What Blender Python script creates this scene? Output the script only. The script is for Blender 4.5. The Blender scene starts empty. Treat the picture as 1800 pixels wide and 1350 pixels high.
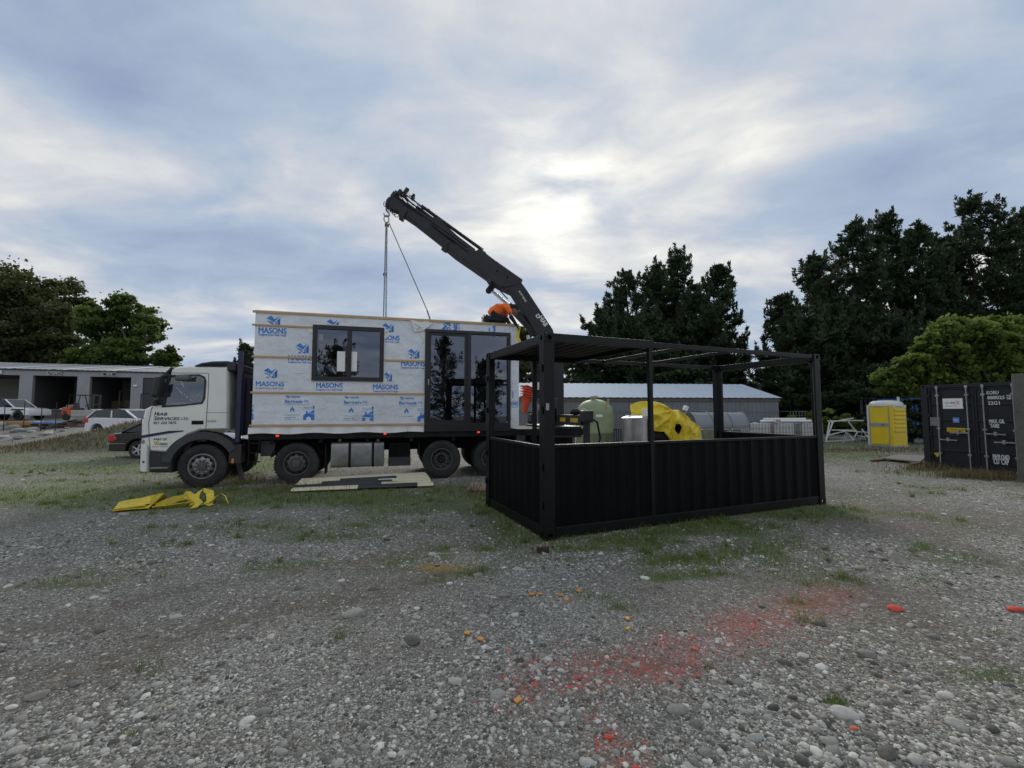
import bpy, bmesh, math, random
import numpy as np
from mathutils import Vector, Matrix, noise as mnoise
from mathutils.geometry import tessellate_polygon

# ------------------------------------------------------------------ camera, sky, sun, exposure
SC = bpy.context.scene
COL = SC.collection
R = math.radians
F, PIT, CH = 758.0, 0.0610, 1.80          # focal length in photo pixels (1800 wide), pitch, eye height
cam_d = bpy.data.cameras.new('camera'); cam = bpy.data.objects.new('camera', cam_d); COL.objects.link(cam)
cam.location = (0, 0, CH); cam.rotation_euler = (R(90) + PIT, 0, 0)
cam_d.sensor_width = 36; cam_d.lens = F / 1800 * 36; cam_d.clip_start = 0.05; cam_d.clip_end = 2000
SC.camera = cam
SC.view_settings.view_transform = 'Standard'; SC.view_settings.look = 'None'
SC.view_settings.exposure = 0.90; SC.view_settings.gamma = 1.0
SC.render.film_transparent = False
SC.cycles.max_bounces = 6; SC.cycles.transparent_max_bounces = 10
SC.cycles.use_adaptive_sampling = True
SC.cycles.use_denoising = True

SUN_AZ, SUN_EL = R(6.0), R(27.0)          # the sun stands behind the cloud, ahead of the camera
SUND = Vector((math.sin(SUN_AZ) * math.cos(SUN_EL), math.cos(SUN_AZ) * math.cos(SUN_EL), math.sin(SUN_EL)))
W = bpy.data.worlds.new('World'); SC.world = W; W.use_nodes = True
def build_world():
    nt = W.node_tree; nt.nodes.clear(); N = nt.nodes.new; L = nt.links.new
    def math_(op, a, b=None, clamp=False):
        n = N('ShaderNodeMath'); n.operation = op; n.use_clamp = clamp
        for i, x in enumerate((a, b)):
            if x is None: continue
            if isinstance(x, (int, float)): n.inputs[i].default_value = x
            else: L(x, n.inputs[i])
        return n.outputs[0]
    out = N('ShaderNodeOutputWorld')
    sky = N('ShaderNodeTexSky'); sky.sky_type = 'NISHITA'; sky.sun_disc = False
    sky.sun_elevation = SUN_EL; sky.sun_rotation = SUN_AZ; sky.air_density = 1.0; sky.dust_density = 0.6
    b1 = N('ShaderNodeBackground'); b1.inputs['Strength'].default_value = 0.09; L(sky.outputs[0], b1.inputs['Color'])
    tc = N('ShaderNodeTexCoord')
    sp = N('ShaderNodeSeparateXYZ'); L(tc.outputs['Generated'], sp.inputs[0])
    z = math_('MAXIMUM', sp.outputs['Z'], 0.0)
    den = math_('ADD', z, 0.16)
    px = math_('DIVIDE', sp.outputs['X'], den); py = math_('DIVIDE', sp.outputs['Y'], den)
    cb = N('ShaderNodeCombineXYZ'); L(px, cb.inputs[0]); L(py, cb.inputs[1])
    def fbm(scale, rot, stretch, detail, rough, dist, off):
        mp = N('ShaderNodeMapping'); L(cb.outputs[0], mp.inputs[0])
        mp.inputs['Rotation'].default_value = (0, 0, R(rot)); mp.inputs['Scale'].default_value = (1, stretch, 1)
        mp.inputs['Location'].default_value = off
        n = N('ShaderNodeTexNoise'); n.inputs['Scale'].default_value = scale; n.inputs['Detail'].default_value = detail
        n.inputs['Roughness'].default_value = rough; n.inputs['Distortion'].default_value = dist
        L(mp.outputs[0], n.inputs['Vector']); return n.outputs['Fac']
    big = fbm(0.75, 28, 1.0, 3, 0.5, 0.3, (3.1, 0.7, 0))
    mid = fbm(1.1, 24, 1.7, 6, 0.52, 0.5, (1.3, 4.2, 0))
    fine = fbm(3.2, 10, 1.3, 8, 0.58, 0.35, (7.3, 2.9, 0))
    mixn = math_('ADD', math_('ADD', math_('MULTIPLY', big, 0.40), math_('MULTIPLY', mid, 0.42)), math_('MULTIPLY', fine, 0.18))
    # cloud colour: thick blue-grey undersides to thin pale cloud
    rp = N('ShaderNodeValToRGB'); L(mixn, rp.inputs[0])
    e = rp.color_ramp.elements
    e[0].position = 0.33; e[0].color = (0.20, 0.245, 0.365, 1)
    e[1].position = 0.65; e[1].color = (0.76, 0.745, 0.69, 1)
    for pos, c in ((0.455, (0.305, 0.37, 0.465, 1)), (0.51, (0.405, 0.435, 0.49, 1)), (0.56, (0.515, 0.525, 0.535, 1))):
        k = e.new(pos); k.color = c
    # the sun's glow through thin gaps in the cloud
    dt = N('ShaderNodeVectorMath'); dt.operation = 'DOT_PRODUCT'; L(tc.outputs['Generated'], dt.inputs[0]); dt.inputs[1].default_value = SUND
    d = math_('MAXIMUM', dt.outputs['Value'], 0.0)
    g1 = math_('POWER', d, 190.0); g2 = math_('POWER', d, 12.0)
    gapr = N('ShaderNodeMapRange'); gapr.clamp = True; L(math_('ADD', math_('MULTIPLY', fine, 0.6), math_('MULTIPLY', mid, 0.4)), gapr.inputs[0])
    gapr.inputs[1].default_value = 0.40; gapr.inputs[2].default_value = 0.62
    glow = math_('ADD', math_('MULTIPLY', math_('MULTIPLY', g1, gapr.outputs[0]), 0.36), math_('MULTIPLY', g2, 0.03))
    gm = N('ShaderNodeMix'); gm.data_type = 'RGBA'; gm.blend_type = 'ADD'; gm.inputs[0].default_value = 1.0
    gcol = N('ShaderNodeMix'); gcol.data_type = 'RGBA'; gcol.blend_type = 'MULTIPLY'; gcol.inputs[0].default_value = 1.0
    gcol.inputs[6].default_value = (1.0, 0.93, 0.72, 1); L(glow, gcol.inputs[7])
    L(rp.outputs[0], gm.inputs[6]); L(gcol.outputs[2], gm.inputs[7])
    b2 = N('ShaderNodeBackground'); b2.inputs['Strength'].default_value = 0.75; L(gm.outputs[2], b2.inputs['Color'])
    cov = N('ShaderNodeMapRange'); cov.clamp = True; L(mixn, cov.inputs[0])
    cov.inputs[1].default_value = 0.30; cov.inputs[2].default_value = 0.46; cov.inputs[3].default_value = 0.92; cov.inputs[4].default_value = 1.0
    ms = N('ShaderNodeMixShader'); L(cov.outputs[0], ms.inputs[0]); L(b1.outputs[0], ms.inputs[1]); L(b2.outputs[0], ms.inputs[2])
    L(ms.outputs[0], out.inputs['Surface'])
build_world()
sun_d = bpy.data.lights.new('sun', 'SUN'); sun = bpy.data.objects.new('sun', sun_d); COL.objects.link(sun)
sun_d.energy = 1.3; sun_d.angle = R(28); sun_d.color = (1.0, 0.95, 0.86)
sun.rotation_euler = SUND.to_track_quat('Z', 'Y').to_euler(); sun.location = (0, 0, 30)

# ------------------------------------------------------------------ pixel -> place
CP, SP = math.cos(PIT), math.sin(PIT)
def ray(u, v):
    s = (675 - v) / F; return Vector(((u - 900) / F, CP - s * SP, SP + s * CP))
def gnd(u, v, z=0.0):
    d = ray(u, v); t = (z - CH) / d.z; return Vector((d.x * t, d.y * t, z))
def dep(u, v, Y):
    d = ray(u, v); t = Y / d.y; return Vector((d.x * t, Y, CH + d.z * t))
class Frame:
    def __init__(s, ox, oy, ang):
        s.o = Vector((ox, oy, 0)); s.a = ang
        s.e = Vector((math.cos(ang), math.sin(ang), 0)); s.n = Vector((-math.sin(ang), math.cos(ang), 0))
    def pl(s, u, v, y=0.0):          # pixel on the frame's vertical plane local y -> local (x, z)
        d = ray(u, v); t = (y + s.o.dot(s.n)) / d.dot(s.n); P = d * t
        return ((P - s.o).dot(s.e), CH + P.z)
    def w(s, x, y, z=0.0): return s.o + s.e * x + s.n * y + Vector((0, 0, z))

# ------------------------------------------------------------------ materials
MATS = {}
def mat(name, col, rough=0.6, metal=0.0, var=0.18, scale=6.0, bump=0.0, bscale=None, dirt=None, dirt_amt=0.0, spec=0.5, coat=0.0, emit=None, stretch=None):
    if name in MATS: return MATS[name]
    m = bpy.data.materials.new(name); m.use_nodes = True; MATS[name] = m
    nt = m.node_tree; N = nt.nodes.new; L = nt.links.new; b = nt.nodes['Principled BSDF']
    b.inputs['Roughness'].default_value = rough; b.inputs['Metallic'].default_value = metal
    b.inputs['Specular IOR Level'].default_value = spec; b.inputs['Coat Weight'].default_value = coat
    tc = N('ShaderNodeTexCoord'); src = tc.outputs['Object']
    if stretch:
        mp = N('ShaderNodeMapping'); mp.inputs['Scale'].default_value = stretch; L(src, mp.inputs[0]); src = mp.outputs[0]
    n = N('ShaderNodeTexNoise'); n.inputs['Scale'].default_value = scale; n.inputs['Detail'].default_value = 6; n.inputs['Roughness'].default_value = 0.6
    L(src, n.inputs['Vector'])
    r = N('ShaderNodeMapRange'); L(n.outputs['Fac'], r.inputs[0]); r.inputs[1].default_value = 0.25; r.inputs[2].default_value = 0.75
    r.inputs[3].default_value = 1 - var; r.inputs[4].default_value = 1 + var
    mx = N('ShaderNodeMix'); mx.data_type = 'RGBA'; mx.blend_type = 'MULTIPLY'; mx.inputs[0].default_value = 1
    mx.inputs[6].default_value = (*col, 1); L(r.outputs[0], mx.inputs[7])
    cout = mx.outputs[2]
    if dirt:
        n2 = N('ShaderNodeTexNoise'); n2.inputs['Scale'].default_value = scale * 0.35; n2.inputs['Detail'].default_value = 8; n2.inputs['Roughness'].default_value = 0.7
        L(src, n2.inputs['Vector'])
        r2 = N('ShaderNodeMapRange'); L(n2.outputs['Fac'], r2.inputs[0]); r2.inputs[1].default_value = 0.45; r2.inputs[2].default_value = 0.72; r2.inputs[4].default_value = dirt_amt
        m2 = N('ShaderNodeMix'); m2.data_type = 'RGBA'; L(r2.outputs[0], m2.inputs[0]); L(cout, m2.inputs[6]); m2.inputs[7].default_value = (*dirt, 1)
        cout = m2.outputs[2]
    L(cout, b.inputs['Base Color'])
    rr = N('ShaderNodeMapRange'); L(n.outputs['Fac'], rr.inputs[0]); rr.inputs[3].default_value = max(0.02, rough - 0.08); rr.inputs[4].default_value = min(1, rough + 0.08)
    L(rr.outputs[0], b.inputs['Roughness'])
    if bump:
        n3 = N('ShaderNodeTexNoise'); n3.inputs['Scale'].default_value = bscale or scale * 3; n3.inputs['Detail'].default_value = 5; L(src, n3.inputs['Vector'])
        bp = N('ShaderNodeBump'); bp.inputs['Strength'].default_value = bump; bp.inputs['Distance'].default_value = 0.02
        L(n3.outputs['Fac'], bp.inputs['Height']); L(bp.outputs[0], b.inputs['Normal'])
    if emit:
        b.inputs['Emission Color'].default_value = (*emit[0], 1); b.inputs['Emission Strength'].default_value = emit[1]
    return m
def glass(name, tint=(0.35, 0.38, 0.42), refl=0.14, rough=0.0, gcol=(0.8, 0.86, 1.0)):
    if name in MATS: return MATS[name]
    m = bpy.data.materials.new(name); m.use_nodes = True; MATS[name] = m
    nt = m.node_tree; nt.nodes.clear(); N = nt.nodes.new; L = nt.links.new
    o = N('ShaderNodeOutputMaterial'); t = N('ShaderNodeBsdfTransparent'); t.inputs[0].default_value = (*tint, 1)
    g = N('ShaderNodeBsdfGlossy'); g.inputs['Roughness'].default_value = rough; g.inputs['Color'].default_value = (*gcol, 1)
    lw = N('ShaderNodeFresnel'); lw.inputs[0].default_value = 1.5
    a = N('ShaderNodeMath'); a.operation = 'ADD'; a.use_clamp = True; L(lw.outputs[0], a.inputs[0]); a.inputs[1].default_value = refl
    x = N('ShaderNodeMixShader'); L(a.outputs[0], x.inputs[0]); L(t.outputs[0], x.inputs[1]); L(g.outputs[0], x.inputs[2]); L(x.outputs[0], o.inputs[0])
    return m
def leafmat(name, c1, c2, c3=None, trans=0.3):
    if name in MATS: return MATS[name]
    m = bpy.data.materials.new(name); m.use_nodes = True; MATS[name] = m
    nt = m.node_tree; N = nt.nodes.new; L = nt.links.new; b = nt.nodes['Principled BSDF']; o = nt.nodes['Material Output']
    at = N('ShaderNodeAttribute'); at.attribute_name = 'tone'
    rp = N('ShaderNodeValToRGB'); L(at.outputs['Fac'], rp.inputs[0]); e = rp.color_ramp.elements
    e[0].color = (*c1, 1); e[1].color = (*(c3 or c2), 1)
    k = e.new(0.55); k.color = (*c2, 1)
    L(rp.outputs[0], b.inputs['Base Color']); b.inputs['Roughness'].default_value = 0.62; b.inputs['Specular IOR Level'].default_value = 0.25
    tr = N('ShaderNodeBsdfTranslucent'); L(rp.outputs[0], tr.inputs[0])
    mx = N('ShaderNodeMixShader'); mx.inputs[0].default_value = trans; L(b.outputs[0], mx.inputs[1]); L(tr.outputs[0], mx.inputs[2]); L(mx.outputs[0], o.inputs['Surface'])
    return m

# ------------------------------------------------------------------ mesh helpers
class MB:
    def __init__(s): s.v = []; s.f = []
    def add(s, vs, fs):
        o = len(s.v); s.v.extend([tuple(p) for p in vs]); s.f.extend([tuple(i + o for i in f) for f in fs]); return s
    def box(s, x0, x1, y0, y1, z0, z1):
        return s.add([(x0,y0,z0),(x1,y0,z0),(x1,y1,z0),(x0,y1,z0),(x0,y0,z1),(x1,y0,z1),(x1,y1,z1),(x0,y1,z1)],
                     [(0,3,2,1),(4,5,6,7),(0,1,5,4),(1,2,6,5),(2,3,7,6),(3,0,4,7)])
    def obox(s, M, sx, sy, sz):      # box centred at M
        hx, hy, hz = sx/2, sy/2, sz/2
        vs = [M @ Vector(p) for p in [(-hx,-hy,-hz),(hx,-hy,-hz),(hx,hy,-hz),(-hx,hy,-hz),(-hx,-hy,hz),(hx,-hy,hz),(hx,hy,hz),(-hx,hy,hz)]]
        return s.add(vs, [(0,3,2,1),(4,5,6,7),(0,1,5,4),(1,2,6,5),(2,3,7,6),(3,0,4,7)])
    def bar(s, a, b, w, h, up=(0,0,1)):
        a, b = Vector(a), Vector(b); d = b - a; l = d.length; x = d.normalized(); u = Vector(up)
        y = u.cross(x)
        if y.length < 1e-4: y = Vector((0,1,0)).cross(x)
        y.normalize(); z = x.cross(y)
        M = Matrix((( x.x,y.x,z.x,(a.x+b.x)/2),(x.y,y.y,z.y,(a.y+b.y)/2),(x.z,y.z,z.z,(a.z+b.z)/2),(0,0,0,1)))
        return s.obox(M, l, w, h)
    def cyl(s, a, b, r0, r1=None, n=16, caps=True):
        r1 = r0 if r1 is None else r1; a, b = Vector(a), Vector(b); x = (b-a).normalized()
        u = x.orthogonal().normalized(); w = x.cross(u); vs = []
        for c, r in ((a, r0), (b, r1)):
            for i in range(n):
                t = 2*math.pi*i/n; vs.append(c + (u*math.cos(t) + w*math.sin(t))*r)
        fs = [(i, (i+1) % n, n+(i+1) % n, n+i) for i in range(n)]
        if caps: fs += [tuple(range(n-1,-1,-1)), tuple(range(n, 2*n))]
        return s.add(vs, fs)
    def tube(s, pts, r, n=8, caps=True):
        pts = [Vector(p) for p in pts]; k = len(pts); rs = r if isinstance(r, (list, tuple)) else [r]*k; vs = []
        u = None
        for i, p in enumerate(pts):
            d = (pts[min(i+1,k-1)] - pts[max(i-1,0)]).normalized()
            u = d.orthogonal().normalized() if u is None else (u - d*u.dot(d)).normalized()
            w = d.cross(u)
            for j in range(n):
                t = 2*math.pi*j/n; vs.append(p + (u*math.cos(t) + w*math.sin(t))*rs[i])
        fs = [(i*n+j, i*n+(j+1) % n, (i+1)*n+(j+1) % n, (i+1)*n+j) for i in range(k-1) for j in range(n)]
        if caps: fs += [tuple(range(n-1,-1,-1)), tuple(range((k-1)*n, k*n))]
        return s.add(vs, fs)
    def lathe(s, prof, c=(0,0,0), axis='Z', n=24, close=False):   # prof [(r, h)]
        k = len(prof); vs = []
        for r, h in prof:
            for j in range(n):
                t = 2*math.pi*j/n; a, b = r*math.cos(t), r*math.sin(t)
                p = {'Z': (a, b, h), 'Y': (b, h, a), 'X': (h, a, b)}[axis]
                vs.append((p[0]+c[0], p[1]+c[1], p[2]+c[2]))
        fs = [(i*n+j, i*n+(j+1) % n, (i+1)*n+(j+1) % n, (i+1)*n+j) for i in range(k-1) for j in range(n)]
        if close: fs += [((k-1)*n+j, (k-1)*n+(j+1) % n, (j+1) % n, j) for j in range(n)]
        return s.add(vs, fs)
    def plate(s, outer, holes, y0, y1, to=None):   # polygon (x,z) with holes, from y0 to y1; to(x,y,z) maps
        to = to or (lambda x, y, z: (x, y, z))
        loops = [outer] + list(holes)
        tris = tessellate_polygon([[Vector((p[0], p[1], 0)) for p in l] for l in loops])
        flat = [p for l in loops for p in l]; n = len(flat)
        vs = [to(x, y0, z) for x, z in flat] + ([to(x, y1, z) for x, z in flat] if y1 is not None else [])
        fs = [tuple(t) for t in tris]
        if y1 is not None:
            fs += [tuple(i+n for i in reversed(t)) for t in tris]; o = 0
            for l in loops:
                k = len(l)
                for i in range(k): a, b = o+i, o+(i+1) % k; fs.append((a, b, b+n, a+n))
                o += k
        return s.add(vs, fs)
    def build(s, name, m, parent=None, loc=None, rz=None, smooth=False, bevel=0.0, seg=2, fix=True):
        me = bpy.data.meshes.new(name); me.from_pydata(s.v, [], s.f)
        if fix:
            bm = bmesh.new(); bm.from_mesh(me); bmesh.ops.recalc_face_normals(bm, faces=bm.faces); bm.to_mesh(me); bm.free()
        return link(name, me, m, parent, loc, rz, smooth, bevel, seg)
def link(name, me, m, parent=None, loc=None, rz=None, smooth=False, bevel=0.0, seg=2):
    o = bpy.data.objects.new(name, me); COL.objects.link(o)
    if m is not None and not me.materials: me.materials.append(m)
    if parent is not None: o.parent = parent
    if loc is not None: o.location = loc
    if rz is not None: o.rotation_euler[2] = rz
    if smooth:
        me.polygons.foreach_set('use_smooth', [True]*len(me.polygons))
        if smooth is True and bevel == 0:
            me.set_sharp_from_angle(angle=R(38))
    if bevel:
        b = o.modifiers.new('Bevel', 'BEVEL'); b.width = bevel; b.segments = seg; b.limit_method = 'ANGLE'; b.angle_limit = R(35)
    return o
def tag(o, label, cat, group=None, kind=None):
    if label: o['label'] = label
    if cat: o['category'] = cat
    if group: o['group'] = group
    if kind: o['kind'] = kind
    return o
def thing(name, label, cat, loc=(0,0,0), rz=0.0, group=None):
    o = bpy.data.objects.new(name, None); COL.objects.link(o); o.empty_display_size = 0.2
    o.location = loc; o.rotation_euler = (0, 0, rz); return tag(o, label, cat, group)
def copy_tree(o, parent=None):
    c = o.copy(); COL.objects.link(c); c.parent = parent
    for ch in list(o.children): copy_tree(ch, c)
    return c
def inset(poly, d):                   # inset a counter-clockwise or clockwise polygon by d
    n = len(poly); A = sum(poly[i][0]*poly[(i+1) % n][1] - poly[(i+1) % n][0]*poly[i][1] for i in range(n)); sg = 1 if A > 0 else -1; out = []
    for i in range(n):
        p0, p1, p2 = Vector(poly[i-1]), Vector(poly[i]), Vector(poly[(i+1) % n])
        a, b = (p1-p0).normalized(), (p2-p1).normalized()
        na, nb = Vector((-a.y, a.x))*sg, Vector((-b.y, b.x))*sg; m = na+nb
        if m.length < 1e-3: m = na
        m.normalize(); k = d/max(0.45, m.dot(na)); q = p1 + m*k; out.append((q.x, q.y))
    return out
def arc(cx, cz, r, a0, a1, n): return [(cx+r*math.cos(R(a0+(a1-a0)*i/n)), cz+r*math.sin(R(a0+(a1-a0)*i/n))) for i in range(n+1)]
def rrect(x0, x1, z0, z1, r, n=4):
    return arc(x1-r, z0+r, r, -90, 0, n) + arc(x1-r, z1-r, r, 0, 90, n) + arc(x0+r, z1-r, r, 90, 180, n) + arc(x0+r, z0+r, r, 180, 270, n)
_txt = {}
def text_mesh(s, bold=0.0, space=1.0):
    k = (s, bold, space)
    if k not in _txt:
        c = bpy.data.curves.new('text', 'FONT'); c.body = s; c.size = 1.0; c.offset = bold; c.space_character = space; c.resolution_u = 3; c.align_x = 'LEFT'
        o = bpy.data.objects.new('text', c); COL.objects.link(o); bpy.context.view_layer.update()
        dg = bpy.context.evaluated_depsgraph_get(); me = bpy.data.meshes.new_from_object(o.evaluated_get(dg)); bpy.data.objects.remove(o)
        n = len(me.vertices); co = np.empty(n*3); me.vertices.foreach_get('co', co); co = co.reshape(-1, 3); mn, mxx = co.min(0), co.max(0)
        co[:, :2] -= mn[:2]; co[:, 2] = 0; wd, ht = mxx[0]-mn[0], mxx[1]-mn[1]
        co[:, 0] /= wd; co[:, 1] /= ht
        me.vertices.foreach_set('co', co.ravel()); me.materials.clear(); _txt[k] = me
    return _txt[k]
def text(s, m, parent, x0, x1, z0, z1, y, name='lettering', bold=0.0, space=1.0, rot=0, shear=0.0, heavy=0.0):
    """flat printed lettering filling the rectangle on the parent's local plane y, facing local -y"""
    me = text_mesh(s, bold, space).copy(); me.materials.append(m)
    n = len(me.vertices); co = np.empty(n*3); me.vertices.foreach_get('co', co); co = co.reshape(-1, 3).copy(); q = co.copy()
    a, b = co[:, 0], co[:, 1]
    if rot == 90: a, b = 1-b, a
    q[:, 0] = x0+(x1-x0)*a + shear*(z1-z0)*b; q[:, 2] = z0+(z1-z0)*b; q[:, 1] = y
    me.vertices.foreach_set('co', q.ravel())
    o = link(name, me, None, parent)
    if heavy:                      # heavier strokes: the same outline printed again a hair to either side
        bm = bmesh.new(); d = heavy*(z1-z0)
        for i, (dx, dz) in enumerate(((-d, 0), (d, 0), (0, -d), (0, d))):
            n0 = len(bm.verts); bm.from_mesh(me); bm.verts.ensure_lookup_table()
            for v in bm.verts[n0:]: v.co.x += dx; v.co.z += dz; v.co.y -= .0002*(i+1)
        bm.to_mesh(me); bm.free()
    return o
def smoothstep(a, b, x):
    t = np.clip((x-a)/(b-a), 0, 1); return t*t*(3-2*t)
RNG = np.random.default_rng(7); random.seed(7)
# ------------------------------------------------------------------ ground, gravel, grass
def vnoise(x, y, seed=0):
    xi = np.floor(x).astype(np.int64); yi = np.floor(y).astype(np.int64); fx = x-xi; fy = y-yi
    fx = fx*fx*(3-2*fx); fy = fy*fy*(3-2*fy)
    def h(a, b):
        n = (a*374761393 + b*668265263 + seed*974634777) & 0xffffffff
        n = ((n ^ (n >> 13))*1274126177) & 0xffffffff
        return ((n ^ (n >> 16)) & 0xffff)/65535.0
    return (h(xi,yi)*(1-fx)+h(xi+1,yi)*fx)*(1-fy) + (h(xi,yi+1)*(1-fx)+h(xi+1,yi+1)*fx)*fy
def fbm(x, y, sc, seed=0, oct=4):
    x = np.asarray(x, float)/sc; y = np.asarray(y, float)/sc; a, s, t = 0.5, 0.0, 0.0
    for i in range(oct): s = s + a*vnoise(x+17.3*i, y-9.1*i, seed+i); t += a; a *= 0.5; x = x*2; y = y*2
    return s/t
def hgt(x, y):
    x = np.asarray(x, float); y = np.asarray(y, float)
    z = 0.05*(fbm(x, y, 2.2, 3)-0.5)*smoothstep(1.0, 3.0, np.abs(y)) + 0.02*(fbm(x, y, 0.5, 5)-0.5)
    flat = np.exp(-(((x-2.5)/4.5)**4 + ((y-8.6)/3.4)**4)) + np.exp(-(((x+3.5)/6.5)**4 + ((y-11.5)/2.3)**4))
    z = z*(1-np.clip(flat, 0, 1))
    lw = smoothstep(-8.0, -12.5, x)
    z = z + lw*(0.80*smoothstep(20.0, 25.5, y) + 0.30*smoothstep(26.0, 48.0, y))
    # soil mound behind the black car
    d = (y - (20.6 + 0.12*(x+17)))/1.25
    along = smoothstep(-24.5, -15.2, x)*smoothstep(-7.0, -11.5, x)
    z = z + along*np.exp(-d*d)*(1.45 + 0.5*(fbm(x, y, 1.3, 11)-0.5))
    return z
SPOTS = [ # u, v, rx, ry, strength, blade height
 (40,872,2.6,.40,1.1,.05),(230,874,2.0,.30,1.2,.05),(330,862,1.3,.30,1.2,.055),(160,846,2.5,.5,.7,.045),(80,822,3.0,.9,.55,.05),
 (480,866,1.6,.40,1.2,.07),(430,848,.5,.30,1.3,.16),(620,880,1.5,.22,1.3,.09),(560,882,.7,.15,1.2,.11),(700,876,.8,.2,1.1,.09),(800,880,.7,.4,.7,.05),
 (470,815,2.6,1.6,1.3,.08),(610,812,2.0,1.2,1.0,.08),(690,925,.9,.35,.65,.04),(560,945,.6,.3,.5,.035),(470,1000,.3,.14,.6,.03),(530,990,.4,.16,.55,.03),(700,985,.35,.15,.6,.03),
 (650,1000,.3,.12,.5,.03),(760,960,.4,.2,.5,.03),(900,930,.45,.45,.9,.04),(870,900,.5,.4,1.0,.06),(930,948,.3,.2,.8,.04),
 (1010,965,.35,.12,1.1,.08),(1090,950,.6,.16,1.3,.10),(1180,937,.7,.18,1.3,.10),(1270,925,.8,.22,1.2,.09),(1370,908,.8,.22,1.0,.07),(1420,900,.7,.25,.8,.05),
 (1230,985,.45,.2,1.0,.05),(1290,965,.5,.2,.8,.04),(1180,1015,.3,.12,.9,.04),(1240,1010,.28,.1,.8,.04),(1060,1052,.25,.1,.55,.03),(1090,1070,.12,.06,.8,.04),(597,1122,.035,.03,2.5,.06),
 (1400,1060,.08,.04,1.5,.05),(1130,960,.5,.2,.7,.05),(1500,800,2.6,1.6,1.0,.05),(1480,780,2.5,1.6,.9,.06),(1560,830,1.2,.6,.6,.04),(1650,828,1.0,.4,1.0,.16),(1720,840,.6,.25,.9,.18),(1600,870,1,.3,.35,.03),
 (1470,1238,.06,.035,1.6,.035),(1720,1190,.25,.1,.6,.03),(1750,1110,.15,.05,.6,.03),(1245,1175,.04,.03,1.5,.03),(1410,1092,.06,.03,1.5,.03),(230,1290,.05,.02,1.2,.03),
 (860,965,.3,.12,.7,.03),(1000,985,.2,.08,.7,.03),(640,945,.3,.15,.6,.035),(820,1010,.2,.06,.5,.03),(990,1040,.2,.08,.5,.03),(1320,940,.4,.15,.8,.05),(1600,1020,.6,.15,.25,.03),
 (250,1180,.25,.06,.35,.02),(80,1030,.5,.08,.45,.025),(270,960,.8,.12,.3,.025),(400,930,.7,.2,.55,.04)]
_sp = []
for (u, v, rx, ry, s, bh) in SPOTS:
    g = gnd(u, v); _sp.append((g.x, g.y, rx, ry, s, bh))
def grassf(x, y):
    x = np.asarray(x, float); y = np.asarray(y, float); g = np.zeros_like(x); hb = np.zeros_like(x)
    for (cx, cy, rx, ry, s, bh) in _sp:
        w = s*np.exp(-(((x-cx)/rx)**2 + ((y-cy)/ry)**2)); g += w; hb += w*bh
    hb = np.where(g > 1e-4, hb/np.maximum(g, 1e-4), .03)
    far = smoothstep(11, 13, y)*smoothstep(24, 19, y)*smoothstep(-6, -8, x)*0.9
    g = g + far*0.8 + 0.5*smoothstep(13, 16, y)*smoothstep(30, 26, y)*smoothstep(6, 9, x)
    mid = smoothstep(3.2, 6.5, y)*smoothstep(13, 10, y); g = g + mid*1.5*np.clip(fbm(x, y, .8, 131)*2-.88, 0, 1)*np.clip(.45+.55*np.exp(-((x+.8)/2.6)**2)+.5*smoothstep(1, 2, x), 0, 1)
    g = g + .75*smoothstep(7.4, 8.4, y)*smoothstep(11, 9.8, y)*smoothstep(1, -1, x)
    n = fbm(x, y, 0.55, 21); n2 = fbm(x, y, 0.13, 31, 3)
    return np.clip(g*(0.35+1.3*n) - 0.42*(1-n2) + 0.14, 0, 1)*np.clip(g*2.5, 0, 1), hb
REDP = [gnd(*p) for p in ((1470,1045),(1430,1055),(1370,1080),(1300,1105),(1235,1130),(1180,1150),(1120,1180),(1040,1185),(960,1200))]
RED2 = [gnd(*p) for p in ((1055,1265),(1075,1300),(1105,1345))]
def redf(x, y):
    x = np.asarray(x, float); y = np.asarray(y, float); best = np.full(x.shape, 9.0)
    for P, k in ((REDP, 1.0), (RED2, 2.2)):
        for a, b in zip(P[:-1], P[1:]):
            dx, dy = b.x-a.x, b.y-a.y; t = np.clip(((x-a.x)*dx+(y-a.y)*dy)/(dx*dx+dy*dy), 0, 1)
            best = np.minimum(best, k*np.hypot(x-a.x-t*dx, y-a.y-t*dy))
    return np.exp(-(best/0.23)**2)*(0.25+1.5*np.clip(fbm(x, y, .22, 77)-.3, 0, 1))
DIRT = [(60,1180,1.2,.10,.55),(330,1100,1.2,.12,.5),(500,1060,1.0,.12,.45),(60,1000,1.0,.14,.5),(250,975,1.2,.14,.5),(350,1310,.5,.06,.5),(1500,1180,.6,.12,.5),(1620,1040,1.2,.2,.6),(1620,915,2.6,.8,1.5),(1500,895,1.2,.45,1.4),(1660,980,1.4,.3,.7),(1470,1060,.7,.12,.8),(1560,1090,.6,.12,.8),(1640,1130,.6,.1,.6),(1180,1170,.4,.1,.7),(40,1030,.8,.08,.6),
        (520,865,.6,.25,.9),(800,855,.8,.5,.7),(1500,795,1.5,.5,1.0),(1080,1330,.15,.06,.8),(880,1060,.3,.08,.5),(200,1240,.3,.06,.5),(900,1220,.3,.1,.3),(100,1210,.3,.05,.5),(700,1140,.4,.07,.4),(1330,1150,.6,.1,.4)]
_dp = [(gnd(u, v).x, gnd(u, v).y, rx, ry, s) for (u, v, rx, ry, s) in DIRT]
TRK = [[gnd(*p) for p in P] for P in (((-60,1135),(300,1040),(600,990),(820,955)),((-60,1265),(350,1105),(700,1030),(900,985)),((1800,1010),(1640,940),(1500,900),(1470,860)),((1800,1190),(1600,1080),(1450,1000)))]
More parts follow.
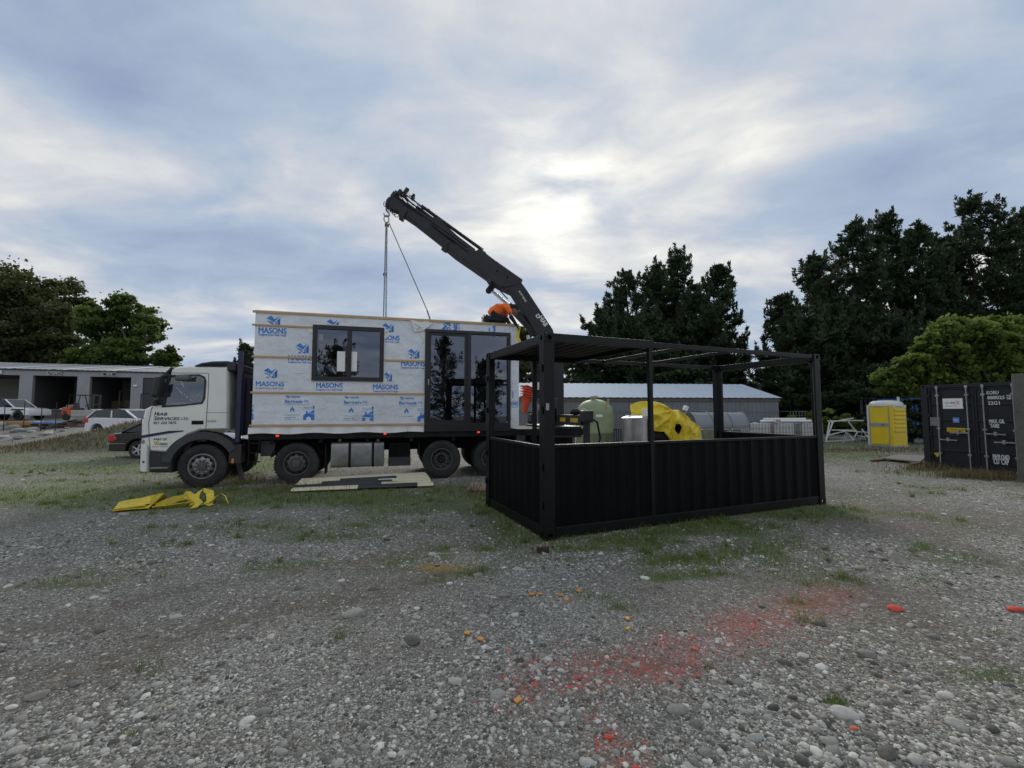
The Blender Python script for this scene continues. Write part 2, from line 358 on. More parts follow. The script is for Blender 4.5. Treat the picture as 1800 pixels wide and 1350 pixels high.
def dirtf(x, y):
    x = np.asarray(x, float); y = np.asarray(y, float); g = np.zeros_like(x)
    for P in TRK:
        best = np.full(x.shape, 9.0)
        for a, b in zip(P[:-1], P[1:]):
            dx, dy = b.x-a.x, b.y-a.y; t = np.clip(((x-a.x)*dx+(y-a.y)*dy)/(dx*dx+dy*dy), 0, 1); best = np.minimum(best, np.hypot(x-a.x-t*dx, y-a.y-t*dy))
        g += .75*np.exp(-(best/.17)**2)
    for (cx, cy, rx, ry, s) in _dp: g += s*np.exp(-(((x-cx)/rx)**2+((y-cy)/ry)**2))
    mound = smoothstep(-24.5, -18, x)*smoothstep(-7.0, -11.5, x)*np.exp(-((y-(20.6+.12*(x+17)))/1.9)**4)
    g = g*(0.4+1.2*fbm(x, y, .4, 51)) + 0.75*np.clip(fbm(x, y, 1.6, 61)-.42, 0, 1)*2
    return np.clip(g + 2*mound, 0, 1)
def yellowf(x, y):
    a = gnd(775, 998); b = gnd(845, 1027); c = gnd(640, 985)
    w = np.exp(-(((x-a.x)/.28)**2+((y-a.y)/.12)**2)) + .5*np.exp(-(((x-b.x)/.08)**2+((y-b.y)/.06)**2)) + .35*np.exp(-(((x-c.x)/.3)**2+((y-c.y)/.1)**2))
    return np.clip(w*(0.2+1.6*fbm(x, y, .12, 91)) - .15, 0, 1)
def set_attr(me, name, arr):
    a = me.attributes.new(name, 'FLOAT', 'POINT'); a.data.foreach_set('value', np.ascontiguousarray(arr, dtype=np.float32))
def np_mesh(name, V, Fq, k):
    me = bpy.data.meshes.new(name); nv, nf = len(V), len(Fq)
    me.vertices.add(nv); me.vertices.foreach_set('co', np.ascontiguousarray(V, dtype=np.float32).ravel())
    me.loops.add(nf*k); me.loops.foreach_set('vertex_index', np.ascontiguousarray(Fq, dtype=np.int32).ravel())
    me.polygons.add(nf); me.polygons.foreach_set('loop_start', np.arange(0, nf*k, k, dtype=np.int32)); me.update(calc_edges=True)
    return me
def ground_material():
    m = bpy.data.materials.new('gravel_ground'); m.use_nodes = True; nt = m.node_tree; N = nt.nodes.new; L = nt.links.new; b = nt.nodes['Principled BSDF']
    ge = N('ShaderNodeNewGeometry'); pos = ge.outputs['Position']
    def noise(sc, det=5, rough=.6):
        n = N('ShaderNodeTexNoise'); n.inputs['Scale'].default_value = sc; n.inputs['Detail'].default_value = det; n.inputs['Roughness'].default_value = rough; L(pos, n.inputs['Vector']); return n.outputs['Fac']
    def vor(sc):
        n = N('ShaderNodeTexVoronoi'); n.inputs['Scale'].default_value = sc; L(pos, n.inputs['Vector']); return n
    def attr(nm):
        n = N('ShaderNodeAttribute'); n.attribute_name = nm; return n.outputs['Fac']
    def rng(x, a, b_, c=0.0, d=1.0):
        n = N('ShaderNodeMapRange'); L(x, n.inputs[0]); n.inputs[1].default_value = a; n.inputs[2].default_value = b_; n.inputs[3].default_value = c; n.inputs[4].default_value = d; return n.outputs[0]
    def mix(f, a, c, bt='MIX'):
        n = N('ShaderNodeMix'); n.data_type = 'RGBA'; n.blend_type = bt
        for i, x in ((0, f), (6, a), (7, c)):
            if isinstance(x, tuple): n.inputs[i].default_value = (*x, 1)
            elif isinstance(x, float): n.inputs[i].default_value = x
            else: L(x, n.inputs[i])
        return n.outputs[2]
    def mul(a, c):
        n = N('ShaderNodeMath'); n.operation = 'MULTIPLY'; n.use_clamp = True; L(a, n.inputs[0])
        if isinstance(c, float): n.inputs[1].default_value = c
        else: L(c, n.inputs[1])
        return n.outputs[0]
    v1, v2, v3 = vor(75.0), vor(32.0), vor(13.0)
    def grey(vn, lo, hi, wm=1.0):
        s = N('ShaderNodeSeparateColor'); L(vn.outputs['Color'], s.inputs[0]); r = N('ShaderNodeValToRGB'); L(s.outputs[0], r.inputs[0]); e = r.color_ramp.elements
        e[0].color = (lo, lo*.96, lo*.86, 1); e[1].color = (hi, hi*.965, hi*.86*wm, 1); k = e.new(.6); mdl = lo+.35*(hi-lo); k.color = (mdl, mdl*.965, mdl*.87, 1); return r.outputs[0]
    c = mix(rng(noise(1.1), .42, .6), grey(v1, .15, .58), grey(v2, .16, .60))
    s3 = N('ShaderNodeSeparateColor'); L(v3.outputs['Color'], s3.inputs[0])
    c = mix(mul(rng(s3.outputs[1], .86, .9), rng(v3.outputs['Distance'], .55, .4)), c, grey(v3, .2, .45))
    c = mix(0.55, c, rng_c := mix(rng(noise(.35, 4), .35, .65), (.62, .61, .58), (1.25, 1.24, 1.22)), 'MULTIPLY')
    # dark fines in the gaps between stones
    c = mix(mul(rng(v1.outputs['Distance'], .35, .75), .75), c, (.075, .068, .056))
    dirt = mul(attr('dirt'), rng(noise(9.0), .30, .62)); c = mix(mul(dirt, .72), c, mix(noise(14.0), (.070, .052, .034), (.135, .105, .070)))
    gr = mul(attr('grass'), rng(noise(26.0), .33, .58)); c = mix(mul(gr, .85), c, mix(noise(40.0), (.07, .105, .024), (.15, .19, .055)))
    c = mix(mul(attr('yellow'), rng(noise(60.0), .35, .6)), c, (.36, .26, .09))
    c = mix(mul(attr('red'), rng(noise(45.0), .38, .58)), c, (.40, .095, .06))
    L(c, b.inputs['Base Color']); b.inputs['Roughness'].default_value = .86; b.inputs['Specular IOR Level'].default_value = .3
    ad = N('ShaderNodeMath'); ad.operation = 'ADD'; L(mul(v1.outputs['Distance'], .5), ad.inputs[0]); L(v2.outputs['Distance'], ad.inputs[1])
    bp = N('ShaderNodeBump'); bp.invert = True; bp.inputs['Strength'].default_value = .85; bp.inputs['Distance'].default_value = .022; L(ad.outputs[0], bp.inputs['Height']); L(bp.outputs[0], b.inputs['Normal'])
    return m
def build_ground():
    ys = np.concatenate([np.linspace(-90, 0.6, 26)[:-1], np.geomspace(0.6, 14, 230)[:-1], np.linspace(14, 30, 110)[:-1], np.linspace(30, 60, 40)[:-1], np.geomspace(60, 900, 20)])
    t = np.linspace(-1, 1, 321); xs = np.sinh(t*6.3)*2.9
    X, Y = np.meshgrid(xs, ys); Z = hgt(X, Y); nx, ny = len(xs), len(ys)
    V = np.stack([X, Y, Z], -1).reshape(-1, 3); i = np.arange(ny-1)[:, None]*nx + np.arange(nx-1)[None, :]
    Fq = np.stack([i, i+1, i+nx+1, i+nx], -1).reshape(-1, 4)
    me = np_mesh('ground', V, Fq, 4); x, y = V[:, 0], V[:, 1]
    set_attr(me, 'grass', grassf(x, y)[0]); set_attr(me, 'dirt', dirtf(x, y)); set_attr(me, 'red', np.clip(redf(x, y)*1.0, 0, 1)); set_attr(me, 'yellow', yellowf(x, y))
    me.polygons.foreach_set('use_smooth', [True]*len(me.polygons))
    o = link('ground', me, ground_material()); o['kind'] = 'structure'
build_ground()

def stone_mesh(name, seed, sub=2, flat=.55):
    bm = bmesh.new(); bmesh.ops.create_icosphere(bm, subdivisions=sub, radius=1.0); rs = random.Random(seed); off = Vector((rs.random()*9, rs.random()*9, rs.random()*9)); ax = .7+.3*rs.random()
    for v in bm.verts:
        n = mnoise.noise(v.co*.9+off)*.28 + mnoise.noise(v.co*2.1+off)*.08
        p = v.co*(1+n); v.co = Vector((p.x, p.y*ax, p.z*flat))
    me = bpy.data.meshes.new(name); bm.to_mesh(me); bm.free(); me.polygons.foreach_set('use_smooth', [True]*len(me.polygons)); return me
def stone_material(name, ramp, objrand=True, speck=.25):
    m = bpy.data.materials.new(name); m.use_nodes = True; MATS[name] = m; nt = m.node_tree; N = nt.nodes.new; L = nt.links.new; b = nt.nodes['Principled BSDF']
    oi = N('ShaderNodeObjectInfo'); r = N('ShaderNodeValToRGB'); L(oi.outputs['Random'], r.inputs[0]); e = r.color_ramp.elements
    e[0].color = (*ramp[0][1], 1); e[0].position = ramp[0][0]; e[1].color = (*ramp[-1][1], 1); e[1].position = ramp[-1][0]
    for p, c in ramp[1:-1]: k = e.new(p); k.color = (*c, 1)
    tc = N('ShaderNodeTexCoord'); n = N('ShaderNodeTexNoise'); n.inputs['Scale'].default_value = 2.2; n.inputs['Detail'].default_value = 6; n.inputs['Roughness'].default_value = .7
    ad = N('ShaderNodeVectorMath'); ad.operation = 'ADD'; L(tc.outputs['Object'], ad.inputs[0]); L(oi.outputs['Random'], ad.inputs[1]); L(ad.outputs[0], n.inputs['Vector'])
    mr = N('ShaderNodeMapRange'); L(n.outputs['Fac'], mr.inputs[0]); mr.inputs[1].default_value = .3; mr.inputs[2].default_value = .7; mr.inputs[3].default_value = 1-speck; mr.inputs[4].default_value = 1+speck
    mx = N('ShaderNodeMix'); mx.data_type = 'RGBA'; mx.blend_type = 'MULTIPLY'; mx.inputs[0].default_value = 1; L(r.outputs[0], mx.inputs[6]); L(mr.outputs[0], mx.inputs[7])
    L(mx.outputs[2], b.inputs['Base Color']); b.inputs['Roughness'].default_value = .78; b.inputs['Specular IOR Level'].default_value = .35; return m
M_STONE = stone_material('river_stone', [(0, (.065, .060, .051)), (.28, (.175, .167, .145)), (.55, (.305, .292, .257)), (.82, (.46, .443, .393)), (.96, (.64, .62, .555)), (1, (.29, .235, .165))])
M_REDST = stone_material('painted_stone', [(0, (.55, .075, .05)), (.40, (.70, .11, .065)), (.6, (.50, .17, .13)), (.8, (.32, .17, .14)), (1, (.25, .19, .165))])
def scatter(name, pts, sc, rot, meshes, m, label, cat):
    me = bpy.data.meshes.new(name); me.vertices.add(len(pts)); me.vertices.foreach_set('co', np.ascontiguousarray(pts, dtype=np.float32).ravel())
    for nm, arr in (('sc', sc), ('rt', rot)):
        a = me.attributes.new(nm, 'FLOAT_VECTOR', 'POINT'); a.data.foreach_set('vector', np.ascontiguousarray(arr, dtype=np.float32).ravel())
    o = link(name, me, m); tag(o, label, cat, kind='stuff')
    ng = bpy.data.node_groups.new(name, 'GeometryNodeTree'); ng.interface.new_socket('Geometry', in_out='INPUT', socket_type='NodeSocketGeometry'); ng.interface.new_socket('Geometry', in_out='OUTPUT', socket_type='NodeSocketGeometry')
    N = ng.nodes.new; L = ng.links.new; gi = N('NodeGroupInput'); go = N('NodeGroupOutput')
    g2i = N('GeometryNodeGeometryToInstance')
    for i, sm in enumerate(meshes):
        so = bpy.data.objects.new(name+'_shape', sm); sm.materials.clear(); sm.materials.append(m)
        oi = N('GeometryNodeObjectInfo'); oi.inputs['Object'].default_value = so; oi.inputs['As Instance'].default_value = False
        L(oi.outputs['Geometry'], g2i.inputs[0])
    ip = N('GeometryNodeInstanceOnPoints'); L(gi.outputs[0], ip.inputs['Points']); L(g2i.outputs[0], ip.inputs['Instance']); ip.inputs['Pick Instance'].default_value = True
    rv = N('FunctionNodeRandomValue'); rv.data_type = 'INT'; rv.inputs[4].default_value = 0; rv.inputs[5].default_value = len(meshes)-1
    L(rv.outputs[2], ip.inputs['Instance Index'])
    def at(nm):
        a = N('GeometryNodeInputNamedAttribute'); a.data_type = 'FLOAT_VECTOR'; a.inputs['Name'].default_value = nm; return a.outputs[0]
    L(at('rt'), ip.inputs['Rotation']); L(at('sc'), ip.inputs['Scale']); L(ip.outputs[0], go.inputs[0])
    mod = o.modifiers.new('Scatter', 'NODES'); mod.node_group = ng
    return o
def gravel_points(n, y0, y1, rmin, med, sig, k):
    y = 1/(1/y0 + RNG.random(n)*(1/y1-1/y0)); x = (RNG.random(n)*2-1)*(y*1.32+1.2)
    r = med*np.exp(RNG.normal(0, sig, n)); zone = fbm(x, y, 1.1, 41); r = r*(0.6+0.9*zone); r = np.clip(np.maximum(r, y*rmin), .004, .06)
    g, _ = grassf(x, y); d = dirtf(x, y); keep = RNG.random(n) < (1-.75*g)*(1-.7*d)*(0.35+1.1*zone)*(1-.8*yellowf(x, y))
    inside = (np.abs(x-2.2) < 0) ; keep &= ~inside
    x, y, r = x[keep], y[keep], r[keep]; m = len(x)
    P = np.stack([x, y, hgt(x, y)-r*.16*k], -1); S = np.stack([r*RNG.uniform(.8, 1.35, m), r*RNG.uniform(.8, 1.2, m), r*RNG.uniform(.75, 1.2, m)], -1)
    Rt = np.stack([RNG.normal(0, .22, m), RNG.normal(0, .22, m), RNG.uniform(0, 6.28, m)], -1); return P, S, Rt
P1 = gravel_points(230000, 1.35, 7.0, .0016, .0072, .48, 1); P2 = gravel_points(52000, 5.0, 26.0, .0014, .011, .45, 1); P3 = gravel_points(2600, 1.5, 14.0, .0030, .019, .38, 1)
PA = [np.concatenate(a) for a in zip(P1, P2, P3)]
isred = (PA[1][:, 0] < .02) & (RNG.random(len(PA[0])) < np.clip(redf(PA[0][:, 0], PA[0][:, 1])*.95, 0, .8))
small = [stone_mesh('pebble_shape', 100+i, 1, .6) for i in range(6)]
scatter('gravel', PA[0][~isred], PA[1][~isred], PA[2][~isred], small, M_STONE, 'loose grey river gravel covering the yard', 'gravel')
scatter('painted_gravel', PA[0][isred], PA[1][isred], PA[2][isred], [stone_mesh('pebble_shape', 300+i, 1, .6) for i in range(3)], M_REDST, 'gravel sprayed with bright red marking paint', 'gravel')
# bigger stones one can pick out singly
big = [stone_mesh('stone', 500+i, 3, .5+.04*i) for i in range(6)]
bigr = [stone_mesh('stone', 520+i, 3, .55) for i in range(2)]
for b_ in big: b_.materials.append(M_STONE)
for b_ in bigr: b_.materials.append(M_REDST)
def stone(u, v, wpx, mesh, label, group=None, rz=None, el=1.3, name='stone'):
    g = gnd(u, v); r = wpx/2*g.y/F/el
    o = bpy.data.objects.new(name, mesh); COL.objects.link(o); z = float(hgt(g.x, g.y)); o.location = (g.x, g.y, z+r*.18); o.scale = (r*el, r, r*.95)
    o.rotation_euler = (random.uniform(-.12, .12), random.uniform(-.12, .12), random.uniform(-.5, .5) if rz is None else rz); return tag(o, label, 'stone', group)
LST = 'rounded grey river stone lying in the gravel'; GST = 'larger river stones in the gravel'
for (u, v, w) in [(722,1129,34),(622,1079,32),(800,1201,26),(1190,1250,36),(1458,1307,30),(1486,1261,40),(1440,1099,22),(1524,1154,28),(720,1130,30),(1662,1225,26),(1520,1065,14),(885,1049,22),(975,1033,16),
  (905,1082,14),(830,1098,16),(850,1085,16),(1412,1158,18),(1360,1247,20),(1265,1226,16),(1395,1229,14),(1680,1275,28),(1560,1330,40),(1706,1262,20),(1640,1120,18),(1512,1000,22),(1456,1003,14),(1360,1003,16),(1117,1170,16),(955,1136,14),
  (465,1253,24),(435,1270,24),(310,1085,20),(268,990,16),(495,1325,22),(65,1225,34),(130,1203,24),(175,1110,18),(20,1245,20),(250,1118,16),(185,1040,16),(30,1325,26),(600,1020,12),(523,1034,14),(545,1080,12),(760,975,16),(770,1010,18),
  (840,1012,18),(655,1035,16),(630,1080,16),(590,1225,14),(910,1002,12),(1085,1138,12),(1240,1325,26),(1330,1300,22),(1610,1340,30),(1772,1345,28),(1745,1285,22),(1775,1208,18),(1700,1160,16),(1600,1100,14),(1775,1120,16),(218,905,16),(1134,1018,18),(1160,1035,12),(1340,1070,12),
  (1545,968,12),(1660,905,10),(1705,910,10),(700,915,10),(780,930,10),(680,950,12),(730,1085,12),(390,1135,12),(330,1200,14),(120,1320,18),(240,1310,14),(880,1290,14),(985,1250,14),(1045,1220,12),(1150,1290,14),(1010,1330,16),(690,1330,16),(640,1280,14),(400,1340,14)]:
    stone(u, v, w, random.choice(big), LST, GST)
stone(1785, 1072, 26, bigr[0], 'large flat stone painted bright red, out in the gravel', rz=.1)
stone(1574, 1071, 24, bigr[1], 'round stone with red marking paint beside the brown dirt patch', rz=-.2)
for (u, v, w) in [(1343,1139,12),(1502,1285,14),(1070,1296,16),(1221,1142,14)]: stone(u, v, w, bigr[0], 'small loose stone coated in red marking paint', 'small red painted stones')
# ochre sawdust spilt on the gravel
def sawdust():
    a = gnd(775, 998); n = 3000; x = RNG.normal(a.x, .30, n); y = RNG.normal(a.y, .17, n); k = RNG.random(n) < yellowf(x, y)*.8+.03; x, y = x[k], y[k]; n = len(x)
    S = np.stack([RNG.uniform(.006, .014, n), RNG.uniform(.004, .007, n), RNG.uniform(.003, .006, n)], -1); scatter('sawdust', np.stack([x, y, hgt(x, y)+.004], -1), S, RNG.uniform(0, 6.28, (n, 3)), [stone_mesh('shaving_shape', 900, 1, .5)], mat('ochre_shavings', (.46, .33, .11), .8, var=.2), 'patch of ochre sawdust and shavings spilt on the gravel', 'sawdust')
sawdust()
# orange plastic packing chips dropped on the gravel
M_CHIP = mat('orange_chip', (.62, .28, .05), .5, var=.15)
for (u, v) in [(821,1116),(845,1127),(910,1236),(935,1047),(948,1047),(985,1049),(996,1057),(1103,1091),(1104,1108),(1017,1042)]:
    g = gnd(u, v); q = MB().box(-.025, .025, -.016, .016, 0, .014).build('packing_chip', M_CHIP, None, (g.x, g.y, float(hgt(g.x, g.y))+.006), random.uniform(0, 3), bevel=.003)
    q.rotation_euler[0] = random.uniform(-.3, .3); tag(q, 'small orange plastic packing chip on the gravel', 'chip', 'orange chips on the gravel')

# ------------------------------------------------------------------ grass blades
def blades(name, x, y, h, width, lean, m, label, seed):
    g = np.random.default_rng(seed); n = len(x); z = hgt(x, y); a = g.uniform(0, 6.283, n); l = g.uniform(0, 6.283, n)
    dx, dy = np.cos(a)*width/2, np.sin(a)*width/2; k = lean*h*g.uniform(.3, 1.3, n); lx, ly = np.cos(l)*k, np.sin(l)*k
    V = np.empty((n, 5, 3)); 
    V[:, 0] = np.stack([x-dx, y-dy, z-.005], -1); V[:, 1] = np.stack([x+dx, y+dy, z-.005], -1)
    V[:, 2] = np.stack([x+dx*.7+lx*.35, y+dy*.7+ly*.35, z+h*.6], -1); V[:, 3] = np.stack([x-dx*.7+lx*.35, y-dy*.7+ly*.35, z+h*.6], -1); V[:, 4] = np.stack([x+lx, y+ly, z+h], -1)
    i = (np.arange(n)*5)[:, None]; T = np.concatenate([i+[0, 1, 2], i+[0, 2, 3], i+[3, 2, 4]])
    me = np_mesh(name, V.reshape(-1, 3), T, 3); set_attr(me, 'tone', np.repeat(np.clip(fbm(x, y, .5, 71)*.7+g.uniform(-.25, .45, n), 0, 1), 5))
    return tag(link(name, me, m), label, 'grass', kind='stuff')
def build_grass():
    n = 420000; y = 1/(1/2.2 + RNG.random(n)*(1/24.0-1/2.2)); x = (RNG.random(n)*2-1)*(y*1.3+.8)
    g, hb = grassf(x, y); keep = RNG.random(n) < g*.85
    wc = FC.w; lx = (x-FC.o.x)*FC.e.x+(y-FC.o.y)*FC.e.y; ly = (x-FC.o.x)*FC.n.x+(y-FC.o.y)*FC.n.y
    keep &= ~((lx > .05) & (lx < 6.0) & (ly > .05) & (ly < 2.4))
    x, y, g, hb = x[keep], y[keep], g[keep], hb[keep]; h = hb*RNG.uniform(.35, 1.25, len(x))
    # distinct tufts
    m = 1500; cy = 1/(1/3.0 + RNG.random(m)*(1/13.0-1/3.0)); cx = (RNG.random(m)*2-1)*(cy*1.2); gg, _ = grassf(cx, cy); ok = (RNG.random(m) < .12+gg*1.2) & (gg > .06); cx, cy = cx[ok], cy[ok]
    lx = (cx-FC.o.x)*FC.e.x+(cy-FC.o.y)*FC.e.y; ly = (cx-FC.o.x)*FC.n.x+(cy-FC.o.y)*FC.n.y; ok = ~((lx > -.05) & (lx < 6.1) & (ly > -.05) & (ly < 2.5)); cx, cy = cx[ok], cy[ok]
    k = 34; sp = np.repeat(RNG.uniform(.02, .075, len(cx)), k); th = np.repeat(RNG.uniform(.03, .11, len(cx)), k)
    tx, ty = np.repeat(cx, k)+RNG.normal(0, 1, len(cx)*k)*sp, np.repeat(cy, k)+RNG.normal(0, 1, len(cx)*k)*sp
    x, y, h = np.concatenate([x, tx]), np.concatenate([y, ty]), np.concatenate([h, th*RNG.uniform(.4, 1.2, len(tx))])
    w = np.maximum(.004, y*.0011)
    blades('grass', x, y, h, w, .7, leafmat('grass_leaf', (.07, .11, .022), (.17, .235, .05), (.31, .31, .12), .4), 'short weedy green grass growing through the gravel', 5)
FC = Frame(.452, 6.052, .3996)
build_grass()
def build_dry():
    xs, ys = [], []
    for (u, v, n, sx, sy) in [(1665,826,900,.7,.25),(1710,838,900,.6,.2),(1740,842,500,.35,.2),(430,846,160,.35,.2),(520,862,200,.5,.2),(1500,792,900,1.6,.6),(850,868,250,.3,.3)]:
        g = gnd(u, v); xs.append(RNG.normal(g.x, sx, n)); ys.append(RNG.normal(g.y, sy, n))
    x = RNG.uniform(-25, -10, 20000); y = 20.4+.12*(x+17)+RNG.normal(-.3, 1.0, 20000); k = RNG.random(20000) < .5*dirtf(x, y)*smoothstep(-26, -21, x)*(.2+.8*smoothstep(-15, -20, x)); xs.append(x[k]); ys.append(y[k])
    x = np.concatenate(xs); y = np.concatenate(ys); h = RNG.uniform(.06, .40, len(x))**1.2*np.where(y < 19, .9, .62)
    blades('dry_grass', x, y, h, np.maximum(.006, y*.0012), .5, leafmat('dry_leaf', (.085, .065, .036), (.17, .13, .068), (.34, .27, .15), .3), 'dry brown dead weeds and grass on the soil mound and beside the container', 6)
build_dry()
# ------------------------------------------------------------------ black open-sided container frame (in front)
M_BLK = mat('black_paint', (.0038, .0038, .0047), .42, spec=.3, var=.35, scale=3.0, bump=.05, bscale=14, dirt=(.012, .011, .010), dirt_amt=.3)
M_BLK2 = mat('black_panel_paint', (.0020, .0020, .0026), .5, spec=.14, var=.35, scale=2.0, bump=.05, bscale=10, dirt=(.008, .008, .008), dirt_amt=.25)
M_STEEL = mat('galvanised_steel', (.34, .35, .36), .45, .7, var=.25, scale=9, dirt=(.16, .12, .08), dirt_amt=.3)
CL, CW, CHH = 6.058, 2.438, 2.896
def corrugated(mb, x0, x1, z0, z1, y, depth=.036, pitch=.278, to=None):
    to = to or (lambda x, y, z: (x, y, z)); n = max(1, round((x1-x0)/pitch)); p = (x1-x0)/n; prof = []
    for i in range(n):
        a = x0+i*p; prof += [(a, 0), (a+p*.25, 0), (a+p*.5, depth), (a+p*.75, depth)]
    prof.append((x1, 0)); k = len(prof)
    vs = [to(px, y+py, z0) for px, py in prof] + [to(px, y+py, z1) for px, py in prof]
    return mb.add(vs, [(i, i+1, k+i+1, k+i) for i in range(k-1)])
def casting(mb, x, y, z, dx=.178, dy=.162, dz=.118):   # x,y,z lower corner; hollow block with oval apertures
    oval = lambda cx, cz, a, b: [(cx+a*math.cos(2*math.pi*i/14), cz+b*math.sin(2*math.pi*i/14)) for i in range(14)]
    R4 = lambda a, b: [(0, 0), (a, 0), (a, b), (0, b)]
    t = .012
    mb.plate(R4(dx, dz), [oval(dx/2, dz/2, .036, .040)], 0, t, lambda a, b, c: (x+a, y+b, z+c))
    mb.plate(R4(dx, dz), [], dy-t, dy, lambda a, b, c: (x+a, y+b, z+c))
    mb.plate(R4(dy-2*t, dz), [oval(dy/2-t, dz/2, .030, .040)], 0, t, lambda a, b, c: (x+b, y+t+a, z+c))
    mb.plate(R4(dy-2*t, dz), [oval(dy/2-t, dz/2, .030, .040)], dx-t, dx, lambda a, b, c: (x+b, y+t+a, z+c))
    mb.box(x+t, x+dx-t, y+t, y+dy-t, z+dz-t, z+dz).box(x+t, x+dx-t, y+t, y+dy-t, z, z+t)
    mb.box(x+.05, x+dx-.05, y+.05, y+dy-.05, z+t, z+dz-t)
    return mb
def container_frame():
    T = thing('container_frame', 'open-sided black steel shipping container frame with waist-high walls and half a roof', 'container', (FC.o.x, FC.o.y, 0), FC.a)
    B = lambda n, *a, m=M_BLK, bv=.006: MB().box(*a).build(n, m, T, bevel=bv)
    e = .004
    for (x, y) in ((0, 0), (CL-.178, 0), (0, CW-.162), (CL-.178, CW-.162)):
        for z in (0.0, CHH-.118): casting(MB(), x-(e if x == 0 else -e), y-(e if y == 0 else -e), z).build('corner_casting', M_BLK, T, bevel=.006)
    # corner posts: pressed channel sections
    for (x, y, sx, sy) in ((0, 0, 1, 1), (CL, 0, -1, 1), (0, CW, 1, -1), (CL, CW, -1, -1)):
        pts = [(0, 0), (.165, 0), (.165, .03), (.14, .06), (.075, .075), (.06, .15), (.03, .16), (0, .16)]
        P = [(x+sx*a, y+sy*b) for a, b in pts]
        MB().plate(P, [], .118, CHH-.118, lambda a, b, c: (a, c, b)).build('corner_post', M_BLK, T, bevel=.008)
    WH = 1.27; x0, x1 = .165, CL-.165
    # rails
    B('bottom_rail', .178, CL-.178, .015, .075, .03, .165); B('bottom_rail', .178, CL-.178, CW-.075, CW-.015, .03, .165)
    B('bottom_rail', .015, .09, .162, CW-.162, .03, .165); B('bottom_rail', CL-.09, CL-.015, .162, CW-.162, .03, .165)
    xm = FC.pl(1146, 700)[0]
    B('top_rail', .178, xm+.06, .012, .08, CHH-.112, CHH+.012); B('top_rail', xm+.06, CL-.178, .014, .074, CHH-.085, CHH-.012)
    B('top_rail', .178, xm+.06, CW-.08, CW-.012, CHH-.112, CHH+.012); B('top_rail', xm+.06, CL-.178, CW-.074, CW-.014, CHH-.085, CHH-.012)
    B('end_header', .01, .10, .162, CW-.162, CHH-.135, CHH-.004); B('end_header', CL-.11, CL-.012, .162, CW-.162, CHH-.145, CHH-.012)
    # mid posts
    B('mid_post', xm-.035, xm+.035, .008, .07, .165, CHH-.112)
    xr = FC.pl(938, 700, CW)[0]; B('mid_post', xr-.04, xr+.04, CW-.07, CW-.012, .165, CHH-.112)
    # half walls
    seam = FC.pl(1324, 830)[0]
    for a, b in ((x0, xm-.035), (xm+.035, seam), (seam+.012, x1)):
        corrugated(MB(), a, b, .165, WH, .03).build('wall_panel', M_BLK2, T)
    tl = lambda x, y, z: (y, x, z); tr = lambda x, y, z: (CL-y, x, z)
    corrugated(MB(), .16, CW-.16, .165, WH-.02, .035, to=tl).build('wall_panel', M_BLK2, T)
    corrugated(MB(), .16, CW-.16, .165, WH-.02, .035, to=tr).build('wall_panel', M_BLK2, T)
    B('seam_strip', seam-.002, seam+.014, .018, .032, .165, WH)
    B('cap_rail', x0, xm-.035, .012, .075, WH, WH+.045); B('cap_rail', xm+.035, x1, .012, .075, WH, WH+.045)
    B('cap_rail', .012, .075, .16, CW-.16, WH-.02, WH+.03); B('cap_rail', CL-.075, CL-.012, .16, CW-.16, WH-.02, WH+.03)
    # floor of worn plywood just inside the rails
    MB().box(.09, CL-.09, .075, CW-.075, .12, .15).build('floor', mat('black_floor', (.03, .028, .025), .7), T)
    # roof sheet over the left half, ribs run across
    mb = MB(); corrugated(mb, .10, xm+.03, .08, CW-.08, CHH-.03, depth=.03, pitch=.2, to=lambda x, y, z: (x, z, y)); mb.build('roof_sheet', M_BLK, T)
    B('roof_bow', xm+.03, xm+.06, .08, CW-.08, CHH-.09, CHH-.02)
    for u in (1209, 1295):
        xb = FC.pl(u, 610)[0]; B('roof_bow', xb-.03, xb+.03, .076, CW-.076, CHH-.075, CHH-.022)
    # weld flashes: cut door hinge lugs and lock keepers left on the posts
    for z in (.42, .95, 1.75, 2.35):
        B('hinge_lug', -.03, -.006, .03, .10, z, z+.10)
        B('hinge_lug', -.03, -.006, CW-.10, CW-.03, z, z+.10)
    B('lock_keeper', .02, .07, -.018, -.002, 1.80, 1.90, m=M_STEEL, bv=.004)
    B('lock_keeper', -.02, -.006, .12, .17, 1.80, 1.88, m=M_STEEL, bv=.004)
    # packing feet
    for (x, y) in ((-.02, -.02), (CL-.2, -.02), (-.02, CW-.2), (CL-.2, CW-.2)):
        MB().box(x, x+.22, y, y+.22, -.08, -.004).build('packing_block', mat('old_timber', (.05, .04, .03), .9, var=.3), T)
container_frame()
# ------------------------------------------------------------------ truck
FT = Frame(-7.20, 10.10, R(15.0))        # origin: near front wheel, local x runs to the truck's tail, y across it
M_WHITE = mat('white_cab_paint', (.80, .80, .75), .32, var=.06, scale=2, coat=.5, dirt=(.38, .36, .31), dirt_amt=.18)
M_DPLAS = mat('dark_grey_plastic', (.028, .029, .032), .6, var=.2, scale=6, bump=.05)
M_CHASS = mat('chassis_black', (.012, .012, .013), .8, spec=.15, var=.4, scale=5, dirt=(.05, .045, .038), dirt_amt=.5)
M_RUB = mat('tyre_rubber', (.020, .020, .020), .85, var=.3, scale=8, bump=.15, dirt=(.075, .068, .058), dirt_amt=.6)
M_RIM = mat('wheel_rim_metal', (.33, .33, .33), .42, .75, var=.2, scale=10, dirt=(.14, .12, .10), dirt_amt=.5)
M_RIMD = mat('dirty_wheel_rim', (.12, .12, .12), .6, .5, var=.3, scale=10, dirt=(.07, .06, .05), dirt_amt=.6)
